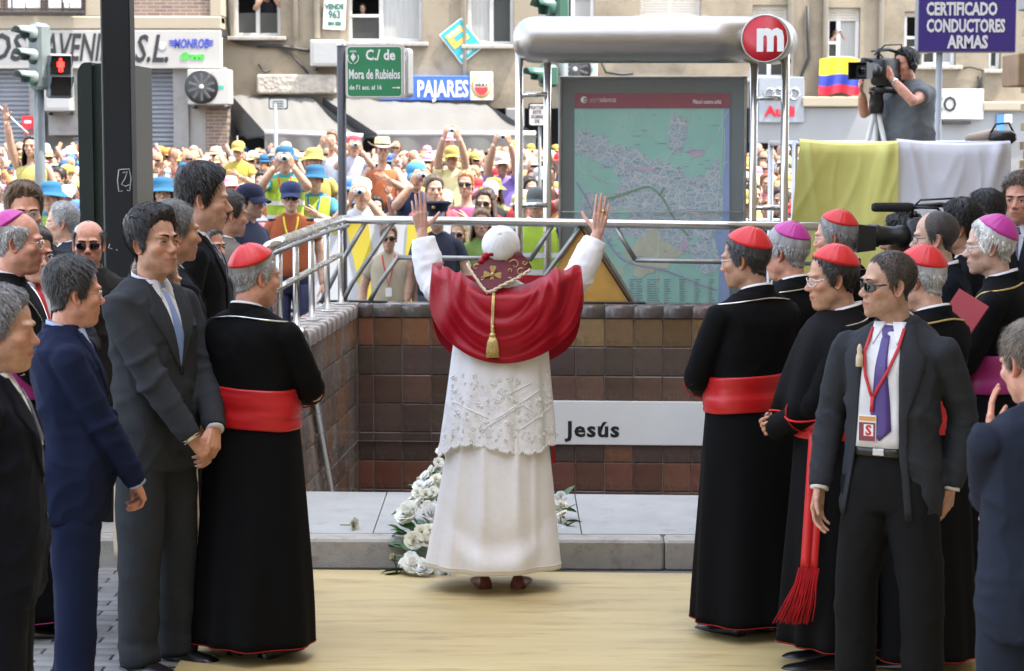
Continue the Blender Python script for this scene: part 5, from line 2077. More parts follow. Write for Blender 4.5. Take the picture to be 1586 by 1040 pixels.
# the city's coat of arms, reduced to its outline: crowned lozenge between two letters and leaf sprays
em = MB()
cx, cz = -.155, .105
em.add(prism([(cx, cz + .030), (cx + .020, cz), (cx, cz - .034), (cx - .020, cz)], -.0655, -.063), 0, False)
for k in range(5):
    em.add(prism([(cx - .020 + .01 * k - .004, cz + .036), (cx - .020 + .01 * k + .004, cz + .036), (cx - .020 + .01 * k, cz + .052 + .006 * (k == 2))][::-1], -.0655, -.063), 0, False)
for s in (-1, 1):
    aa = np.linspace(R(-80), R(25), 9)
    em.add(tube(np.stack([cx + s * .040 * np.cos(aa), np.full(9, -.064), cz + .045 * np.sin(aa) - .004], -1), .0035, 6))
em.build('emblem', wl_, pl_)
street_plate(612, 75, 639, 152, GY + .16, -34, [('e', .10, .03, .09, .003, .84)], th=.06)

# ------------------------------------------------------------------ traffic lights
tl_m = M('signal_green_grey', (.16, .19, .185), .45, var=.12, vs=5)
tl2_m = M('signal_grey', (.12, .14, .145), .5, var=.12, vs=5)
lens_off = M('signal_lens_dark', (.02, .05, .045), .15)


def signal_head(root, c, w, n, yawd, lens, name='signal_head', m=tl_m):
    h = w * 1.12 * n
    r_ = obj(name, MB().add(box((0, .09, 0), (w, .16, h), .03), 0, False).mesh(name, m), root, tuple(c), (0, 0, R(yawd)))
    for k in range(n):
        z = h / 2 - w * 1.12 * (k + .5)
        MB().add(xf(lathe([(0, 0), (w * .40, 0), (w * .40, .012), (w * .3, .03), (0, .036)], 20), rotx(R(90)), (0, .01, z))).build('lens', lens[k], r_)
        aa = np.linspace(R(-25), R(205), 22)
        g_ = []
        for y_, s_ in ((.012, 1.0), (-.08, 1.0), (-.19, .93), (-.19, .90), (-.08, .96), (.012, .96)):
            g_.append(np.stack([w * .45 * s_ * np.cos(aa), np.where(np.sin(aa) < .2, y_ * .45, y_), z + w * .45 * s_ * np.sin(aa)], -1))
        g_ = np.array(g_)
        MB().add((g_.reshape(-1, 3), gridf(6, 22))).build('visor', m, r_)
    return r_


SY = 20.6
tr = empty('traffic_light', tuple(at(63, 300, SY) * Vector((1, 1, 0)) + Vector((0, 0, -.13))))
tag(tr, 'grey green traffic light with three hooded lamps and a red walking figure at its side', 'traffic light')
o_ = np.array(tr.location)
S_ = lambda px, py, y=SY: np.array(at(px, py, y)) - o_
MB().add(tube([(0, 0, 0), (0, 0, 1.5), (0, 0, S_(63, 40)[2])], .052, 14)).build('pole', tl2_m, tr)
MB().add(lathe([(.055, S_(63, 40)[2]), (.05, S_(63, 36)[2]), (.0, S_(63, 35)[2])], 14)).build('pole_cap', tl2_m, tr)
signal_head(tr, S_(50, 88, SY - .10), .185, 3, -38, [lens_off, lens_off, M('signal_lens_green', (.02, .13, .07), .15)])
ph_ = S_(94, 118, SY - .05)
pr = obj('pedestrian_head', MB().add(box((0, .07, 0), (.24, .14, .42), .02), 0, False).mesh('pedestrian_head', tl2_m), tr, tuple(ph_), (0, 0, R(22)))
for z_ in (.10, -.10):
    MB().add(box((0, -.004, z_), (.20, .012, .17), .006), 0, False).build('lens', black_m, pr)
    g_ = [[(-.105, 0, z_ - .02), (-.105, 0, z_ + .095), (.105, 0, z_ + .095), (.105, 0, z_ - .02)], [(-.105, -.10, z_ + .05), (-.105, -.12, z_ + .09), (.105, -.12, z_ + .09), (.105, -.10, z_ + .05)]]
    MB().add(loft(g_, False, False), 0, False).build('visor', tl2_m, pr)
redl = M('red_signal', (1.0, .02, .015), .4, var=0, emit=1.6)
mb = MB()
mb.add(xf(lathe([(0, -.002), (.014, -.002), (.014, .002), (0, .002)], 12), rotx(R(90)), (0, -.014, .155)))
mb.add(box((0, -.014, .112), (.040, .004, .056), .004))
for s in (-1, 1):
    mb.add(box((s * .012, -.014, .063), (.014, .004, .05), .002))
    mb.add(box((s * .028, -.014, .108), (.011, .004, .05), .002))
mb.build('standing_figure', redl, pr)
tr2 = empty('traffic_light', tuple(at(872, 300, 24.0) * Vector((1, 1, 0)) + Vector((0, 0, -.13))))
tag(tr2, 'green hooded traffic light partly hidden behind the steel totem', 'traffic light')
o_ = np.array(tr2.location)
S2 = lambda px, py, y=24.0: np.array(at(px, py, y)) - o_
MB().add(tube([(0, 0, 0), (0, 0, 1.5), (0, 0, S2(872, -60)[2])], .055, 14)).build('pole', tl2_m, tr2)
tg_m = M('signal_green_paint', (.045, .12, .085), .4, var=.12, vs=5)
signal_head(tr2, S2(852, 14, 23.9), .30, 1, -62, [lens_off], m=tg_m)
signal_head(tr2, S2(838, 118, 23.9), .22, 1, -62, [lens_off], m=tg_m)
np_ = empty('notice_sign', tuple(at(834, 300, 24.4) * Vector((1, 1, 0)) + Vector((0, 0, -.13))))
tag(np_, 'white framed notice plate glimpsed between the left steel posts of the totem', 'sign')
o_ = np.array(np_.location)
S3 = lambda px, py: np.array(at(px, py, 24.4)) - o_
c = S3(836, 178)
MB().add(prism(rrect(.26, .26, .03)[::-1], -.01, .01), 0, False).build('plate', black_m, np_).location = tuple(c)
MB().add(prism(rrect(.235, .235, .025)[::-1], -.014, .0), 0, False).build('face', wl_, np_).location = tuple(c)
for k, t_ in enumerate(('PEATON', 'ESTE', 'SOBRE', 'DE')):
    put_text(t_, .052, ink, np_, (c[0] - .03, c[1] - .016, c[2] + .065 - .052 * k), bold=.001, depth=.0005, width=.9)
MB().add(tube([(c[0], .02, 0), (c[0], .02, 1), (c[0], .02, c[2])], .02, 8)).build('post', tl2_m, np_)
zp = empty('zone_sign', tuple(at(428, 300, 30.5) * Vector((1, 1, 0)) + Vector((0, 0, -.13))))
tag(zp, 'small grey plate on a thin post in front of the shorter awning', 'sign')
c = np.array(at(431, 161, 30.5)) - np.array(zp.location)
MB().add(prism(rrect(.27, .16, .03)[::-1], -.01, .01), 0, False).build('plate', black_m, zp).location = tuple(c)
MB().add(prism(rrect(.24, .13, .025)[::-1], -.014, .0), 0, False).build('face', M('plate_grey', (.42, .44, .43), .5), zp).location = tuple(c)
for k in range(3):
    MB().add(box((c[0], c[1] - .016, c[2] + .035 - .035 * k), (.15, .003, .010)), 0, False).build('printed_line', ink, zp)
MB().add(tube([(0, 0, 0), (0, 0, 1), (0, 0, c[2])], .028, 10)).build('post', M('plate_post', (.20, .21, .21), .5), zp)

# ------------------------------------------------------------------ dark steel column and poster pillar
colm = M('dark_column_paint', (.010, .0105, .0115), .55, spec=.25, var=.25, vs=1.6, bump=.15, bs=30, stretch=(1, 1, .35), rvar=.1)
dc = empty('lamp_column', tuple(at(187, 300, 13.3) * Vector((1, 1, 0))))
tag(dc, 'thick square dark grey steel column with chalk scribbles rising out of the frame', 'column')
o_ = np.array(dc.location)
w = 49 / F_PX * 13.3
MB().add(box((0, 0, 3.0), (w * .90, w * .9, 6.0), .008), 0, False).build('shaft', colm, dc)
MB().add(box((-w * .465, .02, 3.0), (w * .07, w * .75, 6.0), .004), 0, False).build('edge_strip', M('column_edge', (.07, .07, .07), .4, var=.1), dc)
chalk = M('chalk', (.33, .33, .33), .9, var=.2, vs=60)
K_ = lambda px, py: np.array(at(px, py, 13.3 - w * .45 - .002)) - o_
for pts in ([(184, 263), (182, 280), (184, 297), (190, 296)], [(185, 263), (200, 262), (203, 276), (201, 296), (197, 295)], [(190, 268), (197, 266), (194, 276), (188, 286), (195, 289), (200, 286)], [(170, 378), (168, 384), (174, 386)], [(180, 387), (182, 388)]):
    MB().add(ribbon([K_(*p_) for p_ in pts], .006, .001)).build('chalk_mark', chalk, dc)
mu = empty('advert_pillar', tuple(at(168, 300, 15.2) * Vector((1, 1, 0))))
tag(mu, 'dark green poster pillar with rounded top standing behind the dark square column', 'poster pillar')
o_ = np.array(mu.location)
M_ = lambda px, py: np.array(at(px, py, 15.2)) - o_
xl, xm, xr, zt = M_(120, 100)[0], M_(140, 100)[0], M_(197, 100)[0], M_(150, 97)[2]
gm = M('pillar_green', (.011, .018, .016), .4, spec=.3, var=.15, vs=2)


def rslab(x0, x1, y0, y1, zt, m, name):
    r_ = .10
    pr_ = [(x0, 0)] + [(x0 + r_ * (1 - math.cos(t)) * .6, zt - r_ + r_ * math.sin(t)) for t in np.linspace(0, math.pi / 2, 7)] + [(x1, zt), (x1, 0)]
    return MB().add(prism(pr_[::-1], y0, y1), 0, False).build(name, m, mu)


rslab(xl, xm + .01, -.02, .30, zt, gm, 'side_panel')
rslab(xm - .012, xr - .03, .03, 1.2, zt - .005, M('pillar_body', (.015, .024, .021), .4, spec=.3, var=.15, vs=2), 'case')
MB().add(box((xr - .012, .12, zt / 2 + .5), (.02, .14, zt - 1.15), .008), 0, False).build('poster_frame', steel_m, mu)
MB().add(box((xr + .004, .08, zt / 2 + .5), (.010, .05, zt - 1.3)), 0, False).build('poster', M('poster_yellow', (.60, .50, .10), .5, var=.2, vs=2), mu)

# ------------------------------------------------------------------ scaffold with hung cloths for the camera crew
sf = empty('camera_platform', tuple(at(1395, 300, 16.4) * Vector((1, 1, 0))))
tag(sf, 'raised metal camera platform screened by hung cloths', 'platform')
o_ = np.array(sf.location)
Q_ = lambda px, py, y=16.4: np.array(at(px, py, y)) - o_
xa, xb = Q_(1232, 220)[0], Q_(1562, 220)[0]
ztop = Q_(1395, 222)[2]
DECK = 1.12
al = M('aluminium', (.50, .50, .50), .4, .9, var=.1)
for x in (xa, xb, (xa + xb) / 2):
    for y in (.03, 1.55):
        MB().add(tube([(x, y, 0), (x, y, .6), (x, y, ztop)], .024, 10)).build('upright', al, sf)
for z in (ztop - .005, DECK - .12):
    for y in (.03, 1.55):
        if y > 1 and z > DECK:
            pass
        MB().add(tube([(xa, y, z), ((xa + xb) / 2, y, z), (xb, y, z)], .022, 10)).build('cross_tube', al, sf)
for x in (xa, xb):
    MB().add(tube([(x, .03, ztop - .005), (x, .8, ztop - .005), (x, 1.55, ztop - .005)], .022, 10)).build('cross_tube', al, sf)
for k in range(7):
    MB().add(box(((xa + xb) / 2, .13 + .22 * k, DECK - .03), (xb - xa, .21, .04), .004), 0, False).build('deck_board', M('deck_wood', (.30, .22, .14), .8, var=.2, vs=5, stretch=(.3, 4, 1)), sf)


def hung_cloth(name, px0, px1, m, label, seed, spread, lift=0.0, y=16.36):
    A, B = np.array(at(px0, 219, y)), np.array(at(px1, 222, y))
    r0 = np.array([A[0], y, A[2]])
    n, m_ = 60, 40
    g = np.zeros((m_, n, 3))
    Hc = A[2] - .66
    for i in range(m_):
        t = i / (m_ - 1)
        for j in range(n):
            s = j / (n - 1)
            x = (B[0] - A[0]) * s - spread * t * (1 - s) * .9
            fold = .008 * math.sin(s * 21 + seed + t * 2.5) * (.1 + t) + .022 * math.sin(s * 6 + t * 2.8 + seed)
            tens = .05 * math.exp(-((s - .10 - t * .35) / .05) ** 2) * math.exp(-t * 2.2) + .045 * math.exp(-((s - .9 + t * .35) / .06) ** 2) * math.exp(-t * 2.5)
            tens += .018 * (1 - abs(float(noise(np.array([[s * 5 + t * 3.2, t * 1.6 - s * 2.5, seed]]), 3)[0]))) ** 5 * (.3 + .7 * math.sin(math.pi * min(1, t * 1.3)))
            sag = -.022 * math.sin(math.pi * s) * (1 - t)
            roll = .03 * math.exp(-(t / .02) ** 2)
            g[i, j] = (x, -.03 - fold - tens + roll, (B[2] - A[2]) * s + sag - Hc * t)
    mb_ = MB().add((g.reshape(-1, 3), gridf(m_, n)))
    g2 = g[:1].repeat(4, 0).copy()
    for k in range(4):
        g2[k, :, 1] += .03 * k
        g2[k, :, 2] += .022 * math.sin(k * 1.05)
    mb_.add((g2.reshape(-1, 3), gridf(4, n)[:, ::-1]))
    ob = mb_.build(name, m, None, loc=tuple(r0))
    tag(ob, label, 'cloth')


hung_cloth('cloth_banner', 1238, 1390, M('yellow_cloth', (.70, .66, .20), .8, var=.05, vs=6, sheen=.1), 'yellow half of the cloths hung over the camera platform rail', 1.0, .16)
hung_cloth('cloth_banner', 1390, 1566, M('white_cloth', (.62, .61, .65), .8, var=.05, vs=6, sheen=.1), 'white half of the cloths hung over the camera platform rail', 4.0, 0.0)

# crowd barrier with the papal colours
bq = empty('crowd_barrier', tuple(at(600, 400, 20.3) * Vector((1, 1, 0)) + Vector((0, 0, -.13))))
tag(bq, 'low steel crowd barrier hung with a white and yellow banner behind the railing', 'barrier')
o_ = np.array(bq.location)
B_ = lambda px, py, y=20.3: np.array(at(px, py, y)) - o_
xa, xb, zt, zb = B_(330, 345)[0], B_(1230, 345)[0], B_(600, 342)[2], B_(600, 478)[2]
for z in (zt, zb - .06):
    MB().add(tube([(xa, 0, z), (0, 0, z), (xb, 0, z)], .02, 8)).build('bar', al, bq)
for px in (335, 445, 720, 860, 1000, 1230):
    x = B_(px, 345)[0]
    MB().add(tube([(x, 0, 0), (x, 0, .5), (x, 0, zt)], .018, 8)).build('upright', al, bq)
xw, xe = B_(440, 345)[0], B_(722, 345)[0]
wb, yb = M('banner_white', (.62, .64, .66), .7, var=.04), M('banner_yellow', (.68, .56, .06), .7, var=.05)
MB().add(box(((xw + xe) / 2, -.03, (zt + zb) / 2), (xe - xw, .012, zt - zb)), 0, False).build('banner', wb, bq)
s_ = lambda px, py: (float(B_(px, py)[0]), float(B_(px, py)[2]))
for poly in ([(536, 346), (571, 346), (581, 430), (588, 474), (562, 474), (552, 420)], [(514, 352), (523, 352), (523, 362), (514, 362)], [(632, 346), (668, 346), (650, 474), (622, 474)]):
    MB().add(prism([s_(*p_) for p_ in poly][::-1], -.046, -.038), 0, False).build('banner_stripe', yb, bq)


# ------------------------------------------------------------------ the people in the foreground
def stand(px, py, y, z0=0.0):
    """Place of somebody whose head top shows at px, py when standing at depth y, and the scale of the body."""
    p = at(px, py, y)
    return (p[0], y, z0), (p[2] - z0) / 1.765


def person(px, py, y, yaw, label, skin=(.46, .27, .18), hp={}, look=(0, 0, 0), hair=None, arms=('hang', 'hang'), z0=0.0, group=None, hero=True, torso=(1, 1), handvox=.0042):
    loc, k = stand(px, py, y, z0)
    rot = tuple(R(a) for a in look)
    mb = body_mesh(hp, rot, torso=torso)
    A = []
    sh = MB()
    for pose, left in zip(arms, (True, False)):
        a = arm_points(pose, left)
        A.append(a)
        S, E, T, d, pn, cu, th = a
        hand_shells(sh, T, d, pn, left, cu, thumb=th, fore=T + (E - T) * .30, spread=.05)
        mb.add(tube([S, (S + E) / 2, E, T + (E - T) * .28], [.05, .045, .038, .033], 10))
    v, f, nn = remesh(sh, handvox if y < 8.8 or handvox < .0035 else .0058, 2, .4)
    tips = np.ones((len(v), 3)) * np.array([1.0, .93, .90])
    mb.add((v, f), tint=tips)
    b = mb.build('person', skin_m, None, True, loc)
    b.rotation_euler = (0, 0, R(yaw))
    b.scale = (k, k, k)
    b.color = (*skin, 1)
    tag(b, label, 'person', group)
    if hair:
        kind, color = hair[0], hair[1]
        kw = hair[2] if len(hair) > 2 else {}
        o = hair_mesh(hp, rot, kind, seed=int(px) % 17 + 1, **kw).build('hair', hair_m, b, True)
        o.color = (*color, 1)
    return b, A, rot


def suit(b, A, color, shirt=(.70, .70, .70), tie=None, wide=1.0, belly=0.0, seed=0, m=None, vz=1.14, vw=.052, legs=True, trousers=None, front=True, amp=.0105, stance=.10, pin=True, cuffs=True, lapel=True, shoe=(.012, .011, .012), deep=1.0):
    m = m or wool_m
    g, v, f = garment('jacket', JACKET, A, m, color, b, wide, belly, seed=seed, amp=amp, deep=deep)
    c = collar_mesh(1.474, .034, .073, .074, .028, R(62), .02, .94)
    o = MB().add(c).build('collar', m, g)
    o.color = (*color, 1)
    o = MB().add(collar_mesh()).build('shirt_collar', cloth_m, b)
    o.color = (*shirt, 1)
    if front:
        t = bvh(v, f)
        rows = []
        for i in range(14):
            q = i / 13
            z = 1.482 + (vz - 1.482) * q
            w = vw * (1 - q) ** .8 + .004
            rows.append((z, -w, w))
        o = MB().add(drape_strip(t, rows, .0045, nx=9)).build('shirt', cloth_m, b)
        o.color = (*shirt, 1)
        if lapel:
            for s in (-1, 1):
                L, prof = [], []
                for i in range(18):
                    q = i / 17
                    z = 1.478 + (vz - 1.478) * q
                    w = vw * (1 - q) ** .8
                    lw = np.interp(q, (0, .20, .27, .30, .42, 1), (.030, .055, .050, .078, .070, .006))
                    xa, xb = s * (w - .002), s * (w + lw)
                    L.append((z - .004, min(xa, xb), max(xa, xb)))
                o = MB().add(drape_strip(t, L, .0085, nx=6)).build('lapel', m, g)
                o.color = (color[0] * 1.0, color[1] * 1.0, color[2] * 1.0, 1)
            for z in (vz - .015, vz - .125):
                p = drape(t, [(0.008, z)], .002)[0]
                MB().add(xf(lathe([(0, .004), (.009, .003), (.010, 0), (0, -.001)], 10), rotx(R(90)), p)).build('button', black_m, g)
        for s in (-1, 1):
            fl_ = [(1.488, .010, .056), (1.470, .014, .056), (1.450, .022, .052), (1.430, .032, .045), (1.418, .038, .040)]
            o = MB().add(drape_strip(t, [(z, min(s * a_, s * c_), max(s * a_, s * c_)) for z, a_, c_ in fl_], .0095, nx=5)).build('collar_point', cloth_m, b)
            o.color = (*shirt, 1)
        for z0_, x0_, x1_ in ((1.31, .085, .150),):
            hh = .016 if z0_ > 1.2 else .034
            o = MB().add(drape_strip(t, [(z0_ + hh * q, x0_, x1_) for q in (.5, 0, -.5)], .004, nx=6)).build('pocket', m, g)
            o.color = (*color, 1)
        if tie is not None:
            T = [(1.476, -.015, .015), (1.468, -.020, .020), (1.452, -.018, .018), (1.440, -.0125, .0125)]
            zt = max(vz - .04, 1.02)
            n = 9
            for i in range(n):
                q = i / (n - 1)
                z = 1.432 + (zt - 1.432) * q
                w = .013 + .024 * q ** .9
                T.append((z, -w, w))
            T += [(zt - .018, -.018, .018), (zt - .034, -.001, .001)]
            if vz > 1.1:
                T = [r for r in T if r[0] > vz + .004 or True]
                T = [(z, max(a, -(.004 + vw * (1 - min(1, max(0, (1.482 - z) / (1.482 - vz)))) ** .8)), min(c_, .004 + vw * (1 - min(1, max(0, (1.482 - z) / (1.482 - vz)))) ** .8)) for z, a, c_ in T if z > vz - .002]
            o = MB().add(drape_strip(t, T, .0075, nx=5)).build('tie', silk_m, b)
            o.color = (*tie, 1)
    if cuffs:
        for S, E, T, d, pn, cu, th in A:
            u = (T - E) / np.linalg.norm(T - E)
            o = MB().add(tube([T - u * .03, T - u * .005, T + u * .010], [.034, .0345, .035], 14)).build('cuff', cloth_m, b)
            o.color = (*shirt, 1)
    if legs:
        trousers_mesh(trousers or color, b, wide, stance, seed)
        shoes(b, shoe, stance)
    return g, v, f


CASSOCK = [(.96, .180, .118, .132, .005), (1.0, .178, .12, .130, .005), (1.08, .172, .122, .122, .005), (1.18, .174, .124, .122, .006)] + JACKET[5:]


def tube_ring(pts, r, n=6):
    return tube(np.concatenate([pts, pts[:1]]), r, n)


def cassock(b, A, color=(.0035, .0035, .0042), trim=(.30, .008, .008), sash=(.46, .006, .008), wide=1.0, belly=0.0, seed=0, hem=.085, w1=.25, d1=.22, sash_z=(1.0, 1.165), tilt=0.0, chain=(.55, .53, .48), tail=None, capelet=None, cross=False):
    g, v, f = garment('cassock', CASSOCK, A, wool_m, color, b, wide, belly, seed=seed, amp=.005, sl=(.062, .062, .058, .056, .060, .060))
    zt = sash_z[0] + .05
    sk = pleated_skirt(zt, hem, w1, d1, w1, d1, .006, folds=9, amp=.024, seed=seed)
    nq = sk.shape[1]
    zs = [r[0] for r in CASSOCK]
    t0 = torso_shell([(zt, *[np.interp(zt, zs, [r[j] for r in CASSOCK]) for j in (1, 2, 3, 4)])] * 2, nq, wide, belly)[0][:nq] * np.array([1.0, 1.0, 1])
    for i in range(len(sk)):
        q = i / (len(sk) - 1)
        wq = min(1, q * 1.0) ** .75
        sk[i, :, :2] = t0[:, :2] * (1 - wq) + sk[i, :, :2] * wq
    o = MB().add(skirt_shell(sk)).build('skirt', wool_m, b)
    o.color = (*color, 1)
    o2 = MB().add(tube_ring(sk[-1] * np.array([1.004, 1.004, 1]) + np.array([0, 0, .004]), .0020)).build('piping', cloth_m, o)
    o2.color = (*trim, 1)
    if sash:
        o = MB().add(girdle(CASSOCK, sash_z[0], sash_z[1], wide, belly, off=.0145, tilt=tilt)).build('sash', silk_m, b)
        o.color = (*sash, 1)
    o = MB().add(collar_mesh(1.478, .046, .066, .068, .028, 0, .026, .93)).build('clerical_collar', cloth_m, b)
    o.color = (.72, .71, .70, 1)
    o = MB().add(collar_mesh(1.470, .046, .072, .074, .028, 0, .028, .95, thick=.006)).build('cassock_collar', wool_m, g)
    o.color = (*color, 1)
    if chain:
        t = bvh(v, f)
        pts = wrap(t, [(ang, 1.462 - .020 * (1 - math.cos(ang - math.pi)) * 1.2) for ang in np.linspace(R(55), R(305), 34)], .006)
        L = drape(t, [(pts[0][0] * (1 - q), pts[0][2] - .24 * q) for q in (.15, .3, .45, .6, .75, .9)], .007)
        Rr = L * np.array([-1, 1, 1])
        allp = np.concatenate([L[::-1], pts, Rr])
        for _ in range(3):
            allp[1:-1] = (allp[:-2] + 2 * allp[1:-1] + allp[2:]) / 4
        o = MB().add(tube(allp, .0042, 6)).build('chain', gold_m if chain[2] < .3 else steel_m, b)
    for S, E, T, d, pn, cu, th in A:
        u = (T - E) / np.linalg.norm(T - E)
        x, y, _ = frame(u)
        for q, r in ((.0, .062), (.75, .062)):
            c = T - u * (.01 + q * .2)
            a = np.linspace(0, 2 * math.pi, 20, endpoint=False)
            if q:
                continue
            o = MB().add(tube_ring(c + (r * .80) * (np.cos(a)[:, None] * x + np.sin(a)[:, None] * y), .0032)).build('piping', cloth_m, g)
            o.color = (*trim, 1)
        c = T - u * .15
        a = np.linspace(0, 2 * math.pi, 20, endpoint=False)
        o = MB().add(tube_ring(c + .0655 * (np.cos(a)[:, None] * x + np.sin(a)[:, None] * y), .0036)).build('piping', cloth_m, g)
        o.color = (*trim, 1)
    shoes(b, (.010, .009, .010), .085, y=-.035)
    return g, v, f


def skullcap(b, hp, rot, color, tilt=28, ang=49, off=.0165):
    o = skullcap_mesh(hp, rot, tilt, ang, off).build('skullcap', silk_m, b)
    o.color = (*color, 1)
    return o


RED, PINK = (.55, .010, .012), (.42, .022, .24)
THIN = dict(top=.009, side=.010, cap=(26, 50))
fair, tan, olive, ruddy = (.58, .335, .235), (.46, .245, .155), (.43, .235, .15), (.58, .285, .195)

# --- left-hand group
hp = dict(nose=1.05, jaw=1.03, brow=1.2, beard=.35, age=.7, chin=1.1)
b, A, rot = person(236, 318, 8.42, 58, 'dark haired man in charcoal suit with light blue tie, jaw set, hands clasped', tan, hp, (-5, -3, 0), ('short', (.016, .012, .010), dict(top=.034, side=.015, sweep=.8)),
                   (((.075, -.225, .93), (1, .6, -.2), (-.6, -.35, -.75), (.05, 1, -.3), (.6, .8, .5), .35), ((.085, -.245, .915), (1, .6, -.2), (-.62, -.3, -.72), (.05, 1, -.3), (.6, .8, .5), .35)))
suit(b, A, (.030, .033, .038), (.60, .61, .66), (.16, .23, .42), .97, .1, seed=2, vz=1.16, stance=.105)
eye_parts(hp, rot, b, (.2, 0), hair=(.014, .011, .009), browk=1.25, squint=.35)
S, E, T = A[1][:3]
u = (T - E) / np.linalg.norm(T - E)
MB().add(tube([T - u * .012, T + u * .008], .0375, 18)).build('wristwatch', steel_m, b)

hp = dict(nose=1.15, fat=.5, age=.8, beard=.2)
b, A, rot = person(106, 394, 7.7, 103, 'man in navy blue suit turned away, dark greying hair, light blue cuffs', ruddy, hp, (12, 4, 0), ('short', (.035, .032, .030), dict(top=.026, side=.015)),
                   (((.065, -.235, .90), (1, .6, -.2), (-.6, -.35, -.75), (.05, 1, -.3), (.6, .8, .5), .35), ((.075, -.245, .885), (1, .6, -.2), (-.62, -.3, -.72), (.05, 1, -.3), (.6, .8, .5), .35)))
suit(b, A, (.008, .0125, .036), (.36, .44, .66), (.10, .09, .38), 1.0, .4, seed=4, vz=1.16)
glasses(hp, rot, b, metal=True)

hp = dict(nose=1.1, fat=.4, age=.7)
b, A, rot = person(-10, 437, 6.3, 96, 'grey haired man with an earpiece in dark suit at the bottom left corner', tan, hp, (-4, 6, 0), ('short', (.17, .165, .16), dict(top=.022, side=.013)), (((.215, .07, .88), (.4, 1, 0), (.05, -.1, -1), (-1, .15, 0), (.4, .5, .3), .4),) * 2)
suit(b, A, (.006, .007, .011), (.66, .66, .67), (.03, .035, .05), .98, .3, seed=6, vz=1.16)
ex = front_ear_x(hp)
MB().add((head_place(tube([(-ex - .012, -.004, -.02), (-ex - .018, .006, -.03), (-ex - .010, .026, -.045), (-ex + .004, .04, -.08), (-ex + .02, .05, -.12)], .0028, 6)[0], rot), tube([(0, 0, 0), (0, 0, 1), (0, 0, 2), (0, 0, 3), (0, 0, 4)], .0028, 6)[1])).build('earpiece', black_m, b)

# cardinal on the left
hp = dict(nose=1.1, fat=.7, age=1)
b, A, rot = person(386, 374, 8.55, 156, 'cardinal in black cassock and red sash standing before the left stair wall, red skullcap', ruddy, hp, (-32, 6, 0), ('short', (.30, .29, .275), dict(THIN, side=.011)), (((.05, -.25, 1.12), (1, .5, -.6), (-.95, -.25, .1), (.1, 1, .2), (.4, .5, .3), .4), ((.05, -.27, 1.12), (1, .5, -.6), (-.95, -.25, .1), (.1, 1, .2), (.4, .5, .3), .4)))
cassock(b, A, wide=1.0, belly=.6, seed=1, w1=.262, d1=.225, sash_z=(1.0, 1.17), tilt=.06)
skullcap(b, hp, rot, RED, 26, 50)
glasses(hp, rot, b, metal=True)

hp = dict(nose=1.25, fat=.8, age=1, chin=.9)
b, A, rot = person(18, 320, 9.0, 92, 'bishop in profile with purple skullcap and thin spectacles at the left edge', ruddy, hp, (4, 5, 0), ('bald', (.30, .29, .28), dict(side=.010, cap=(34, 40))), ('belly', 'belly'))
cassock(b, A, sash=(.30, .015, .14), trim=(.35, .02, .16), wide=1.1, belly=.9, seed=3)
skullcap(b, hp, rot, PINK, 34, 40, .013)
glasses(hp, rot, b, metal=True)

hp = dict(nose=1.1, fat=.5, age=.6, wide=1.03)
b, A, rot = person(34, 280, 10.6, 14, 'brown haired man with large metal spectacles facing the camera behind the bishop', ruddy, hp, (8, 6, 0), ('short', (.14, .085, .045), dict(top=.030, side=.014, sweep=-.7)), ('belly', 'belly'))
suit(b, A, (.018, .018, .020), (.62, .62, .63), (.5, .02, .03), 1.05, .5, seed=8)
eye_parts(hp, rot, b, hair=(.12, .08, .05))
glasses(hp, rot, b, metal=True, wide=.027, high=.021)

hp = dict(nose=1.0, fat=.4, age=.8)
b, A, rot = person(48, 345, 9.9, 40, 'man in spectacles with a red lanyard squeezed behind the purple capped bishop', ruddy, hp, (0, 8, 0), ('short', (.10, .09, .08), {}), ('pray', 'pray'))
suit(b, A, (.016, .016, .018), (.6, .6, .62), (.55, .02, .03), 1.0, .2, seed=9)
eye_parts(hp, rot, b)
glasses(hp, rot, b, metal=True)

hp = dict(nose=1.2, age=.8)
b, A, rot = person(100, 311, 13.6, -84, 'silver haired man with glasses in dark suit, in profile beside the traffic light pole', fair, hp, (0, 4, 0), ('short', (.36, .36, .355), dict(recede=.8)), ('hang', 'hang'))
suit(b, A, (.02, .026, .04), (.66, .68, .72), None, 1.0, .3, seed=10)
glasses(hp, rot, b, metal=True)

hp = dict(nose=1.1, jaw=1.04, age=.6, beard=.25, wide=1.03)
b, A, rot = person(136, 336, 10.9, -6, 'balding security man in black sunglasses beside the dark column, hand raised to his chest', ruddy, hp, (14, 2, 0), ('bald', (.06, .045, .035), dict(side=.007)), ('hang', 'chest'))
suit(b, A, (.022, .020, .018), (.10, .10, .10), (.25, .02, .02), 1.02, .1, seed=11)
eye_parts(hp, rot, b, hair=(.05, .035, .025))
glasses(hp, rot, b, True)

hp = dict(nose=1.35, jaw=1.02, beard=.3, chin=1.1)
b, A, rot = person(303, 250, 9.65, 98, 'very tall dark haired man in black suit and navy tie, in profile', fair, hp, (0, 8, 0), ('short', (.012, .009, .008), dict(top=.030, side=.017)), ('hang', 'hang'))
suit(b, A, (.005, .0055, .007), (.72, .72, .73), (.02, .025, .07), 1.02, .0, seed=12, vz=1.16)

hp = dict(nose=1.1, age=.8, fat=.3)
b, A, rot = person(262, 304, 9.15, 118, 'man with cropped greying hair seen from behind the frowning man in charcoal', tan, hp, (0, 4, 0), ('short', (.13, .125, .12), dict(top=.013, side=.011)), ('hang', 'hang'))
suit(b, A, (.007, .008, .012), (.7, .7, .7), None, 1.0, .1, seed=13)

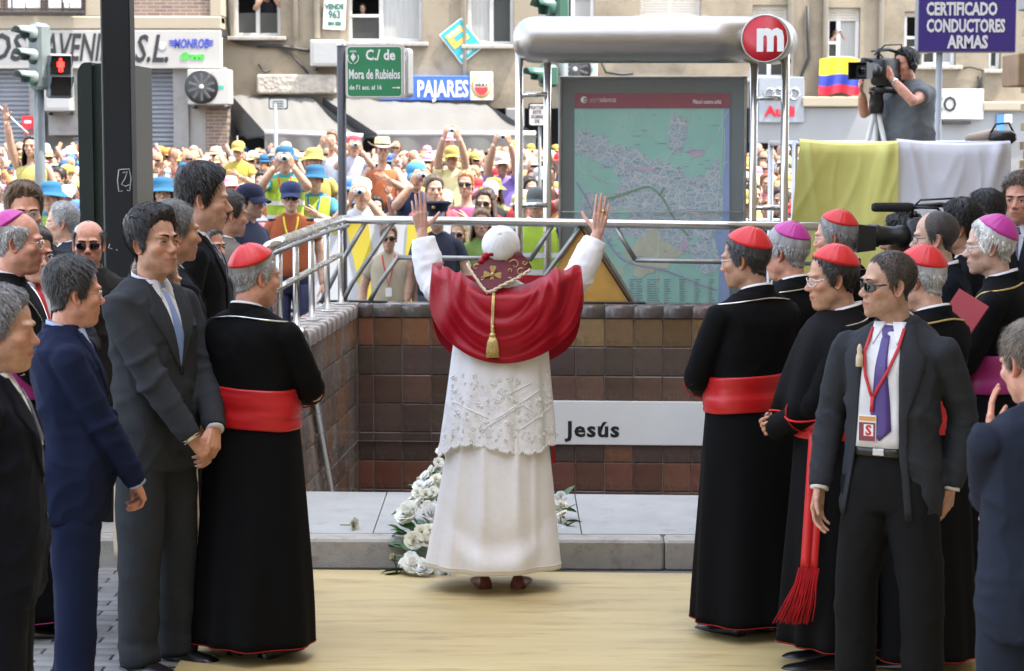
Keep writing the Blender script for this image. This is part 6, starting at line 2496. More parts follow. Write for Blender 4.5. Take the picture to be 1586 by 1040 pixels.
hp = dict(nose=.85, jaw=.92, wide=.97)
b, A, rot = person(238, 388, 8.86, 116, 'woman with light brown hair in pale beige dress, mostly hidden behind the charcoal suit', fair, hp, (0, 5, 0), ('long', (.20, .13, .075), dict(top=.022, side=.018)), ('hang', 'hang'))
g, v, f = garment('dress_top', [(r[0], r[1] * .93, r[2], r[3], r[4]) for r in SHIRT], A, cloth_m, (.045, .05, .07), b, sl=(.055, .055, .050, .046, .044, .042))
o = MB().add(skirt_shell(pleated_skirt(1.30, .40, .215, .17, .235, .19, folds=5, amp=.012))).build('dress', cloth_m, b)
o.color = (.58, .45, .32, 1)
mb = MB()
for s in (-1, 1):
    mb.add(tube([(.075 * s, 0, .62), (.075 * s, .012, .36), (.075 * s, .02, .20), (.075 * s, .028, .07)], [.062, .056, .044, .035], 14))
mb.build('legs', skin_m, b, True).color = (.50, .29, .19, 1)
shoes(b, (.62, .50, .36), .075, y=-.02)

hp = dict(nose=1.1, jaw=1.0, beard=.3)
b, A, rot = person(348, 293, 12.3, 140, 'man with short dark hair in warm grey jacket seen from behind near the stair railing', tan, hp, (-20, 6, 0), ('short', (.035, .026, .020), dict(top=.020, side=.010)), ('hang', 'hang'))
suit(b, A, (.15, .132, .118), (.74, .75, .77), None, 1.06, .0, seed=14)

hp = dict(nose=1.1, fat=.4, age=.7)
b, A, rot = person(318, 344, 11.6, 62, 'flushed grey haired man peering between the two taller dark suits', (.52, .25, .17), hp, (0, 4, 0), ('short', (.15, .145, .14), {}), ('hang', 'hang'))
suit(b, A, (.02, .02, .026), (.7, .7, .7), (.05, .05, .12), 1.0, .2, seed=15)
eye_parts(hp, rot, b)

# --- right-hand group
hp = dict(nose=1.05, fat=.3, age=1)
b, A, rot = person(1166, 348, 8.95, 214, 'cardinal in black cassock and wide red sash, dark grey hair, nearest the station name', olive, hp, (30, 8, 0), ('short', (.045, .043, .042), dict(top=.010, side=.014, cap=(24, 52))), (((.05, -.25, 1.06), (1, .5, -.6), (-.95, -.25, .1), (.1, 1, .2), (.4, .5, .3), .4), ((.05, -.27, 1.06), (1, .5, -.6), (-.95, -.25, .1), (.1, 1, .2), (.4, .5, .3), .4)))
cassock(b, A, wide=1.08, belly=.3, seed=5, w1=.252, d1=.225, sash_z=(.99, 1.14), tilt=-.05)
skullcap(b, hp, rot, RED, 24, 50)
glasses(hp, rot, b, metal=True)

hp = dict(nose=1.0, fat=.5, age=.8)
b, A, rot = person(1226, 340, 9.5, 214, 'bishop with bright purple skullcap and white hair between two cardinals', ruddy, hp, (20, 6, 0), ('short', (.36, .355, .35), dict(THIN, side=.014)), ('belly', 'belly'))
cassock(b, A, sash=(.30, .015, .14), trim=(.35, .02, .16), wide=1.05, belly=.5, seed=7)
skullcap(b, hp, rot, PINK, 26, 42)

hp = dict(nose=1.1, fat=.6, age=.9)
b, A, rot = person(1302, 322, 10.6, 236, 'cardinal with red skullcap and thick grey hair in front of the yellow cloth', ruddy, hp, (10, 6, 0), ('short', (.25, .245, .24), dict(THIN, side=.015)), ('belly', 'belly'))
cassock(b, A, wide=1.05, belly=.5, seed=9)
skullcap(b, hp, rot, RED, 22, 46)
glasses(hp, rot, b, metal=True)

# cardinal with shoulder cape
hp = dict(nose=1.15, fat=.5, age=1)
b, A, rot = person(1300, 375, 8.40, 262, 'cardinal in short black shoulder cape with hanging red sash ends and fringe', tan, hp, (12, 8, 0), ('short', (.030, .024, .022), dict(top=.010, side=.014, cap=(24, 52))), (((.06, -.25, 1.00), (1, .5, -.4), (-.9, -.3, .05), (.1, .9, .3), (.45, .5, .3), .4), ((.06, -.27, 1.00), (1, .5, -.4), (-.9, -.3, .05), (.1, .9, .3), (.45, .5, .3), .4)))
cassock(b, A, wide=1.06, belly=.5, seed=11, w1=.25, d1=.225, sash_z=(.98, 1.12), hem=.125)
skullcap(b, hp, rot, RED, 20, 52)
glasses(hp, rot, b, metal=True)
n = 90
ph = np.arange(n) * 2 * math.pi / n
rings = []
for z, ra, rb, am in ((1.492, .078, .074, 0), (1.470, .125, .095, 0), (1.445, .185, .125, .002), (1.40, .235, .155, .004), (1.33, .262, .185, .009), (1.24, .276, .215, .014), (1.15, .286, .240, .018), (1.07, .292, .258, .022)):
    w = 1 + am / .2 * (np.sin(ph * 8 + 1) * .5 + noise(np.stack([np.cos(ph) * 2, np.sin(ph) * 2, np.full(n, z)], -1), 5))
    rings.append(np.stack([ra * w * np.sin(ph), .0 - rb * w * np.cos(ph), np.full(n, z) + .012 * np.sin(ph * 5) * (am > .01)], -1))
o = MB().add(skirt_shell(np.array(rings))).build('shoulder_cape', wool_m, b)
o.color = (.0035, .0035, .0042, 1)
o2 = MB().add(tube_ring(rings[-1] * np.array([1.004, 1.004, 1]), .0042)).build('piping', cloth_m, o)
o2.color = (.60, .02, .02, 1)
# sash ends at his right side, nearest the camera: local -x is away; camera side found from the yaw
cs = np.array([math.sin(R(262)), 0, 0])
for k, (x0, dx) in enumerate(((-.064, 0), (-.030, .0))):
    P = []
    for i in range(14):
        q = i / 13
        P.append((.205 + .06 * q, -.03 + x0 - .028 * q, 1.02 - .55 * q))
    o = MB().add(ribbon(P, .036, .004, n=(1, -.25, 0))).build('sash_end', silk_m, b)
    o.color = (*RED, 1)
    fr = MB()
    for j in range(26):
        u = (j / 25 - .5)
        jt = rnd.uniform(-.012, .012)
        y0 = P[-1][1] + .045 * u
        q = np.array([(P[-1][0] + .004, y0, .475), (P[-1][0] + .010 + jt * .3, y0 + .004 * u - .012, .41), (P[-1][0] + .016 + jt * .6, y0 + .035 * u - .035 + jt * .5, .33), (P[-1][0] + .020 + jt, y0 + .06 * u - .062 + jt, .255 + jt)])
        fr.add(tube(q, [.0026, .0032, .0030, .0022], 5))
    o = fr.build('fringe', cloth_m, o)
    o.color = (.36, .006, .010, 1)
    o['kind'] = 'stuff'

# security man in sunglasses
hp = dict(nose=1.1, jaw=1.05, age=.4, beard=.2, chin=1.05)
b, A, rot = person(1386, 380, 7.65, -30, 'young security man in sunglasses and open charcoal suit with purple tie and red lanyard', (.42, .245, .165), hp, (-46, 2, 0), ('short', (.060, .046, .038), dict(top=.0030, side=.0022, inset=.002, strands=5000)),
                   (((.20, .08, .88), (.4, 1, 0), (-.2, .1, -1), (-1, .15, 0), (.4, .5, .3), .4), ((.255, -.06, .865), (.5, 1, 0), (.02, -.25, -1), (-1, -.2, 0), (.35, .4, .3), .5)))
g, v, f = suit(b, A, (.028, .030, .035), (.66, .65, .66), None, .98, -.1, seed=16, vz=1.2, front=False, legs=False)
trousers_mesh((.008, .008, .0085), b, .99, .13, 16)
shoes(b, stance=.13)
eye_parts(hp, rot, b, hair=(.03, .02, .015))
glasses(hp, rot, b, True)
t = bvh(v, f)
rows = [(1.487 - (1.487 - 1.035) * i / 15, -np.interp(i, (0, 4, 15), (.052, .075, .098)), np.interp(i, (0, 4, 15), (.052, .066, .070))) for i in range(16)]
o = MB().add(drape_strip(t, rows, .007, nx=11)).build('shirt', cloth_m, b)
o.color = (.64, .63, .64, 1)
rows = [(1.036, -.100, .072), (1.02, -.101, .073), (1.003, -.102, .074)]
o = MB().add(drape_strip(t, rows, .005, nx=9)).build('belt', leather_m, b)
o.color = (.012, .010, .010, 1)
p = drape(t, [(-.004, 1.02)], .012)[0]
MB().add(box(p, (.044, .006, .026), .002), 0, False).build('belt_buckle', steel_m, b)
# the jacket hangs open: cut the front away below the belt so that the trousers show
me = g.data
import bmesh
bm = bmesh.new()
bm.from_mesh(me)
dele = []
for fc in bm.faces:
    c_ = fc.calc_center_median()
    lo = np.interp(c_.z, (.77, 1.04), (-.150, -.100))
    hi = np.interp(c_.z, (.77, 1.04), (.104, .074))
    if c_.y < -.02 and lo < c_.x < hi and .5 < c_.z < 1.035:
        dele.append(fc)
bmesh.ops.delete(bm, geom=dele, context='FACES')
bm.to_mesh(me)
bm.free()
T_r = [(1.476, -.016, .016), (1.466, -.023, .023), (1.448, -.019, .019), (1.436, -.014, .014)] + [(1.43 - .33 * i / 9, -.015 - .026 * i / 9, .015 + .026 * i / 9) for i in range(10)] + [(1.085, -.026, .026), (1.062, -.001, .001)]
o = MB().add(drape_strip(t, T_r, .011, nx=5)).build('tie', silk_m, b)
o.color = (.060, .030, .17, 1)
for s in (-1, 1):
    L = []
    for i in range(20):
        q = i / 19
        z = 1.478 - .70 * q
        xi = np.interp(z, (.77, 1.035, 1.365, 1.487), (.146, .098, .075, .052)) if s < 0 else np.interp(z, (.77, 1.035, 1.365, 1.487), (.099, .070, .066, .052))
        lw = np.interp(q, (0, .10, .14, .155, .23, .46, 1), (.035, .062, .055, .085, .080, .030, .020))
        L.append((z, s * xi if s > 0 else s * (xi + lw), s * (xi + lw) if s > 0 else s * xi))
    o = MB().add(drape_strip(t, L, .010, nx=6)).build('lapel', wool_m, g)
    o.color = (.028, .030, .035, 1)
for s in (-1, 1):
    fl_ = [(1.488, .012, .058), (1.470, .018, .060), (1.448, .028, .058), (1.425, .040, .052), (1.41, .046, .048)]
    o = MB().add(drape_strip(t, [(z, min(s * a_, s * c_), max(s * a_, s * c_)) for z, a_, c_ in fl_], .0125, nx=5)).build('collar_point', cloth_m, b)
    o.color = (.66, .65, .66, 1)
for z0_, x0_, x1_ in ((1.32, .095, .15),):
    hh = .016 if z0_ > 1.2 else .036
    o = MB().add(drape_strip(t, [(z0_ + hh * q, x0_, x1_) for q in (.5, 0, -.5)], .004, nx=6)).build('pocket', wool_m, g)
    o.color = (.028, .030, .035, 1)
lan = M('lanyard_red', (.45, .012, .022), .6, var=.1, vs=60)
for pts in ([(.062, 1.468), (.058, 1.40), (.030, 1.32), (-.012, 1.25), (-.030, 1.215)], [(-.060, 1.468), (-.068, 1.38), (-.058, 1.30), (-.040, 1.24), (-.030, 1.215)]):
    o = MB().add(ribbon(drape(t, pts, .016), .012, .002)).build('lanyard', lan, b)
o = MB().add(ribbon(drape(t, [(-.030, 1.222), (-.031, 1.19), (-.032, 1.165)], .017), .014, .002)).build('lanyard', lan, b)
p = drape(t, [(-.046, 1.105)], .015)[0]
bd = MB().add(box(p, (.068, .003, .098), .002), 0, False).build('badge', white_m, b)
MB().add(box((p[0], p[1] - .002, p[2] - .012), (.062, .002, .068)), 0, False).build('badge_print', M('badge_maroon', (.20, .03, .04), .5), bd)
MB().add(box((p[0], p[1] - .002, p[2] + .036), (.062, .002, .016)), 0, False).build('badge_print', M('badge_amber', (.55, .26, .06), .5), bd)
MB().add(box((p[0] + .006, p[1] - .0032, p[2] - .006), (.036, .001, .042)), 0, False).build('badge_print', white_m, bd)
put_text('S', .050, M('badge_red', (.5, .02, .03), .5), bd, (p[0] + .006, p[1] - .0045, p[2] - .023), bold=.002, depth=.0004)
p = drape(t, [(-.082, 1.36)], .020)[0]
tz = MB().add(lathe([(.003, .05), (.006, .045), (.010, .03), (.008, .02), (.013, .005), (.014, -.03), (.011, -.032)], 12)).build('pin_tassel', M('tassel_cream', (.55, .44, .30), .6, var=.2, vs=80), b, loc=tuple(p))

hp = dict(nose=1.0, fat=.4, age=.9)
b, A, rot = person(1438, 376, 8.35, 222, 'white haired cardinal with red skullcap seen from behind the security man', fair, hp, (14, 10, 0), ('short', (.48, .475, .46), dict(THIN, side=.013)), ('belly', 'belly'))
cassock(b, A, wide=1.02, belly=.3, seed=13, chain=(.5, .4, .15))
skullcap(b, hp, rot, RED, 24, 50)
# red folder held in front of the next bishop
b, A, rot = person(1456, 320, 10.0, 250, 'balding man with spectacles in dark navy suit right of the video camera', (.50, .31, .225), dict(nose=1.1, age=.5, beard=.2), (8, 4, 0), ('short', (.06, .05, .045), dict(top=.002, side=.006, recede=1.6, inset=.003)), ('hang', 'hang'))
suit(b, A, (.006, .008, .014), (.70, .70, .71), None, 1.02, .0, seed=18, m=wool_m)
glasses(dict(nose=1.1, age=.5, beard=.2), rot, b, metal=False, rim=(.02, .02, .02))
b, A, rot = person(1494, 308, 10.8, 246, 'man with thick black hair and dark suit behind the balding man', olive, dict(nose=1.1), (6, 4, 0), ('short', (.009, .008, .008), dict(top=.030, side=.020)), ('hang', 'hang'))
suit(b, A, (.006, .006, .009), (.7, .7, .7), None, 1.0, .0, seed=19)
hp = dict(nose=1.15, age=.7, jaw=1.02)
b, A, rot = person(1543, 328, 9.3, 252, 'white haired bishop with purple skullcap and gold chain at the right edge', (.52, .33, .25), hp, (6, 6, 0), ('short', (.62, .61, .58), dict(top=.011, side=.018, cap=(34, 50))), ('belly', 'belly'))
cassock(b, A, sash=(.30, .015, .14), trim=(.35, .02, .16), wide=1.02, belly=.1, seed=15, chain=(.5, .4, .15))
skullcap(b, hp, rot, PINK, 34, 50)
glasses(hp, rot, b, metal=True)
hp = dict(nose=1.0, age=.5, fat=.3)
b, A, rot = person(1536, 292, 11.9, 250, 'man with swept back black hair in front of the white cloth', fair, hp, (0, 10, 0), ('short', (.018, .016, .016), dict(top=.030, side=.018, recede=.8)), ('hang', 'hang'))
suit(b, A, (.015, .015, .02), (.7, .7, .7), None, 1.0, .1, seed=20)
hp = dict(nose=1.1, age=.5, jaw=1.05, beard=.2)
b, A, rot = person(1582, 266, 12.2, -28, 'fair faced man with curly brown hair cut off by the right edge', ruddy, hp, (0, 4, 0), ('curly', (.09, .06, .04), dict(top=.032, side=.018)), ('hang', 'hang'))
suit(b, A, (.02, .022, .03), (.6, .62, .66), (.1, .1, .2), 1.05, .1, seed=21)
eye_parts(hp, rot, b, hair=(.07, .045, .03))
hp = dict(nose=1.0, fat=.3, age=.5)
b, A, rot = person(1612, 488, 6.0, 196, 'man in dark blue suit seen from behind at the bottom right, hands together', ruddy, hp, (10, 14, 0), ('crown', (.13, .095, .065), dict(top=.020, side=.015)), (((-.01, -.30, 1.33), (.15, .3, -1), (.02, -.2, .97), (-.9, .3, .1), (.2, .25, .2), .4), ((.10, -.26, 1.05), (.3, .3, -1), (-.9, -.2, .1), (.1, .9, .3), (.45, .5, .3), .4)))
suit(b, A, (.016, .020, .033), (.5, .55, .66), None, .97, .2, seed=22)
hp = dict(nose=1.1)
b, A, rot = person(1404, 330, 11.0, 268, 'video operator with curly black hair working behind the cardinals', tan, hp, (0, 4, 0), ('curly', (.010, .009, .008), dict(top=.036, side=.026)), (((.10, -.28, 1.40), (.8, -.2, -1), (-.5, -.5, .4), (-.6, .7, .2), (.5, .7, .5), .3), ((.12, -.30, 1.44), (.8, -.2, -1), (-.3, -.5, .6), (-.6, .7, .2), (.5, .7, .5), .3)))
suit(b, A, (.015, .016, .018), (.1, .1, .1), None, 1.0, .0, seed=23, front=False, cuffs=False)


# ------------------------------------------------------------------ the central figure with raised arms
hp = dict(nose=1.0, fat=.3, age=1)
POPE_POSE = (((.385, -.25, 1.715), (.55, -1, -.6), (.10, .02, 1), (.05, -1, .1), ((.05, .10, .08), (.0, .06, .05), (.10, .16, .1), (.16, .2, .15)), 1.05),
             ((.465, -.25, 1.705), (.6, -1, -.6), (.16, .02, 1), (.05, -1, .1), ((.06, .10, .08), (.02, .06, .05), (.05, .10, .1), (.12, .16, .12)), .95))
px0 = 776
b, A, rot = person(px0, 345, 9.87, 180, 'man in white robe and red satin cape, back turned, raising both arms to the crowd', (.52, .31, .24), hp, (-4, -2, 0), ('short', (.66, .65, .62), dict(THIN, side=.012, cap=(48, 58))), POPE_POSE, handvox=.0030)
pope = b
k = b.scale[0]
skullcap(b, hp, rot, (.66, .65, .64), 46, 57, .0150)
LX = lambda px: -(px - px0) / F_PX * 9.87 / k
LZ = lambda py: (CAM_H - 9.87 * math.tan(math.atan((py - 520) / F_PX) + TILT)) / k
white_c = (.86, .84, .835)
linen = (.82, .82, .84)
# white robe: upper part with wide sleeves, then the long skirt
g, v, f = garment('robe', CASSOCK, A, cloth_m, linen, b, 1.04, .4, seed=31, amp=.010, sl=(.066, .066, .070, .070, .066, .056), over=-.035, voxel=.008)
sk = pleated_skirt(1.06, .126, .315, .255, .318, .255, .0, n=160, rows=44, folds=9, amp=.020, seed=32)
ph = np.arange(160) * 2 * math.pi / 160
t0 = torso_shell([(1.06, .176, .12, .125, .005)] * 2, 160)[0][:160]
for i in range(44):
    q = i / 43
    w = q ** .80
    sk[i, :, :2] = t0[:, :2] * (1 - w) + sk[i, :, :2] * w
    # heavy swags low on the back and long soft creases
    back = np.clip(-np.cos(ph), 0, 1)
    x = sk[i, :, 0]
    z = sk[i, :, 2]
    sw = (z - (.17 + 1.9 * (x + .02) ** 2)) / .055
    bump = .018 * np.exp(-sw ** 2) * back * sstep(.26, .12, np.abs(x + .02)) - .012 * np.exp(-((sw - 1.6) / 1.2) ** 2) * back
    cr = .020 * np.exp(-((x - .05 - .04 * (1 - q)) / .022) ** 2) * sstep(.1, .3, q) * sstep(.95, .7, q) + .018 * np.exp(-((x + .07 + .05 * q) / .020) ** 2) * sstep(.1, .3, q) * sstep(.85, .6, q) \
        + .016 * np.exp(-((x + .16 + .04 * q) / .018) ** 2) * sstep(.15, .4, q) * sstep(1, .8, q) + .016 * np.exp(-((x - .17 - .03 * q) / .02) ** 2) * sstep(.2, .4, q)
    sk[i, :, 1] += bump + cr * back
    sk[i, :, 0] += .036 * q
o = MB().add(skirt_shell(sk)).build('skirt', M('robe_wool', objcol=True, rough=.75, var=.03, vs=40, bump=.12, bs=300, bd=.002, sheen=.15, spec=.25), b)
o.color = (*white_c, 1)
o2 = MB().add(tube_ring(sk[-2] * np.array([1.003, 1.003, 1]), .0022)).build('hem_stitching', cloth_m, o)
o2.color = (.66, .58, .50, 1)
# lace rochet over the robe
lace = bpy.data.materials.new('lace')
lace.use_nodes = True
nt = lace.node_tree
N, L = nt.nodes, nt.links
pb = N['Principled BSDF']
pb.inputs['Base Color'].default_value = (.86, .86, .87, 1)
pb.inputs['Roughness'].default_value = .85
tcn = N.new('ShaderNodeTexCoord')
vo = N.new('ShaderNodeTexVoronoi')
vo.feature = 'DISTANCE_TO_EDGE'
vo.inputs['Scale'].default_value = 210
L.new(tcn.outputs['Object'], vo.inputs['Vector'])
sepx = N.new('ShaderNodeSeparateXYZ')
L.new(tcn.outputs['Object'], sepx.inputs[0])
hole = node_range(vo.outputs['Distance'], .10, .22)
low = node_range(sepx.outputs['Z'], 1.05, .95)
pat = node_range(node_noise(26, 3).outputs[0], .42, .58)
mul = N.new('ShaderNodeMath'); mul.operation = 'MULTIPLY'
L.new(hole, mul.inputs[0]); L.new(low, mul.inputs[1])
mul2 = N.new('ShaderNodeMath'); mul2.operation = 'MULTIPLY'
L.new(mul.outputs[0], mul2.inputs[0]); L.new(pat, mul2.inputs[1])
sub = N.new('ShaderNodeMath'); sub.operation = 'MULTIPLY_ADD'
L.new(mul2.outputs[0], sub.inputs[0]); sub.inputs[1].default_value = -.40; sub.inputs[2].default_value = 1.0
L.new(sub.outputs[0], pb.inputs['Alpha'])
bpn = N.new('ShaderNodeBump'); bpn.inputs['Strength'].default_value = .5; bpn.inputs['Distance'].default_value = .004
nz = node_noise(70, 4)
L.new(nz.outputs[0], bpn.inputs['Height'])
L.new(bpn.outputs[0], pb.inputs['Normal'])
n = 168
ph = np.arange(n) * 2 * math.pi / n
rings = []
zt, zb = 1.36, LZ(684)
for i in range(36):
    q = i / 35
    a = .205 + .075 * q
    d = .155 + .055 * q
    w = np.sin(ph * 10 + .8) * .5 + np.sin(ph * 17 + 2) * .25 + noise(np.stack([np.cos(ph) * 2.5, np.sin(ph) * 2.5, np.full(n, q * 1.3)], -1), 8) * .7
    r = 1 + .060 * q ** .8 * w
    z = zt + (zb - zt) * q
    sc_ = (np.abs(np.sin(ph * 14)) ** .6) * .012 * sstep(.9, 1, q) + .035 * np.exp(-((ph - 1.9) / .35) ** 2) * q - .02 * np.sin(ph * 3) * q
    rings.append(np.stack([.018 * q + a * r * np.sin(ph), .004 - d * r * np.cos(ph), z - sc_], -1))
rings = np.array(rings)
ro = MB().add((rings.reshape(-1, 3), gridf(36, n, True))).build('lace_rochet', lace, b)
# embroidered flowers and cords standing proud of the lace
emb = MB()
tr_ = bvh(rings.reshape(-1, 3), gridf(36, n, True))
rs = np.random.RandomState(4)
spots = [(rs.uniform(-.24, .24), rs.uniform(.75, 1.06)) for _ in range(120)] + [(-.26 + .04 * i, .765 + .012 * math.sin(i * 1.7)) for i in range(14)]
for x_, z_ in spots:
    p = drape(tr_, [(x_, z_)], .001, back=True)[0]
    R0 = rs.uniform(.005, .0125)
    for t in range(6):
        aa = t * math.pi / 3 + rs.rand()
        emb.add(xf(lathe([(0, .0014), (R0 * .36, .001), (R0 * .5, -.001)], 9), rotx(R(-90)), (p[0] + R0 * .75 * math.cos(aa), p[1], p[2] + R0 * .75 * math.sin(aa))))
    emb.add(xf(lathe([(0, .002), (R0 * .3, .0015), (R0 * .4, -.001)], 9), rotx(R(-90)), p))
for xa, za, xb, zb_ in ((-.19, .99, .02, .86), (.02, .99, -.2, .86), (-.03, .97, -.14, 1.02), (-.10, .92, .10, .80), (-.24, .9, -.08, .80), (.06, .86, .22, .93)):
    emb.add(tube(drape(tr_, [(xa + (xb - xa) * t, za + (zb_ - za) * t) for t in np.linspace(0, 1, 14)], .002, back=True), .0022, 5))
for j in range(n):
    q = rings[-1, j]
    if q[1] > -.05:
        emb.add(capsule(q + np.array([0, .003, -.004]), q + np.array([0, .004, .003]), .0042, .003, 6))
emb.build('embroidery', M('white_thread', (.86, .86, .87), .8, var=0), ro)
ro.children[0]['kind'] = 'stuff'

# red satin cape laid over the shoulders and raised arms
xl, xr = LX(664), LX(905)
cx, hw = (xl + xr) / 2, (xl - xr) / 2
nu, nv = 121, 44
G = np.zeros((nv, nu, 3))
zbot = LZ(556)
for j in range(nu):
    u = -1 + 2 * j / (nu - 1)                 # -1 .. 1 from his right arm (viewer's right) to his left
    uu = np.clip(u, -.93, .93) / .93
    over = max(0, abs(u) - .93) / .07
    x_edge = cx + hw * uu
    ztop = 1.478 + .070 * sstep(.25, .75, abs(uu)) + .012 * sstep(.85, 1, abs(uu))
    zhem = zbot + (LZ(462) - zbot) * (1 - math.sqrt(max(0, 1 - abs(uu) ** 1.85)))
    xtop = cx * abs(uu) + hw * uu * (.97)
    for i in range(nv):
        t = i / (nv - 1)
        x = xtop * (1 - t) + (cx * (1 - (1 - abs(uu)) * .6) + hw * uu * 1.0) * t
        z = ztop + (zhem - ztop) * t
        yb = .165 * (1 - .95 * abs(uu) ** 2.2) + .045 * math.sin(min(1, t * 1.4) * math.pi * .5) - .085 * max(0, 1 - t / .16) ** 1.6 * (1 - .4 * abs(uu))
        yb -= .045 * abs(uu) ** 3
        # folds: swags that hang between the lifted arms, gathers on the shoulders
        dcen = math.sqrt((x / .36) ** 2 + ((1.56 - z) / .46) ** 2)
        env = sstep(.25, .5, dcen)
        y = yb + .0042 * math.sin(dcen * 34 + 1.2 * u) * env * (1 - .5 * abs(uu)) + .0030 * math.sin(dcen * 17 + 2 + 2 * u) * env
        y += .016 * math.sin(uu * 34 + 3 * t) * math.exp(-((abs(uu) - .66) / .16) ** 2) * math.exp(-(t / .38) ** 2)
        y += .012 * math.sin(uu * 15 - 5 * t) * sstep(.3, .8, abs(uu)) * sstep(0, .2, t)
        z += .009 * math.sin(uu * 26) * math.exp(-(t / .1) ** 2) * sstep(.4, .6, abs(uu))
        y -= over * (.14 + .04 * t)
        x -= over * .055 * np.sign(uu) * (1 - t)
        G[i, j] = (x, y, z)
yy = G[:, :, 1]
gp = G.reshape(-1, 3)
dc = np.sqrt((gp[:, 0] / .36) ** 2 + ((1.56 - gp[:, 2]) / .46) ** 2)
yy += (noise(gp * np.array([10, 4, 10]), 21).reshape(nv, nu)) * .004
yy += (((1 - np.abs(noise(np.stack([dc * 9, gp[:, 0] * 2.2, gp[:, 2] * 2], -1), 23))) ** 5 * sstep(.3, .55, dc)).reshape(nv, nu)) * .009
hem_roll = G[-1:].copy(); hem_roll[:, :, 1] -= .003; hem_roll[:, :, 2] -= .001
inner = G[::-1].copy(); inner[:, :, 1] -= .005
G2 = np.concatenate([G, hem_roll, inner])
satin = M('red_satin', objcol=True, rough=.40, var=.05, vs=30, spec=.28, sheen=.0, bump=.05, bs=200, bd=.002, aniso=.4)
cape = MB().add((G2.reshape(-1, 3), gridf(len(G2), nu))).build('cape', satin, b)
cape.color = (.30, .0025, .012, 1)
ct = bvh(G2.reshape(-1, 3), gridf(len(G2), nu))
# front half of the cape so that it closes round the body
fr_ = np.array([[(cx + hw * .97 * math.sin(a), -.20 * math.cos(a) - .05 + .0 * t, 1.50 - .40 * t * (math.cos(a) ** .5) - .05 * t) for a in np.linspace(R(-86), R(86), 40)] for t in np.linspace(0, 1, 12)])
o = MB().add((fr_.reshape(-1, 3), gridf(12, 40)[:, ::-1])).build('cape_front', satin, cape)
o.color = (.30, .0025, .012, 1)
# stole: stiff dark panel at the nape, gold braid, cross and scrolls
stole_m = M('stole_velvet', (.115, .004, .014), .6, var=.15, vs=60, bump=.3, bs=260, bd=.002, sheen=.3)


def back_y(x, z):
    h = ct.ray_cast(Vector((x, 1, z)), Vector((0, -1, 0)))
    yc = h[0].y if h[0] is not None else -1
    y2 = .088 + max(0, 1.60 - z) * .50 - .9 * x * x
    return max(yc + .007, min(y2, .30) if z > 1.44 else yc + .009)


def S_(px, py, off=0.0):
    x, z = LX(px), LZ(py)
    return np.array([x, back_y(x, z) + off, z])


rows = [(390, 754, 805), (396, 748, 812), (403, 741, 818), (413, 727, 824), (420, 728, 815), (428, 735, 801), (436, 743, 786), (443, 750, 772), (449, 756, 759)]
g_ = np.array([[S_(a_ + (c_ - a_) * t, y_) for t in np.linspace(0, 1, 13)] for y_, a_, c_ in rows])
gi = g_.copy(); gi[:, :, 1] -= .012
gg = np.concatenate([gi[:1], g_, gi[-1:]])
gg = np.concatenate([np.concatenate([gi[:1, :1], gi[:, :1], gi[-1:, :1]]), gg, np.concatenate([gi[:1, -1:], gi[:, -1:], gi[-1:, -1:]])], 1)
st_ = MB().add((gg.reshape(-1, 3), gridf(*gg.shape[:2]))).build('stole', stole_m, b)
braid = MB()
pth = [S_(x_, y_, .006) for x_, y_ in ((724, 409), (730, 418), (738, 429), (746, 440), (755, 449.5), (764, 447), (778, 439), (796, 431), (812, 422), (824, 414))]
P = []
for p, q in zip(pth[:-1], pth[1:]):
    for t in (0, .25, .5, .75):
        P.append(p * (1 - t) + q * t)
P = np.array(P)
for s in (0, math.pi):
    th_ = np.arange(len(P)) * 1.35 + s
    braid.add(tube(P + np.stack([0 * th_, .0045 * np.sin(th_), .0055 * np.cos(th_)], -1), .0052, 6))
cream = M('cream_braid', (.62, .53, .38), .6, .1, var=.25, vs=120, bump=.4, bs=200, bd=.003)
braid.build('braid', cream, st_)
em = MB()
cc = S_(763, 423, .004)
for t in range(4):
    aa = t * math.pi / 2 + R(4)
    for w_, r0, r1 in ((.016, .010, .043),):
        c_, s_2 = math.cos(aa), math.sin(aa)
        pts = [(-.004, .004), (-w_, r1 * .86), (-w_ * .45, r1), (0, r1 * .92), (w_ * .45, r1), (w_, r1 * .86), (.004, .004)]
        em.add(prism([(cc[0] + c_ * x_ - s_2 * z_, cc[2] + s_2 * x_ + c_ * z_) for x_, z_ in pts][::-1], cc[1] - .004, cc[1] + .006), 0, False)
em.add(xf(lathe([(0, .011), (.009, .009), (.011, 0)], 12), rotx(R(-90)), cc))
em.build('cross', gold_m, st_)
sc2 = MB()
for px_, py_, r_, t0_, dr_ in ((797, 408, .026, .4, 1), (806, 419, .020, 2.2, -1), (783, 399, .016, 1.0, 1), (812, 405, .013, 3.0, 1), (789, 417, .012, 4.0, -1), (738, 412, .016, 2.4, -1), (746, 404, .010, 1.0, 1), (790, 430, .010, .6, 1), (747, 428, .010, 5.2, -1)):
    c_ = S_(px_, py_, .004)
    aa = np.linspace(0, 1, 20)
    rad = r_ * (1 - .8 * aa)
    an = t0_ + dr_ * aa * 5.6
    sc2.add(tube(np.stack([c_[0] + rad * np.cos(an), np.full(20, c_[1] + .001), c_[2] + rad * np.sin(an)], -1), .0028 * (1 - .4 * aa), 6))
sc2.build('scrollwork', gold_m, st_)['kind'] = 'stuff'
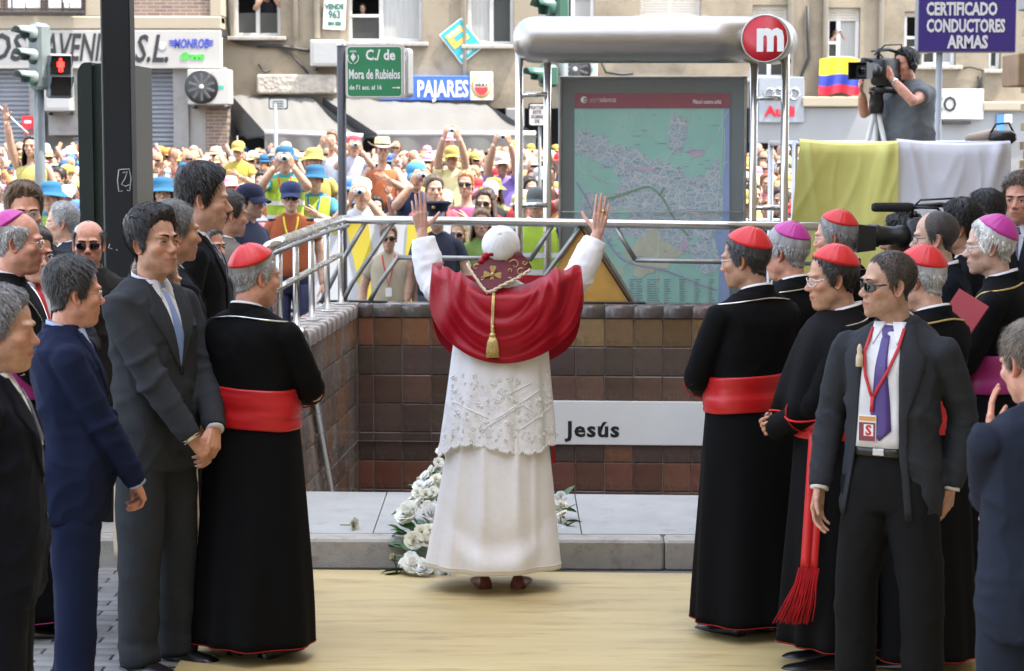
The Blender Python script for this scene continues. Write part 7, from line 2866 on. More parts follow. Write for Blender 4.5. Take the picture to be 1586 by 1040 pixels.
# soft satin bunch pushed up at the left of the collar
q0 = S_(757, 395, .012)
bu = MB()
mbb = MB()
for (px_, py_, r_) in ((752, 396, .020), (764, 391, .021), (775, 391, .017), (746, 403, .015)):
    c_ = S_(px_, py_, .0)
    mbb.add(xf(lathe([(0, r_), (r_ * .7, r_ * .7), (r_, 0), (r_ * .7, -r_ * .7), (0, -r_)], 14), None, c_))
v_, f_, n_ = remesh(mbb, .004, 5)
o = MB().add((v_ + n_ * (noise(v_ * 45, 3) * .003)[:, None], f_)).build('satin_fold', satin, b)
o.color = (.30, .0025, .012, 1)
# cord and tassel
cd = MB()
for s in (-1, 1):
    pts = [S_(765 + 1.1 * s - .4 * t, 450 + 54 * t / 6.0, .007) for t in range(7)]
    cd.add(tube(pts, .0042, 7))
cd.build('cord', gold_m, b)
tp = S_(763.5, 512, .012)
ta = MB()
ta.add(lathe([(.004, .045), (.008, .040), (.006, .030), (.010, .022), (.007, .012), (.014, .004), (.0155, -.004), (.010, -.012)], 14))
for j in range(22):
    aa = j * 2 * math.pi / 22
    ta.add(tube([(.010 * math.cos(aa), .008 * math.sin(aa), -.008), (.021 * math.cos(aa), .015 * math.sin(aa), -.035), (.026 * math.cos(aa), .018 * math.sin(aa), -.075), (.027 * math.cos(aa + .1), .018 * math.sin(aa), -.105)], .0042, 5))
ta.build('tassel', gold_m, b, loc=tuple(tp))
# red tab at the side, ring and shoes
o = MB().add(box((LX(858), -.05, LZ(700)), (.016, .03, .13), .004), 0, False).build('sash_end', satin, b)
o.color = (.36, .01, .02, 1)
S, E, T, d, pn, cu, th_ = A[1]
d = d / np.linalg.norm(d)
pn = pn - d * (pn @ d); pn /= np.linalg.norm(pn)
tt = np.cross(d, pn)
rc = T + d * .108 - tt * .011
aa = np.linspace(0, 2 * math.pi, 21)
MB().add(tube(rc + .0105 * (np.cos(aa)[:, None] * tt + np.sin(aa)[:, None] * pn), .0026, 6)).add(xf(lathe([(0, .005), (.007, .004), (.008, 0), (0, -.001)], 12), rotx(R(-90)), rc - pn * .011)).build('ring', M('ring_gold', (.75, .52, .15), .25, 1.0, var=.05), b)
shoes(b, (.16, .035, .022), .088, y=-.02, splay=9)

# ------------------------------------------------------------------ white flowers at the kerb
fl = empty('flower_arrangement', tuple(at(650, 880, 10.25) * Vector((1, 1, 0)) + Vector((0, 0, .0))))
tag(fl, 'spray of white roses and peonies with green leaves leaning against the kerb', 'flowers')
fo = np.array(fl.location)
petal_m = M('petal', objcol=True, rough=.6, var=.06, vs=30, sss=.1, spec=.3)
leaf_m = M('flower_leaf', (.045, .12, .030), .45, var=.3, vs=20)
stem_m = M('flower_stem', (.09, .17, .05), .5, var=.2)


def bloom(kind, seed):
    rs_ = np.random.RandomState(seed)
    mb_ = MB()
    layers = {'rose': [(7, .016, .035, 78), (6, .013, .033, 62), (5, .009, .030, 30), (4, .005, .027, 10)], 'peony': [(10, .034, .040, 92), (10, .028, .042, 70), (9, .022, .042, 48), (9, .015, .040, 26), (7, .008, .036, 8)], 'bud': [(4, .008, .034, 12), (3, .004, .032, 4)]}[kind]
    for n_, rad, ln, op in layers:
        for k_ in range(n_):
            a_ = k_ * 2 * math.pi / n_ + rs_.rand() * .6
            o_ = R(op + rs_.uniform(-10, 10))
            gq = []
            for i_ in range(5):
                t_ = i_ / 4
                w_ = rad * (.35 + 1.25 * math.sin(math.pi * (.12 + .70 * t_)))
                row = []
                for j_ in range(5):
                    s_ = j_ / 2 - 1
                    cup = .35 * w_ * s_ * s_
                    ang = o_ * (t_ ** .8)
                    r_ = ln * t_ * math.sin(ang) + rad * .25
                    z_ = ln * t_ * math.cos(ang * .85) + .004 * rs_.randn() * t_ * (kind == 'peony')
                    row.append((r_ - cup * math.cos(o_), w_ * s_, z_ + cup * math.sin(o_)))
                gq.append(row)
            v__ = np.array(gq).reshape(-1, 3) @ rotz(a_).T
            mb_.add((v__, gridf(5, 5)), 0)
    mb_.add(capsule((0, 0, -.012), (0, 0, .004), .006, .011, 8), 1)
    mb_.add(tube([(0, 0, -.07), (.003, 0, -.04), (0, 0, -.01)], .003, 6), 1)
    return mb_.mesh('flower', [petal_m, stem_m])


BL = {k_: [bloom(k_, s_) for s_ in (1, 2, 3)] for k_ in ('rose', 'peony', 'bud')}
lv = np.array([[(0, 0, 0), (0, 0, 0), (0, 0, 0)], [(-.014, .022, .004), (0, .022, 0), (.014, .022, .004)], [(-.020, .05, .006), (0, .05, -.001), (.020, .05, .006)], [(-.013, .085, .0), (0, .088, -.006), (.013, .085, .0)], [(0, .112, -.014), (0, .115, -.015), (0, .112, -.014)]])
leaf_me = MB().add((lv.reshape(-1, 3), gridf(5, 3))).mesh('leaf', leaf_m)
rf = random.Random(5)


def put_flower(kind, px, py, y, size, tiltx=None):
    p = np.array(at(px, py, y)) - fo
    e = (R(rf.uniform(20, 75)), R(rf.uniform(-25, 25)), R(rf.uniform(-70, 20)))
    o_ = obj('flower', rf.choice(BL[kind]), fl, tuple(p), e, rf.choice(((.88, .87, .76), (.90, .90, .84), (.86, .82, .66), (.90, .90, .87))))
    o_.scale = (size * .86,) * 3


FLW = [('rose', 679, 718, 11.0, .9), ('rose', 670, 731, 10.95, .95), ('rose', 660, 740, 10.9, 1.0), ('rose', 676, 745, 10.85, 1.0), ('bud', 652, 745, 10.9, 1.0), ('rose', 650, 755, 10.85, 1.05), ('rose', 666, 752, 10.8, 1.05), ('rose', 648, 765, 10.8, 1.0),
       ('rose', 659, 768, 10.75, 1.05), ('rose', 672, 764, 10.75, 1.0), ('rose', 652, 778, 10.75, .95), ('rose', 640, 775, 10.8, .8), ('peony', 634, 798, 10.45, 1.25), ('peony', 668, 800, 10.5, 1.2), ('rose', 664, 786, 10.6, 1.0), ('rose', 652, 826, 10.32, 1.15),
       ('peony', 641, 840, 10.28, .95), ('rose', 662, 842, 10.30, 1.2), ('bud', 609, 866, 10.22, 1.5), ('bud', 619, 880, 10.18, 1.2), ('peony', 640, 880, 10.14, 1.15), ('peony', 657, 884, 10.12, 1.0), ('peony', 690, 888, 10.15, 1.0), ('rose', 630, 874, 10.18, 1.1),
       ('rose', 684, 700, 11.1, .9), ('rose', 690, 730, 11.0, 1.0), ('rose', 684, 770, 10.8, 1.0), ('rose', 700, 790, 10.7, 1.1), ('peony', 700, 850, 10.35, 1.1), ('rose', 868, 770, 10.9, .9), ('rose', 870, 785, 10.85, 1.0), ('rose', 872, 800, 10.8, 1.0), ('bud', 876, 812, 10.75, 1.0), ('rose', 868, 822, 10.7, .9),
       ('rose', 860, 790, 10.85, 1.0), ('rose', 858, 815, 10.8, 1.0), ('rose', 740, 740, 10.95, 1.0), ('rose', 800, 750, 10.95, 1.0), ('peony', 770, 800, 10.7, 1.1), ('rose', 830, 780, 10.85, 1.0)]
for q in FLW:
    put_flower(*q)
    if q[0] == 'rose' and q[1] < 750:
        put_flower('rose', q[1] + rf.uniform(5, 12), q[2] + rf.uniform(-9, 9), q[3] + .05, q[4] * .95)
LV = [(630, 818, 10.40, 70), (640, 822, 10.38, 20), (622, 822, 10.42, 100), (652, 800, 10.5, -20), (660, 815, 10.45, 40), (628, 846, 10.30, 80), (640, 858, 10.26, 40), (650, 862, 10.24, -10), (636, 868, 10.22, 110), (658, 862, 10.24, 160), (655, 760, 10.85, 60), (666, 742, 10.95, -40), (672, 775, 10.7, 30), (646, 788, 10.65, 120),
      (648, 848, 10.30, 200), (666, 870, 10.20, 10), (660, 880, 10.16, -60), (625, 885, 10.16, 90), (872, 790, 10.9, -60), (878, 806, 10.85, -90), (870, 818, 10.75, -120), (866, 776, 10.9, -30), (642, 835, 10.34, 70), (634, 830, 10.36, 95)]
for px_, py_, y_, rz_ in LV:
    p = np.array(at(px_, py_, y_)) - fo
    for w_ in range(2):
        o_ = obj('leaf', leaf_me, fl, tuple(p + np.array([rf.uniform(-.015, .015), rf.uniform(-.02, .02), rf.uniform(-.015, .015)])), (R(rf.uniform(-35, 45)), R(rf.uniform(-40, 40)), R(rz_ + rf.uniform(-25, 25))))
        o_.scale = (rf.uniform(.7, 1.1),) * 3
mb = MB()
for px_, py_, y_ in ((660, 760, 10.9), (640, 800, 10.5), (655, 840, 10.35), (612, 868, 10.22), (625, 880, 10.16), (670, 790, 10.7), (868, 800, 10.85), (680, 730, 11.0)):
    p = np.array(at(px_, py_, y_)) - fo
    q = np.array([.12 if px_ < 750 else .7, .25, .10])
    mb.add(tube([p, p * .5 + q * .5 + [0, 0, -.03], q], .0035, 6))
mb.build('stem', stem_m, fl)['kind'] = 'stuff'
lb = obj('fallen_flower', BL['rose'][0], None, tuple(np.array(at(545, 817, gd(820, .15))) + np.array([0, 0, .012])), (R(85), R(20), R(60)), (.76, .74, .62))
lb.scale = (1.0,) * 3
tag(lb, 'single white rose head lying alone on the concrete landing', 'flower')
lb = MB().add(box((0, 0, .004), (.055, .028, .006), .003)).build('fallen_petals', petal_m, None, loc=tuple(at(597, 886, gd(886))))
lb.color = (.66, .70, .52, 1)
tag(lb, 'small pale petal lying on the ground left of the flower spray', 'petal')


# ------------------------------------------------------------------ hats and small things people carry
def hat_mesh(kind, hp={}, rot=(0, 0, 0)):
    mb = MB()
    n = 28
    a = np.arange(n) * 2 * math.pi / n
    def ring(rx, ry, z, yc=.010, lift=None):
        z = np.full(n, z) if lift is None else z + lift
        return np.stack([rx * np.sin(a), yc - ry * np.cos(a), z], -1)
    if kind in ('cap', 'police'):
        if kind == 'cap':
            rr = [ring(.094, .112, .040), ring(.095, .113, .070), ring(.088, .104, .105), ring(.066, .080, .130), ring(.03, .036, .144), ring(.004, .005, .147)]
        else:
            rr = [ring(.092, .112, .045), ring(.095, .116, .085), ring(.128, .146, .112, .0), ring(.130, .148, .120, .0), ring(.10, .115, .130), ring(.004, .005, .134)]
        mb.add(loft(rr, cap=False))
        v = []
        for i in range(5):
            t = i / 4
            for j in range(13):
                s = R(-62 + 124 * j / 12)
                ext = .075 * t * math.cos(s * .85)
                v.append((.094 * math.sin(s) * (1 + .05 * t), .010 - .112 * math.cos(s) - ext, .046 - .030 * t - .022 * (math.sin(s) ** 2) * (.4 + t)))
        v = np.array(v)
        mb.add((v, gridf(5, 13)), 1 if kind == 'police' else 0)
        mb.add((v + np.array([0, 0, -.004]), gridf(5, 13)[:, ::-1]), 1 if kind == 'police' else 0)
        if kind == 'police':
            mb.add(box((0, -.112, .085), (.030, .012, .034), .008), 2)
    elif kind == 'bucket':
        lf = .012 * np.cos(2 * a)
        rr = [ring(.148, .165, .012, lift=lf), ring(.120, .138, .036, lift=lf * .6), ring(.094, .112, .052), ring(.092, .110, .095), ring(.080, .095, .128), ring(.04, .05, .140), ring(.003, .003, .141)]
        mb.add(loft(rr, cap=False))
        mb.add(loft([ring(.094, .112, .050), ring(.120, .138, .033, lift=lf * .6), ring(.148, .165, .010, lift=lf)], cap=False))
    else:
        lf = .055 * np.abs(np.sin(a)) ** 2.2 - .02 * np.abs(np.cos(a)) ** 3
        rr = [ring(.170, .205, .052, lift=lf), ring(.145, .170, .050, lift=lf * .5), ring(.094, .112, .058), ring(.092, .108, .105), ring(.084, .100, .150), ring(.060, .080, .158), ring(.02, .05, .145), ring(.003, .02, .143)]
        mb.add(loft(rr, cap=False))
        mb.add(loft([ring(.094, .112, .055), ring(.145, .170, .047, lift=lf * .5), ring(.170, .205, .050, lift=lf)], cap=False))
        mb.add(loft([ring(.0955, .1135, .060), ring(.095, .112, .080)], cap=False), 1)
    for i in range(len(mb.v)):
        mb.v[i] = head_place(mb.v[i], rot)
    return mb.mesh('hat' if kind != 'cap' else 'cap', [cloth_m, black_m, gold_m])


HATS = {}


def give_hat(b, kind, color, rot=(0, 0, 0)):
    key = (kind, rot)
    if key not in HATS:
        HATS[key] = hat_mesh(kind, {}, rot)
    return obj({'cap': 'cap', 'police': 'peaked_cap'}.get(kind, 'sun_hat'), HATS[key], b, color=color)


cam_me = MB().add(box((0, 0, 0), (.098, .030, .058), .006)).add(xf(lathe([(0, .026), (.014, .026), (.020, .020), (.021, 0), (0, 0)], 14), rotx(R(90)), (.008, -.012, -.003)), 1).add(box((-.03, -.016, .018), (.018, .004, .010), .001), 1).mesh('compact_camera', [M('silver_plastic', (.55, .55, .56), .35, .4, var=.1), lens_m])
n_cam = 0


def hand_camera(b, A, label, rot=(0, 0, 0)):
    """A small camera held between both hands, in front of the face."""
    m = b.matrix_basis
    T = (A[0][2] + A[1][2]) / 2
    d = (A[0][3] + A[1][3]) / 2
    d = d / (np.linalg.norm(d) + 1e-9)
    p = m @ Vector(tuple(T + d * .085 + np.array([0, -.015, 0])))
    o = obj('compact_camera', cam_me, None, p, b.rotation_euler.copy())
    tag(o, label, 'camera', 'small cameras held up in the crowd')
    return o


# ------------------------------------------------------------------ the crowd across the street
CH = [dict(nose=1.0), dict(nose=.9, jaw=.94, wide=.97), dict(nose=1.1, fat=.6), dict(nose=.92, jaw=.93, fat=.2)]
POSES = {'stand': ('hang', 'hang'), 'cam': ('camera', 'camera'), 'camup': ('cameraup', 'cameraup'), 'wave': ('wave', 'hang'), 'high': ('hang', 'high'), 'both': ('high', 'high'), 'chest': ('chest', 'hang'), 'clap': ('pray', 'pray')}
dark_eye = M('dark_eye', (.03, .02, .016), .3, var=.1)
_cb, _cs, _ch = {}, {}, {}


def crowd_body(pose, hv):
    if (pose, hv) in _cb:
        return _cb[pose, hv]
    hp = CH[hv]
    mb = body_mesh(hp, (0, 0, 0), 44, 48, low=True)
    A = []
    for pz, left in zip(POSES[pose], (True, False)):
        a = arm_points(pz, left, .94)
        A.append(a)
        S, E, T, d, pn, cu, th = a
        hand_shells(mb, T, d, pn, left, cu, thumb=th, n=6, tint=(1.0, .93, .90))
        sleeve(mb, S * np.array([.95, 1, 1]), E, T, (.050, .050, .047, .043, .040, .028), 10)
    for s in (-1, 1):
        k = 10
        aa = np.linspace(0, 2 * math.pi, k, endpoint=False)
        for cz, hw, hh in ((.003, .0125, .0052), (.0225, .017, .0035)):
            p = front_y(np.append(s * .0315 + hw * np.cos(aa), s * .0315), np.append(cz + hh * np.sin(aa), cz), hp)
            p[:, 1] -= .0022
            mb.add((p + np.array([0, HY, HZ]), [(i, (i + 1) % k, k) for i in range(k)]), 1)
    _cb[pose, hv] = (mb.mesh('person', [skin_m, dark_eye], True), A)
    return _cb[pose, hv]


def crowd_shirt(pose, kind):
    if (pose, kind) in _cs:
        return _cs[pose, kind]
    A = [arm_points(pz, left, .94) for pz, left in zip(POSES[pose], (True, False))]
    mb = MB()
    R_ = SHIRT if kind != 'tank' else [(z, a * .96, bf, bb, yc) for z, a, bf, bb, yc in SHIRT[:5]] + [(1.40, .135, .075, .09, .022)]
    v, f = torso_shell(R_, 28)
    x, y, z = v.T
    v = v + np.stack([x * 0, .006 * noise(v * 11, 3) - .006 * (1 - np.abs(noise(v * 8, 5))) ** 4, 0 * x], -1)
    mb.add((v, f))
    if kind != 'tank':
        for S, E, T, *_ in A:
            sleeve(mb, S * np.array([.95, 1, 1]), E, T, (.062, .062, .066, .058, .052, .044), 12, upto=.5 if kind == 'tee' else 1.0)
    _cs[pose, kind] = mb.mesh('shirt', cloth_m)
    return _cs[pose, kind]


def crowd_hair(kind, hv, hat):
    key = (kind, hv, hat)
    if key not in _ch:
        _ch[key] = hair_mesh(CH[hv], (0, 0, 0), kind, top=.006 if hat else .026, side=.010 if hat else .016, nth=30, nph=44, seed=hv + 2, strands=350 if not hat else 150).mesh('hair', hair_m, True)
    return _ch[key]


tm = MB()
tm.add(torso_shell([(.80, .160, .10, .12, .005), (.92, .172, .11, .128, .005), (1.0, .168, .108, .112, .005)], 20))
for s in (-1, 1):
    tm.add(tube([(.085 * s, 0, .88), (.09 * s, 0, .5), (.10 * s, .01, .06)], [.098, .078, .07], 10))
crowd_trousers = tm.mesh('trousers', cloth_m)
_sg = {}


def crowd_person(px, py, y, yaw, pose='stand', hv=0, shirt=('tee', (.7, .7, .7)), hat=None, hair=('short', (.03, .02, .015)), skin=(.44, .265, .18), label='', z0=-.13, shades=False, trousers=(.05, .06, .09), group='crowd watching from the street', legs=True, vest=None):
    p = at(px, py, y)
    top = 1.775 if not hat else 1.795
    k = (p[2] - z0) / top
    me, A = crowd_body(pose, hv)
    b = obj('person', me, None, (p[0], y, z0), (0, 0, R(yaw)), skin)
    b.scale = (k, k, k)
    tag(b, label, 'person', group)
    obj('shirt', crowd_shirt(pose, shirt[0]), b, color=shirt[1])
    if hair:
        obj('hair', crowd_hair(hair[0], hv, bool(hat)), b, color=hair[1])
    if hat:
        give_hat(b, hat[0], hat[1])
    if shades:
        if hv not in _sg:
            o = glasses(CH[hv], (0, 0, 0), b, True, wide=.027, high=.018)
            _sg[hv] = o.data
        else:
            obj('sunglasses', _sg[hv], b)
    if legs:
        obj('trousers', crowd_trousers, b, color=trousers)
    if vest:
        g_ = MB()
        v, f = torso_shell([(z, a * 1.05, bf * 1.08, bb * 1.08, yc) for z, a, bf, bb, yc in SHIRT[:6]] + [(1.452, .130, .076, .084, .026)], 32)
        o = MB().add((v, [q for q in f if len(q) == 4])).build('vest', cloth_m, b)
        o.color = (*vest, 1)
        for zz in (1.06, 1.20):
            a_, bf, bb = [np.interp(zz, [r[0] for r in SHIRT], [r[j] for r in SHIRT]) for j in (1, 2, 3)]
            v, f = torso_shell([(zz - .022, a_ * 1.075, bf * 1.11, bb * 1.11, .005), (zz + .022, a_ * 1.075, bf * 1.11, bb * 1.11, .005)], 32)
            MB().add((v, [q for q in f if len(q) == 4])).build('reflective_band', M('reflective', (.50, .50, .48), .4, var=.05), o)
    return b, A


def strap(b, color, kind='lanyard', zlow=1.16):
    me = [(-.062, -.080, 1.462), (-.055, -.105, 1.40), (-.03, -.132, 1.30), (0, -.140, zlow), (.03, -.132, 1.30), (.055, -.105, 1.40), (.062, -.080, 1.462)]
    o = MB().add(ribbon(me, .014, .003)).build('lanyard', cloth_m, b)
    o.color = (*color, 1)
    if kind == 'lanyard':
        MB().add(box((0, -.146, zlow - .055), (.06, .006, .085), .002), 0, False).build('badge', white_m, b)


YEL, WHT, BLU, ORA, LIME = (.34, .275, .075), (.42, .415, .40), (.016, .085, .17), (.30, .075, .028), (.30, .41, .04)
SPECIAL = []


def special(*a, **k):
    SPECIAL.append((a[0], a[1], a[2]))
    return crowd_person(*a, group=None, **k)


b, A = special(450, 275, 19.2, 6, 'stand', 1, ('tee', ORA), ('cap', (.02, .03, .08)), ('short', (.05, .03, .02)), shades=True, trousers=(.018, .02, .05), label='woman in orange uniform shirt and navy cap wearing sunglasses beside the railing')
for s in (-1, 1):
    MB().add(box((s * .165, .012, 1.435), (.07, .09, .012), .004)).build('epaulette', cloth_m, b).color = (.02, .03, .08, 1)
    MB().add(box((s * .085, -.124, 1.27), (.085, .01, .025), .004)).build('pocket_flap', cloth_m, b).color = (.015, .02, .05, 1)
strap(b, (.65, .60, .05), 'cord', 1.30)
b, A = special(441, 221, 20.9, 4, 'cam', 0, ('tee', (.03, .30, .34)), ('bucket', BLU), None, z0=.28, vest=LIME, label='man in yellow high visibility vest and blue hat taking a photograph')
strap(b, (.55, .04, .03), 'cord', 1.2)
hand_camera(b, A, 'silver camera held up by the man in the blue hat')
b, A = special(488, 250, 21.2, -4, 'chest', 1, ('tee', (.05, .20, .28)), ('bucket', BLU), ('short', (.06, .04, .03)), z0=.05, vest=LIME, label='younger volunteer in yellow vest and blue hat right of the orange uniform')
strap(b, (.03, .12, .45))
b, A = special(487, 224, 23.5, 0, 'stand', 0, ('tee', YEL), ('bucket', YEL), None, z0=.20, label='person in yellow bucket hat directly behind the younger vest wearer')
b, A = special(602, 345, 17.9, 2, 'stand', 1, ('tee', (.42, .36, .26)), None, ('short', (.16, .09, .05)), shades=True, label='woman in cream polo shirt with red lanyard and sunglasses behind the railing')
strap(b, (.50, .03, .04))
b, A = special(677, 304, 17.8, -12, 'stand', 0, ('tee', (.022, .026, .045)), ('police', (.012, .014, .03)), ('short', (.02, .016, .012)), label='police officer in dark peaked cap behind the raised left hand')
b, A = special(712, 340, 18.6, -20, 'stand', 3, ('tee', (.30, .40, .52)), None, ('long', (.45, .30, .14)), shades=True, label='blonde woman in sunglasses beside the police officer')
b, A = special(745, 320, 18.0, 4, 'stand', 1, ('tee', (.20, .31, .08)), None, ('long', (.22, .13, .07)), label='woman with wavy brown hair in lime green polo shirt left of the white skullcap')
b, A = special(722, 262, 21.4, -8, 'chest', 1, ('tank', (.36, .07, .16)), None, ('short', (.42, .18, .08)), shades=True, z0=.0, label='red haired woman in pink vest top with arms folded')
b, A = special(752, 290, 19.8, -15, 'stand', 3, ('tee', (.30, .42, .58)), None, ('long', (.05, .025, .018)), shades=True, label='dark haired woman in sunglasses and pale blue top')
b, A = special(833, 284, 18.3, -14, 'stand', 0, ('tee', (.02, .025, .05)), ('cap', (.10, .11, .11)), ('short', (.03, .02, .015)), vest=LIME, label='man in grey cap and yellow vest between the steel posts of the totem')
b, A = special(386, 278, 16.9, 60, 'stand', 0, ('tee', (.020, .024, .05)), ('cap', (.015, .018, .045)), ('short', (.02, .016, .012)), trousers=(.015, .018, .03), label='police officer in navy cap and short sleeves turned towards the crowd')
b, A = special(48, 206, 24.4, 0, 'high', 1, ('tank', (.38, .32, .10)), None, ('long', (.03, .02, .015)), z0=.35, label='dark haired woman in yellow top stretching one arm high with a red flag')
fp = b.matrix_basis @ Vector(tuple(A[1][2] + A[1][3] / np.linalg.norm(A[1][3]) * .08))
fg = empty('hand_flag', tuple(fp))
tag(fg, 'small red hand flag waved at the left edge', 'flag')
MB().add(tube([(.25, 0, -.22), (.1, 0, -.08), (-.12, 0, .14)], .008, 6)).build('stick', white_m, fg)
g_ = np.array([[(-.12 - .30 * t, .03 * math.sin(t * 6 + s), .14 + .02 - .24 * s - .05 * t) for t in np.linspace(0, 1, 12)] for s in np.linspace(0, 1, 8)])
MB().add((g_.reshape(-1, 3), gridf(8, 12))).build('cloth', M('flag_scarlet', (.65, .012, .02), .7), fg)
b, A = special(592, 210, 25.2, 10, 'chest', 0, ('tank', (.34, .10, .04)), ('straw', (.47, .37, .23)), ('short', (.10, .06, .04)), z0=.30, label='person in orange vest top and wide straw hat under the wide awning')
b, A = special(369, 215, 27.5, -6, 'chest', 1, ('tee', (.38, .29, .05)), ('cap', YEL), ('short', (.06, .04, .03)), z0=.42, label='boy in yellow T-shirt and cap lifted above the heads near the brick pier')
b, A = special(79, 275, 19.8, -10, 'chest', 0, ('tee', (.05, .19, .28)), ('bucket', (.016, .10, .20)), ('short', (.05, .03, .02)), vest=LIME, label='volunteer in blue hat and yellow vest just right of the traffic light pole')
strap(b, (.03, .10, .40))
b, A = special(252, 268, 19.6, 8, 'stand', 1, ('tee', (.22, .30, .06)), ('bucket', (.016, .09, .18)), ('long', (.05, .03, .02)), label='woman in wide blue sun hat right of the dark column')
b, A = special(514, 200, 28.0, -6, 'cam', 1, ('tank', (.38, .42, .50)), None, ('short', (.16, .11, .07)), z0=.42, label='woman in grey vest top standing above the crowd left of the dark sign post')
b, A = special(548, 206, 27.6, 6, 'cam', 0, ('tee', (.42, .44, .52)), ('cap', (.60, .04, .06)), ('short', (.1, .06, .04)), z0=.36, label='man in red cap photographing just right of the dark sign post')
hand_camera(b, A, 'silver camera raised beside the dark post by the man in red cap')
b, A = special(778, 232, 25.5, 0, 'camup', 0, ('tee', (.20, .14, .42)), ('cap', WHT), ('short', (.04, .03, .02)), z0=.10, label='man in purple shirt and white cap holding a camera overhead')
hand_camera(b, A, 'bright camera held overhead under the right end of the awning')
b, A = special(644, 246, 22.4, 12, 'cam', 0, ('tee', (.02, .03, .07)), ('cap', (.05, .20, .34)), ('short', (.05, .03, .02)), label='man in light blue cap photographing below the blue bar sign')
hand_camera(b, A, 'small camera in front of the man with the light blue cap')
b, A = special(700, 222, 27.0, 0, 'camup', 3, ('tee', (.66, .58, .30)), ('cap', YEL), ('short', (.05, .03, .02)), z0=.10, label='person in yellow cap filming with both hands high beneath the beer sign')
hand_camera(b, A, 'tiny camera held high beneath the beer sign')
b, A = special(672, 268, 20.6, 14, 'stand', 2, ('tee', (.55, .06, .08)), None, ('short', (.09, .065, .045)), label='balding man in red and white shirt just behind the police cap')
b, A = special(560, 270, 20.4, 0, 'cam', 2, ('tee', (.55, .55, .55)), ('cap', (.52, .46, .43)), ('short', (.05, .03, .02)), label='photographer in white shirt and pale cap right of the green sign post')
hand_camera(b, A, 'compact camera of the photographer in the pale cap')
# onlookers at the upper windows
b, A = special(562, 5, 41.4, -8, 'chest', 1, ('tank', (.48, .12, .30)), None, ('short', (.03, .02, .015)), z0=3.35, legs=False, label='woman in pink top with a hand to her face at an upstairs window')
b, A = special(414, -22, 41.4, 10, 'cam', 0, ('tee', (.02, .02, .028)), None, ('short', (.03, .02, .015)), z0=3.05, legs=False, label='person in dark clothes photographing from the upstairs window on the left')
b, A = special(1293, 42, 41.4, 10, 'cam', 0, ('tank', (.70, .70, .72)), None, ('short', (.02, .015, .012)), z0=2.75, legs=False, label='man in white vest taking pictures at the window above the flag')
hand_camera(b, A, 'little camera held at the window above the striped flag')
b, A = special(1409, 60, 41.9, 0, 'stand', 2, ('tee', (.30, .12, .10)), None, ('short', (.03, .02, .015)), z0=2.55, legs=False, label='dim figure standing back in the dark window left of the purple sign')

SH = [('white', WHT), ('white', (.42, .41, .40)), ('white', (.46, .45, .43)), ('yellow', YEL), ('yellow', (.40, .34, .15)), ('red', (.36, .035, .04)), ('pink', (.44, .17, .23)), ('pale blue', (.34, .46, .62)), ('navy', (.025, .04, .12)), ('orange', (.42, .17, .06)), ('black', (.02, .02, .022)), ('green', (.10, .30, .10)), ('purple', (.22, .08, .34)), ('cream', (.48, .42, .31)), ('beige', (.40, .33, .24)), ('white', (.52, .51, .49)), ('brown', (.16, .10, .07)), ('grey', (.24, .24, .25)), ('turquoise', (.06, .26, .29))]
HT = [None] * 10 + [('cap', 'yellow', YEL)] * 2 + [('cap', 'pale yellow', (.42, .38, .22))] * 2 + [('cap', 'white', WHT)] * 2 + [('bucket', 'white', (.70, .69, .66)), ('bucket', 'yellow', (.50, .43, .14)), ('cap', 'cream', (.50, .44, .31)), ('bucket', 'blue', BLU), ('straw', 'straw', (.45, .35, .22)), ('cap', 'red', (.55, .03, .04)), ('cap', 'blue', (.06, .14, .42)), ('bucket', 'khaki', (.34, .30, .20)), ('cap', 'orange', (.46, .20, .05)), ('bucket', 'pink', (.62, .25, .34))]
HR = [('brown', (.08, .045, .028)), ('dark', (.018, .013, .010)), ('dark', (.03, .02, .015)), ('blond', (.42, .28, .13)), ('grey', (.30, .29, .28)), ('auburn', (.20, .075, .035))]
PW = {'stand': '', 'cam': 'taking a picture', 'camup': 'holding a camera high', 'wave': 'waving', 'high': 'one arm up', 'both': 'both arms up', 'chest': 'hand on chest', 'clap': 'hands together'}


def zone(px):
    for lim, t in ((45, 'left of the traffic light'), (122, 'between traffic light and green pillar'), (270, 'before the grey shutter'), (335, 'below the fan unit'), (405, 'by the brick pier'), (470, 'under the shorter awning'), (530, 'left of the sign post'),
                   (585, 'right of the sign post'), (640, 'under the wide awning'), (700, 'below the bar sign'), (765, 'below the beer sign'), (802, 'left of the steel totem'), (870, 'behind the left totem posts')):
        if px < lim:
            return t
    return 'in the gap beside the yellow cloth'


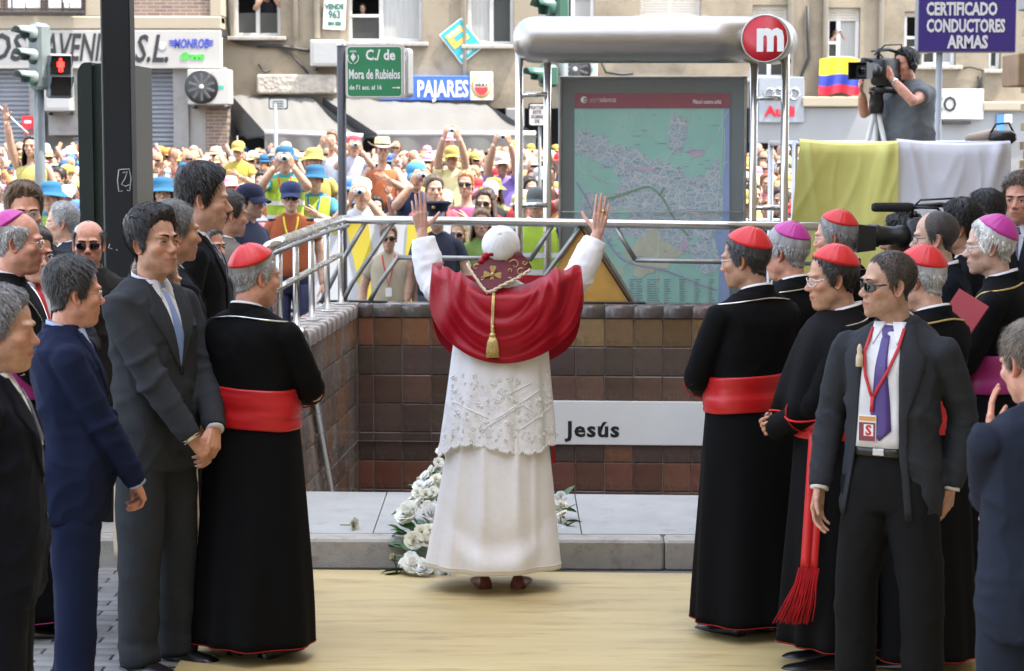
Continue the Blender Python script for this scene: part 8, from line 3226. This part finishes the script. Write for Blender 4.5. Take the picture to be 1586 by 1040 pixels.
rc = random.Random(21)
used = set()
count = 0
y = 20.9
row = 0
while y < 38.5 and count < 225:
    s = F_PX / y
    x = -30 + rc.uniform(0, 30)
    step = .43 * s
    where = 'front' if y < 23.6 else ('middle' if y < 26.6 else 'back')
    while x < 1245:
        px = x + rc.uniform(-.12, .12) * s
        x += step * rc.uniform(.86, 1.16)
        if 870 < px < 1150 or 126 < px < 206 or count >= 232:
            continue
        z0 = -.13 if y < 32.9 else 0.0
        h = rc.gauss(1.665, .085) + (.05 if y > 28 else 0) + (.09 if y > 32 else 0)
        py = 208 + (CAM_H - z0 - h) * s
        if any(abs(px - q[0]) < .34 * s and abs(y - q[2]) < 1.1 for q in SPECIAL):
            continue
        for t in range(60):
            fem = rc.random() < .5
            pose = rc.choice(['stand'] * 9 + ['cam', 'cam', 'camup', 'wave', 'high', 'both', 'chest', 'clap'])
            sh = rc.choice(SH)
            ht = rc.choice(HT)
            hr = rc.choice(HR)
            kind = rc.choice(('tee', 'tee', 'tee', 'tank' if fem else 'tee', 'long'))
            shades = rc.random() < .3
            gl_ = 'in sunglasses' if shades else ''
            head_ = f"{ht[1]} {dict(cap='cap', bucket='sun hat', straw='hat')[ht[0]]}" if ht else f"{hr[0]} {'long ' if fem else ''}hair"
            gar = dict(tee='T-shirt', tank='vest top', long='shirt')[kind]
            lab = f"{'woman' if fem else 'man'} with {head_}, {sh[0]} {gar}, {gl_ + ' ' if gl_ and not PW[pose] else ''}{PW[pose] + ', ' if PW[pose] else ''}{where} of crowd {zone(px)}"
            lab = lab.replace(' ,', ',').replace('  ', ' ')
            if lab not in used and len(lab.split()) <= 16:
                break
        used.add(lab)
        hv = rc.choice((1, 3)) if fem else rc.choice((0, 2))
        tone = rc.uniform(.78, 1.15)
        b, A = crowd_person(px, py, y, rc.uniform(-28, 28) + (px - 793) / 60, pose, hv, (kind, sh[1]), (ht[0], ht[2]) if ht else None, ('long' if fem and rc.random() < .75 else 'short', hr[1]),
                            (.40 * tone, .235 * tone, .165 * tone), lab, z0, shades, legs=y < 25, trousers=rc.choice(((.04, .05, .09), (.30, .26, .2), (.02, .02, .02), (.12, .14, .2))))
        count += 1
        if pose in ('cam', 'camup') and y < 31:
            cl = 'small camera of the ' + ' '.join(q for q in lab.replace('taking a picture, ', '').replace('holding a camera high, ', '').split())
            cl = ' '.join(cl.split()[:16])
            if cl not in used:
                used.add(cl)
                hand_camera(b, A, cl)
    y += .66
    row += 1


# the rest of the crowd, packed between and behind the people above
far = MB()
rq = np.random.RandomState(8)
SK_ = [(.36, .21, .15), (.42, .25, .18), (.30, .17, .11)]


def bust(x, y, z, k, yaw):
    r_ = rotz(yaw)
    def put(vf, c):
        far.add(((vf[0] * k) @ r_.T + np.array([x, y, z]), vf[1]), tint=c)
    sk_ = SK_[rq.randint(3)]
    sh_ = SH[rq.randint(len(SH))][1]
    put(lathe([(.003, .118), (.045, .105), (.070, .065), (.077, .02), (.070, -.03), (.055, -.075), (.03, -.105), (.052, -.12), (.055, -.18)], 12), sk_)
    put(_scaled(lathe([(0, .012), (.010, .006), (.013, -.004), (0, -.012)], 6), (0, -.088, -.025)), sk_)
    ht = HT[rq.randint(len(HT))]
    if ht:
        put(_scaled(lathe([(.004, .15), (.06, .135), (.086, .09), (.09, .045)], 12), (0, .01, 0)), ht[2])
        if ht[0] == 'cap':
            put((np.array([(-.07, -.06, .05), (.07, -.06, .05), (.05, -.16, .03), (-.05, -.16, .03)]), [(0, 1, 2, 3)]), ht[2])
        else:
            put(_scaled(lathe([(.088, .052), (.15, .03), (.15, .026), (.088, .046)], 14, False), (0, .01, 0)), ht[2])
    hc = HR[rq.randint(len(HR))][1]
    put(_scaled(lathe([(.004, .128 if not ht else .10), (.055, .112 if not ht else .09), (.082, .07 if not ht else .06), (.088, .01), (.080, -.05), (.05, -.09)], 12), (0, .022, 0)), hc)
    if rq.rand() < .35:
        put(box((0, -.072, .004), (.115, .02, .03), .008), (.01, .01, .01))
    put(torso_shell([(-.75, .17, .1, .11, 0), (-.35, .19, .11, .12, 0), (-.25, .185, .09, .1, .01), (-.19, .13, .07, .08, .02), (-.15, .06, .055, .055, .025)], 12), sh_)
    a_ = rq.rand()
    for s in (-1, 1):
        if a_ < .22 and (s > 0 or a_ < .12):
            put(tube([(.17 * s, 0, -.22), (.25 * s, -.12, -.18), (.16 * s, -.2, .03), (.10 * s, -.2, .18)], [.05, .042, .035, .03], 6), sk_)
        else:
            put(tube([(.18 * s, 0, -.23), (.22 * s, .01, -.36), (.23 * s, .0, -.5)], [.055, .05, .045], 6), sh_)


def _scaled(vf, off):
    return vf[0] + np.array(off), vf[1]


y = max(24.6, y)
while y < 39.3:
    s = F_PX / y
    px = -40 + rq.rand() * 20
    while px < 1245:
        px += .36 * s * rq.uniform(.8, 1.25)
        if 868 < px < 1152 or 128 < px < 204 or any(abs(px - q[0]) < .30 * s and abs(y - q[2]) < .8 for q in SPECIAL):
            continue
        z0 = -.13 if y < 32.9 else 0.0
        top = z0 + rq.normal(1.66, .08) + (.06 if y > 29 else 0) + (.08 if y > 33 else 0)
        p = at(px, 240, y)
        bust(float(p[0]), y + rq.uniform(-.15, .15), top - .135, rq.uniform(.95, 1.05), rq.uniform(-.5, .5))
    y += .55
fc_ = far.build('crowd', M('crowd_people', tint=True, c=(1, 1, 1), rough=.8, var=.12, vs=9, spec=.2), None, True)
fc_['kind'] = 'stuff'

# ------------------------------------------------------------------ camera crew
hp = dict(nose=1.15, fat=.6, age=.5, beard=.4)
CP = (((.10, -.30, 1.50), (1, .2, -1), (-.4, -.35, .8), (-.7, .6, .2), (.5, .7, .5), .3), ((.16, -.36, 1.38), (.8, .1, -1), (-.1, -.5, .85), (-.7, .6, .2), (.5, .7, .5), .3))
b, A, rot = person(1406, 73, 17.05, -52, 'camera operator in grey short sleeved shirt on the raised platform, eye to a large television camera', ruddy, hp, (-8, 4, 0), ('short', (.015, .012, .010), dict(top=.026, side=.018)), CP, z0=1.10)
tag(b, 'operator in grey short sleeved shirt on the raised platform behind a television camera', 'person')
k = b.scale[0]
mb = MB()
for a in A:
    mb.add(tube([a[0], (a[0] + a[1]) / 2, a[1], (a[1] + a[2]) / 2, a[2]], [.052, .050, .044, .042, .030], 14))
v, f, nn = remesh(mb, .01, 2)
MB().add((v, f)).build('arms', skin_m, b, True).color = (*ruddy, 1)
SH_ = [(r[0], r[1] * 1.10, r[2] * 1.3, r[3] * 1.25, r[4]) for r in SHIRT]
g, v, f = garment('shirt', SH_, A, cloth_m, (.12, .132, .142), b, 1.22, .8, seed=44, amp=.010, sl=(.072, .074, .078, .06, .05, .04), upto=.5)
o = MB().add(collar_mesh(1.472, .036, .070, .072)).build('shirt_collar', cloth_m, b)
o.color = (.135, .15, .16, 1)
trousers_mesh((.36, .31, .24), b, 1.12, seed=50, m=cloth_m)
o = MB().add(girdle(SH_, .955, .99, 1.22, .5, off=.006)).build('belt', leather_m, b)
o.color = (.012, .01, .01, 1)
shoes(b)
a = np.linspace(R(-92), R(92), 17)
hd = MB()
hd.add((head_place(tube(np.stack([.098 * np.sin(a), np.full(17, .010), .01 + .128 * np.cos(a)], -1), .007, 8)[0], rot), tube(np.stack([.098 * np.sin(a), np.full(17, .010), .01 + .128 * np.cos(a)], -1), .007, 8)[1]))
for s in (-1, 1):
    w_ = xf(lathe([(0, .03), (.028, .03), (.034, .02), (.034, 0), (0, 0)], 16), roty(R(90 * s)), (s * .076, .012, -.012))
    hd.add((head_place(w_[0], rot), w_[1]))
hd.build('headphones', black_m, b)
strap(b, (.40, .02, .03), 'lanyard', 1.10)
MB().add(tube(A[0][2][None] * 0 + np.array([A[0][2] + (A[0][1] - A[0][2]) * t for t in (.10, .13, .17)]), .034, 14)).build('wristwatch', steel_m, b)
shadow_ = eye_parts(hp, rot, b, hair=(.02, .015, .012))


def tv_camera(loc, rz, label, scale=1.0, mic=True, hood=.13):
    r = empty('television_camera', loc, rz)
    r.scale = (scale,) * 3
    tag(r, label, 'video camera')
    blk_m = M('camera_black', (.014, .014, .015), .45, var=.2, vs=20)
    MB().add(box((0, .06, 0), (.115, .36, .20), .02)).build('body', blk_m, r)
    MB().add(box((0, .27, -.01), (.10, .09, .17), .012)).build('battery', M('camera_grey', (.05, .05, .052), .5), r)
    MB().add(xf(lathe([(0, .0), (.052, .0), (.055, .05), (.046, .06), (.050, .14), (.058, .15), (.058, .20), (0, .20)], 22), rotx(R(90)), (0, -.12, .01))).build('lens', blk_m, r)
    h_ = hood / 2
    g_ = [[(-h_, -.30, -h_ * .8), (h_, -.30, -h_ * .8), (h_, -.30, h_ * .8), (-h_, -.30, h_ * .8)], [(-h_ * 1.15, -.40, -h_ * .95), (h_ * 1.15, -.40, -h_ * .95), (h_ * 1.15, -.40, h_ * .95), (-h_ * 1.15, -.40, h_ * .95)],
          [(-h_ * 1.08, -.40, -h_ * .88), (h_ * 1.08, -.40, -h_ * .88), (h_ * 1.08, -.40, h_ * .88), (-h_ * 1.08, -.40, h_ * .88)], [(-h_ * .8, -.33, -h_ * .6), (h_ * .8, -.33, -h_ * .6), (h_ * .8, -.33, h_ * .6), (-h_ * .8, -.33, h_ * .6)]]
    MB().add(loft(np.array(g_)), 0, False).build('lens_hood', blk_m, r)
    MB().add(xf(lathe([(0, .012), (.03, .010), (.045, 0), (0, 0)], 20), rotx(R(90)), (0, -.322, 0))).build('front_glass', lens_m, r)
    MB().add(tube([(0, -.10, .10), (0, -.09, .155), (0, .05, .165), (0, .18, .15), (0, .20, .10)], .014, 8)).build('handle', blk_m, r)
    MB().add(box((-.085, -.09, .075), (.05, .16, .055), .01)).build('viewfinder', blk_m, r)
    MB().add(xf(lathe([(.022, 0), (.03, .03), (.03, .05)], 14, False), rotx(R(-90)), (-.085, .0, .075))).build('eyecup', blk_m, r)
    if mic:
        MB().add(xf(lathe([(0, .0), (.020, .006), (.024, .03), (.024, .20), (.018, .215), (0, .218)], 14), rotx(R(90)), (.05, -.10, .155))).build('microphone', M('foam', (.012, .012, .012), .95, bump=.6, bs=300), r)
        MB().add(tube([(.05, -.10, .155), (.05, .02, .150), (.03, .06, .11)], .008, 6)).build('mic_arm', blk_m, r)
    MB().add(box((0, .04, -.125), (.09, .24, .05), .012)).build('shoulder_pad', blk_m, r)
    for q in ([(.03, .2, .11), (.08, .1, .20), (.03, -.06, .19), (-.02, -.12, .12)], [(-.05, .18, .05), (-.12, .1, .16), (-.08, -.05, .15)]):
        q = np.array(q)
        MB().add(tube(q, .006, 6)).build('cable', blk_m, r)
    return r


c = np.array(at(1370, 112, 16.9))
tv_camera(tuple(c), R(-38), 'large black shoulder television camera used by the operator on the platform', 1.08, mic=False)
tp_ = empty('tripod', (float(c[0]) - .05, 16.95, 1.10))
tag(tp_, 'white legged tripod standing on the camera platform behind the cloths', 'tripod')
hz_ = float(c[2]) - 1.10 - .20
for a_ in (R(200), R(320), R(80)):
    MB().add(tube([(0, 0, hz_ - .06), (.16 * math.cos(a_), .16 * math.sin(a_), hz_ * .5), (.36 * math.cos(a_), .36 * math.sin(a_), .01)], .020, 8)).build('leg', white_m, tp_)
MB().add(lathe([(.05, hz_ - .12), (.06, hz_ - .05), (.05, hz_ + .02), (.07, hz_ + .05), (0, hz_ + .05)], 16)).build('fluid_head', black_m, tp_)
MB().add(box((.0, 0, hz_ + .07), (.10, .16, .03), .006)).build('plate', black_m, tp_)
c = np.array(at(1440, 368, 10.9))
tv_camera(tuple(c), R(-84), 'black video camera with foam microphone pointing left beside the curly haired man', 1.0, hood=.15)
# bits left on the platform rail
o = MB().add(xf(capsule((-.10, 0, 0), (.10, 0, .03), .030, .045, 12), None)).build('cloth_bag', M('canvas_beige', (.42, .34, .28), .8, var=.1), None, loc=tuple(at(1520, 214, 16.6)))
tag(o, 'rolled beige bag lying at the right end of the platform rail', 'bag')
hb = empty('equipment_bag', tuple(at(1552, 213, 16.55)))
tag(hb, 'black equipment bag with strap at the far right of the platform rail', 'bag')
MB().add(box((0, 0, 0), (.20, .16, .10), .03)).build('body', black_m, hb)
MB().add(tube([(-.09, 0, .03), (-.05, 0, .10), (.05, 0, .11), (.09, 0, .03)], .009, 6)).build('strap', black_m, hb)
fo_ = empty('folder', tuple(at(1488, 492, 8.9)))
tag(fo_, 'dark red folder carried in front of the white haired bishop', 'folder')
fo_.rotation_euler = (R(-18), R(28), R(-35))
fo_.scale = (.62, .62, .62)
for s in (0, .012):
    MB().add(box((0, s, 0), (.24, .004, .32), .001), 0, False).build('cover', M('folder_red', (.30, .018, .025), .5, var=.08), fo_)
MB().add(box((.0, .006, 0), (.22, .006, .30)), 0, False).build('papers', white_m, fo_)
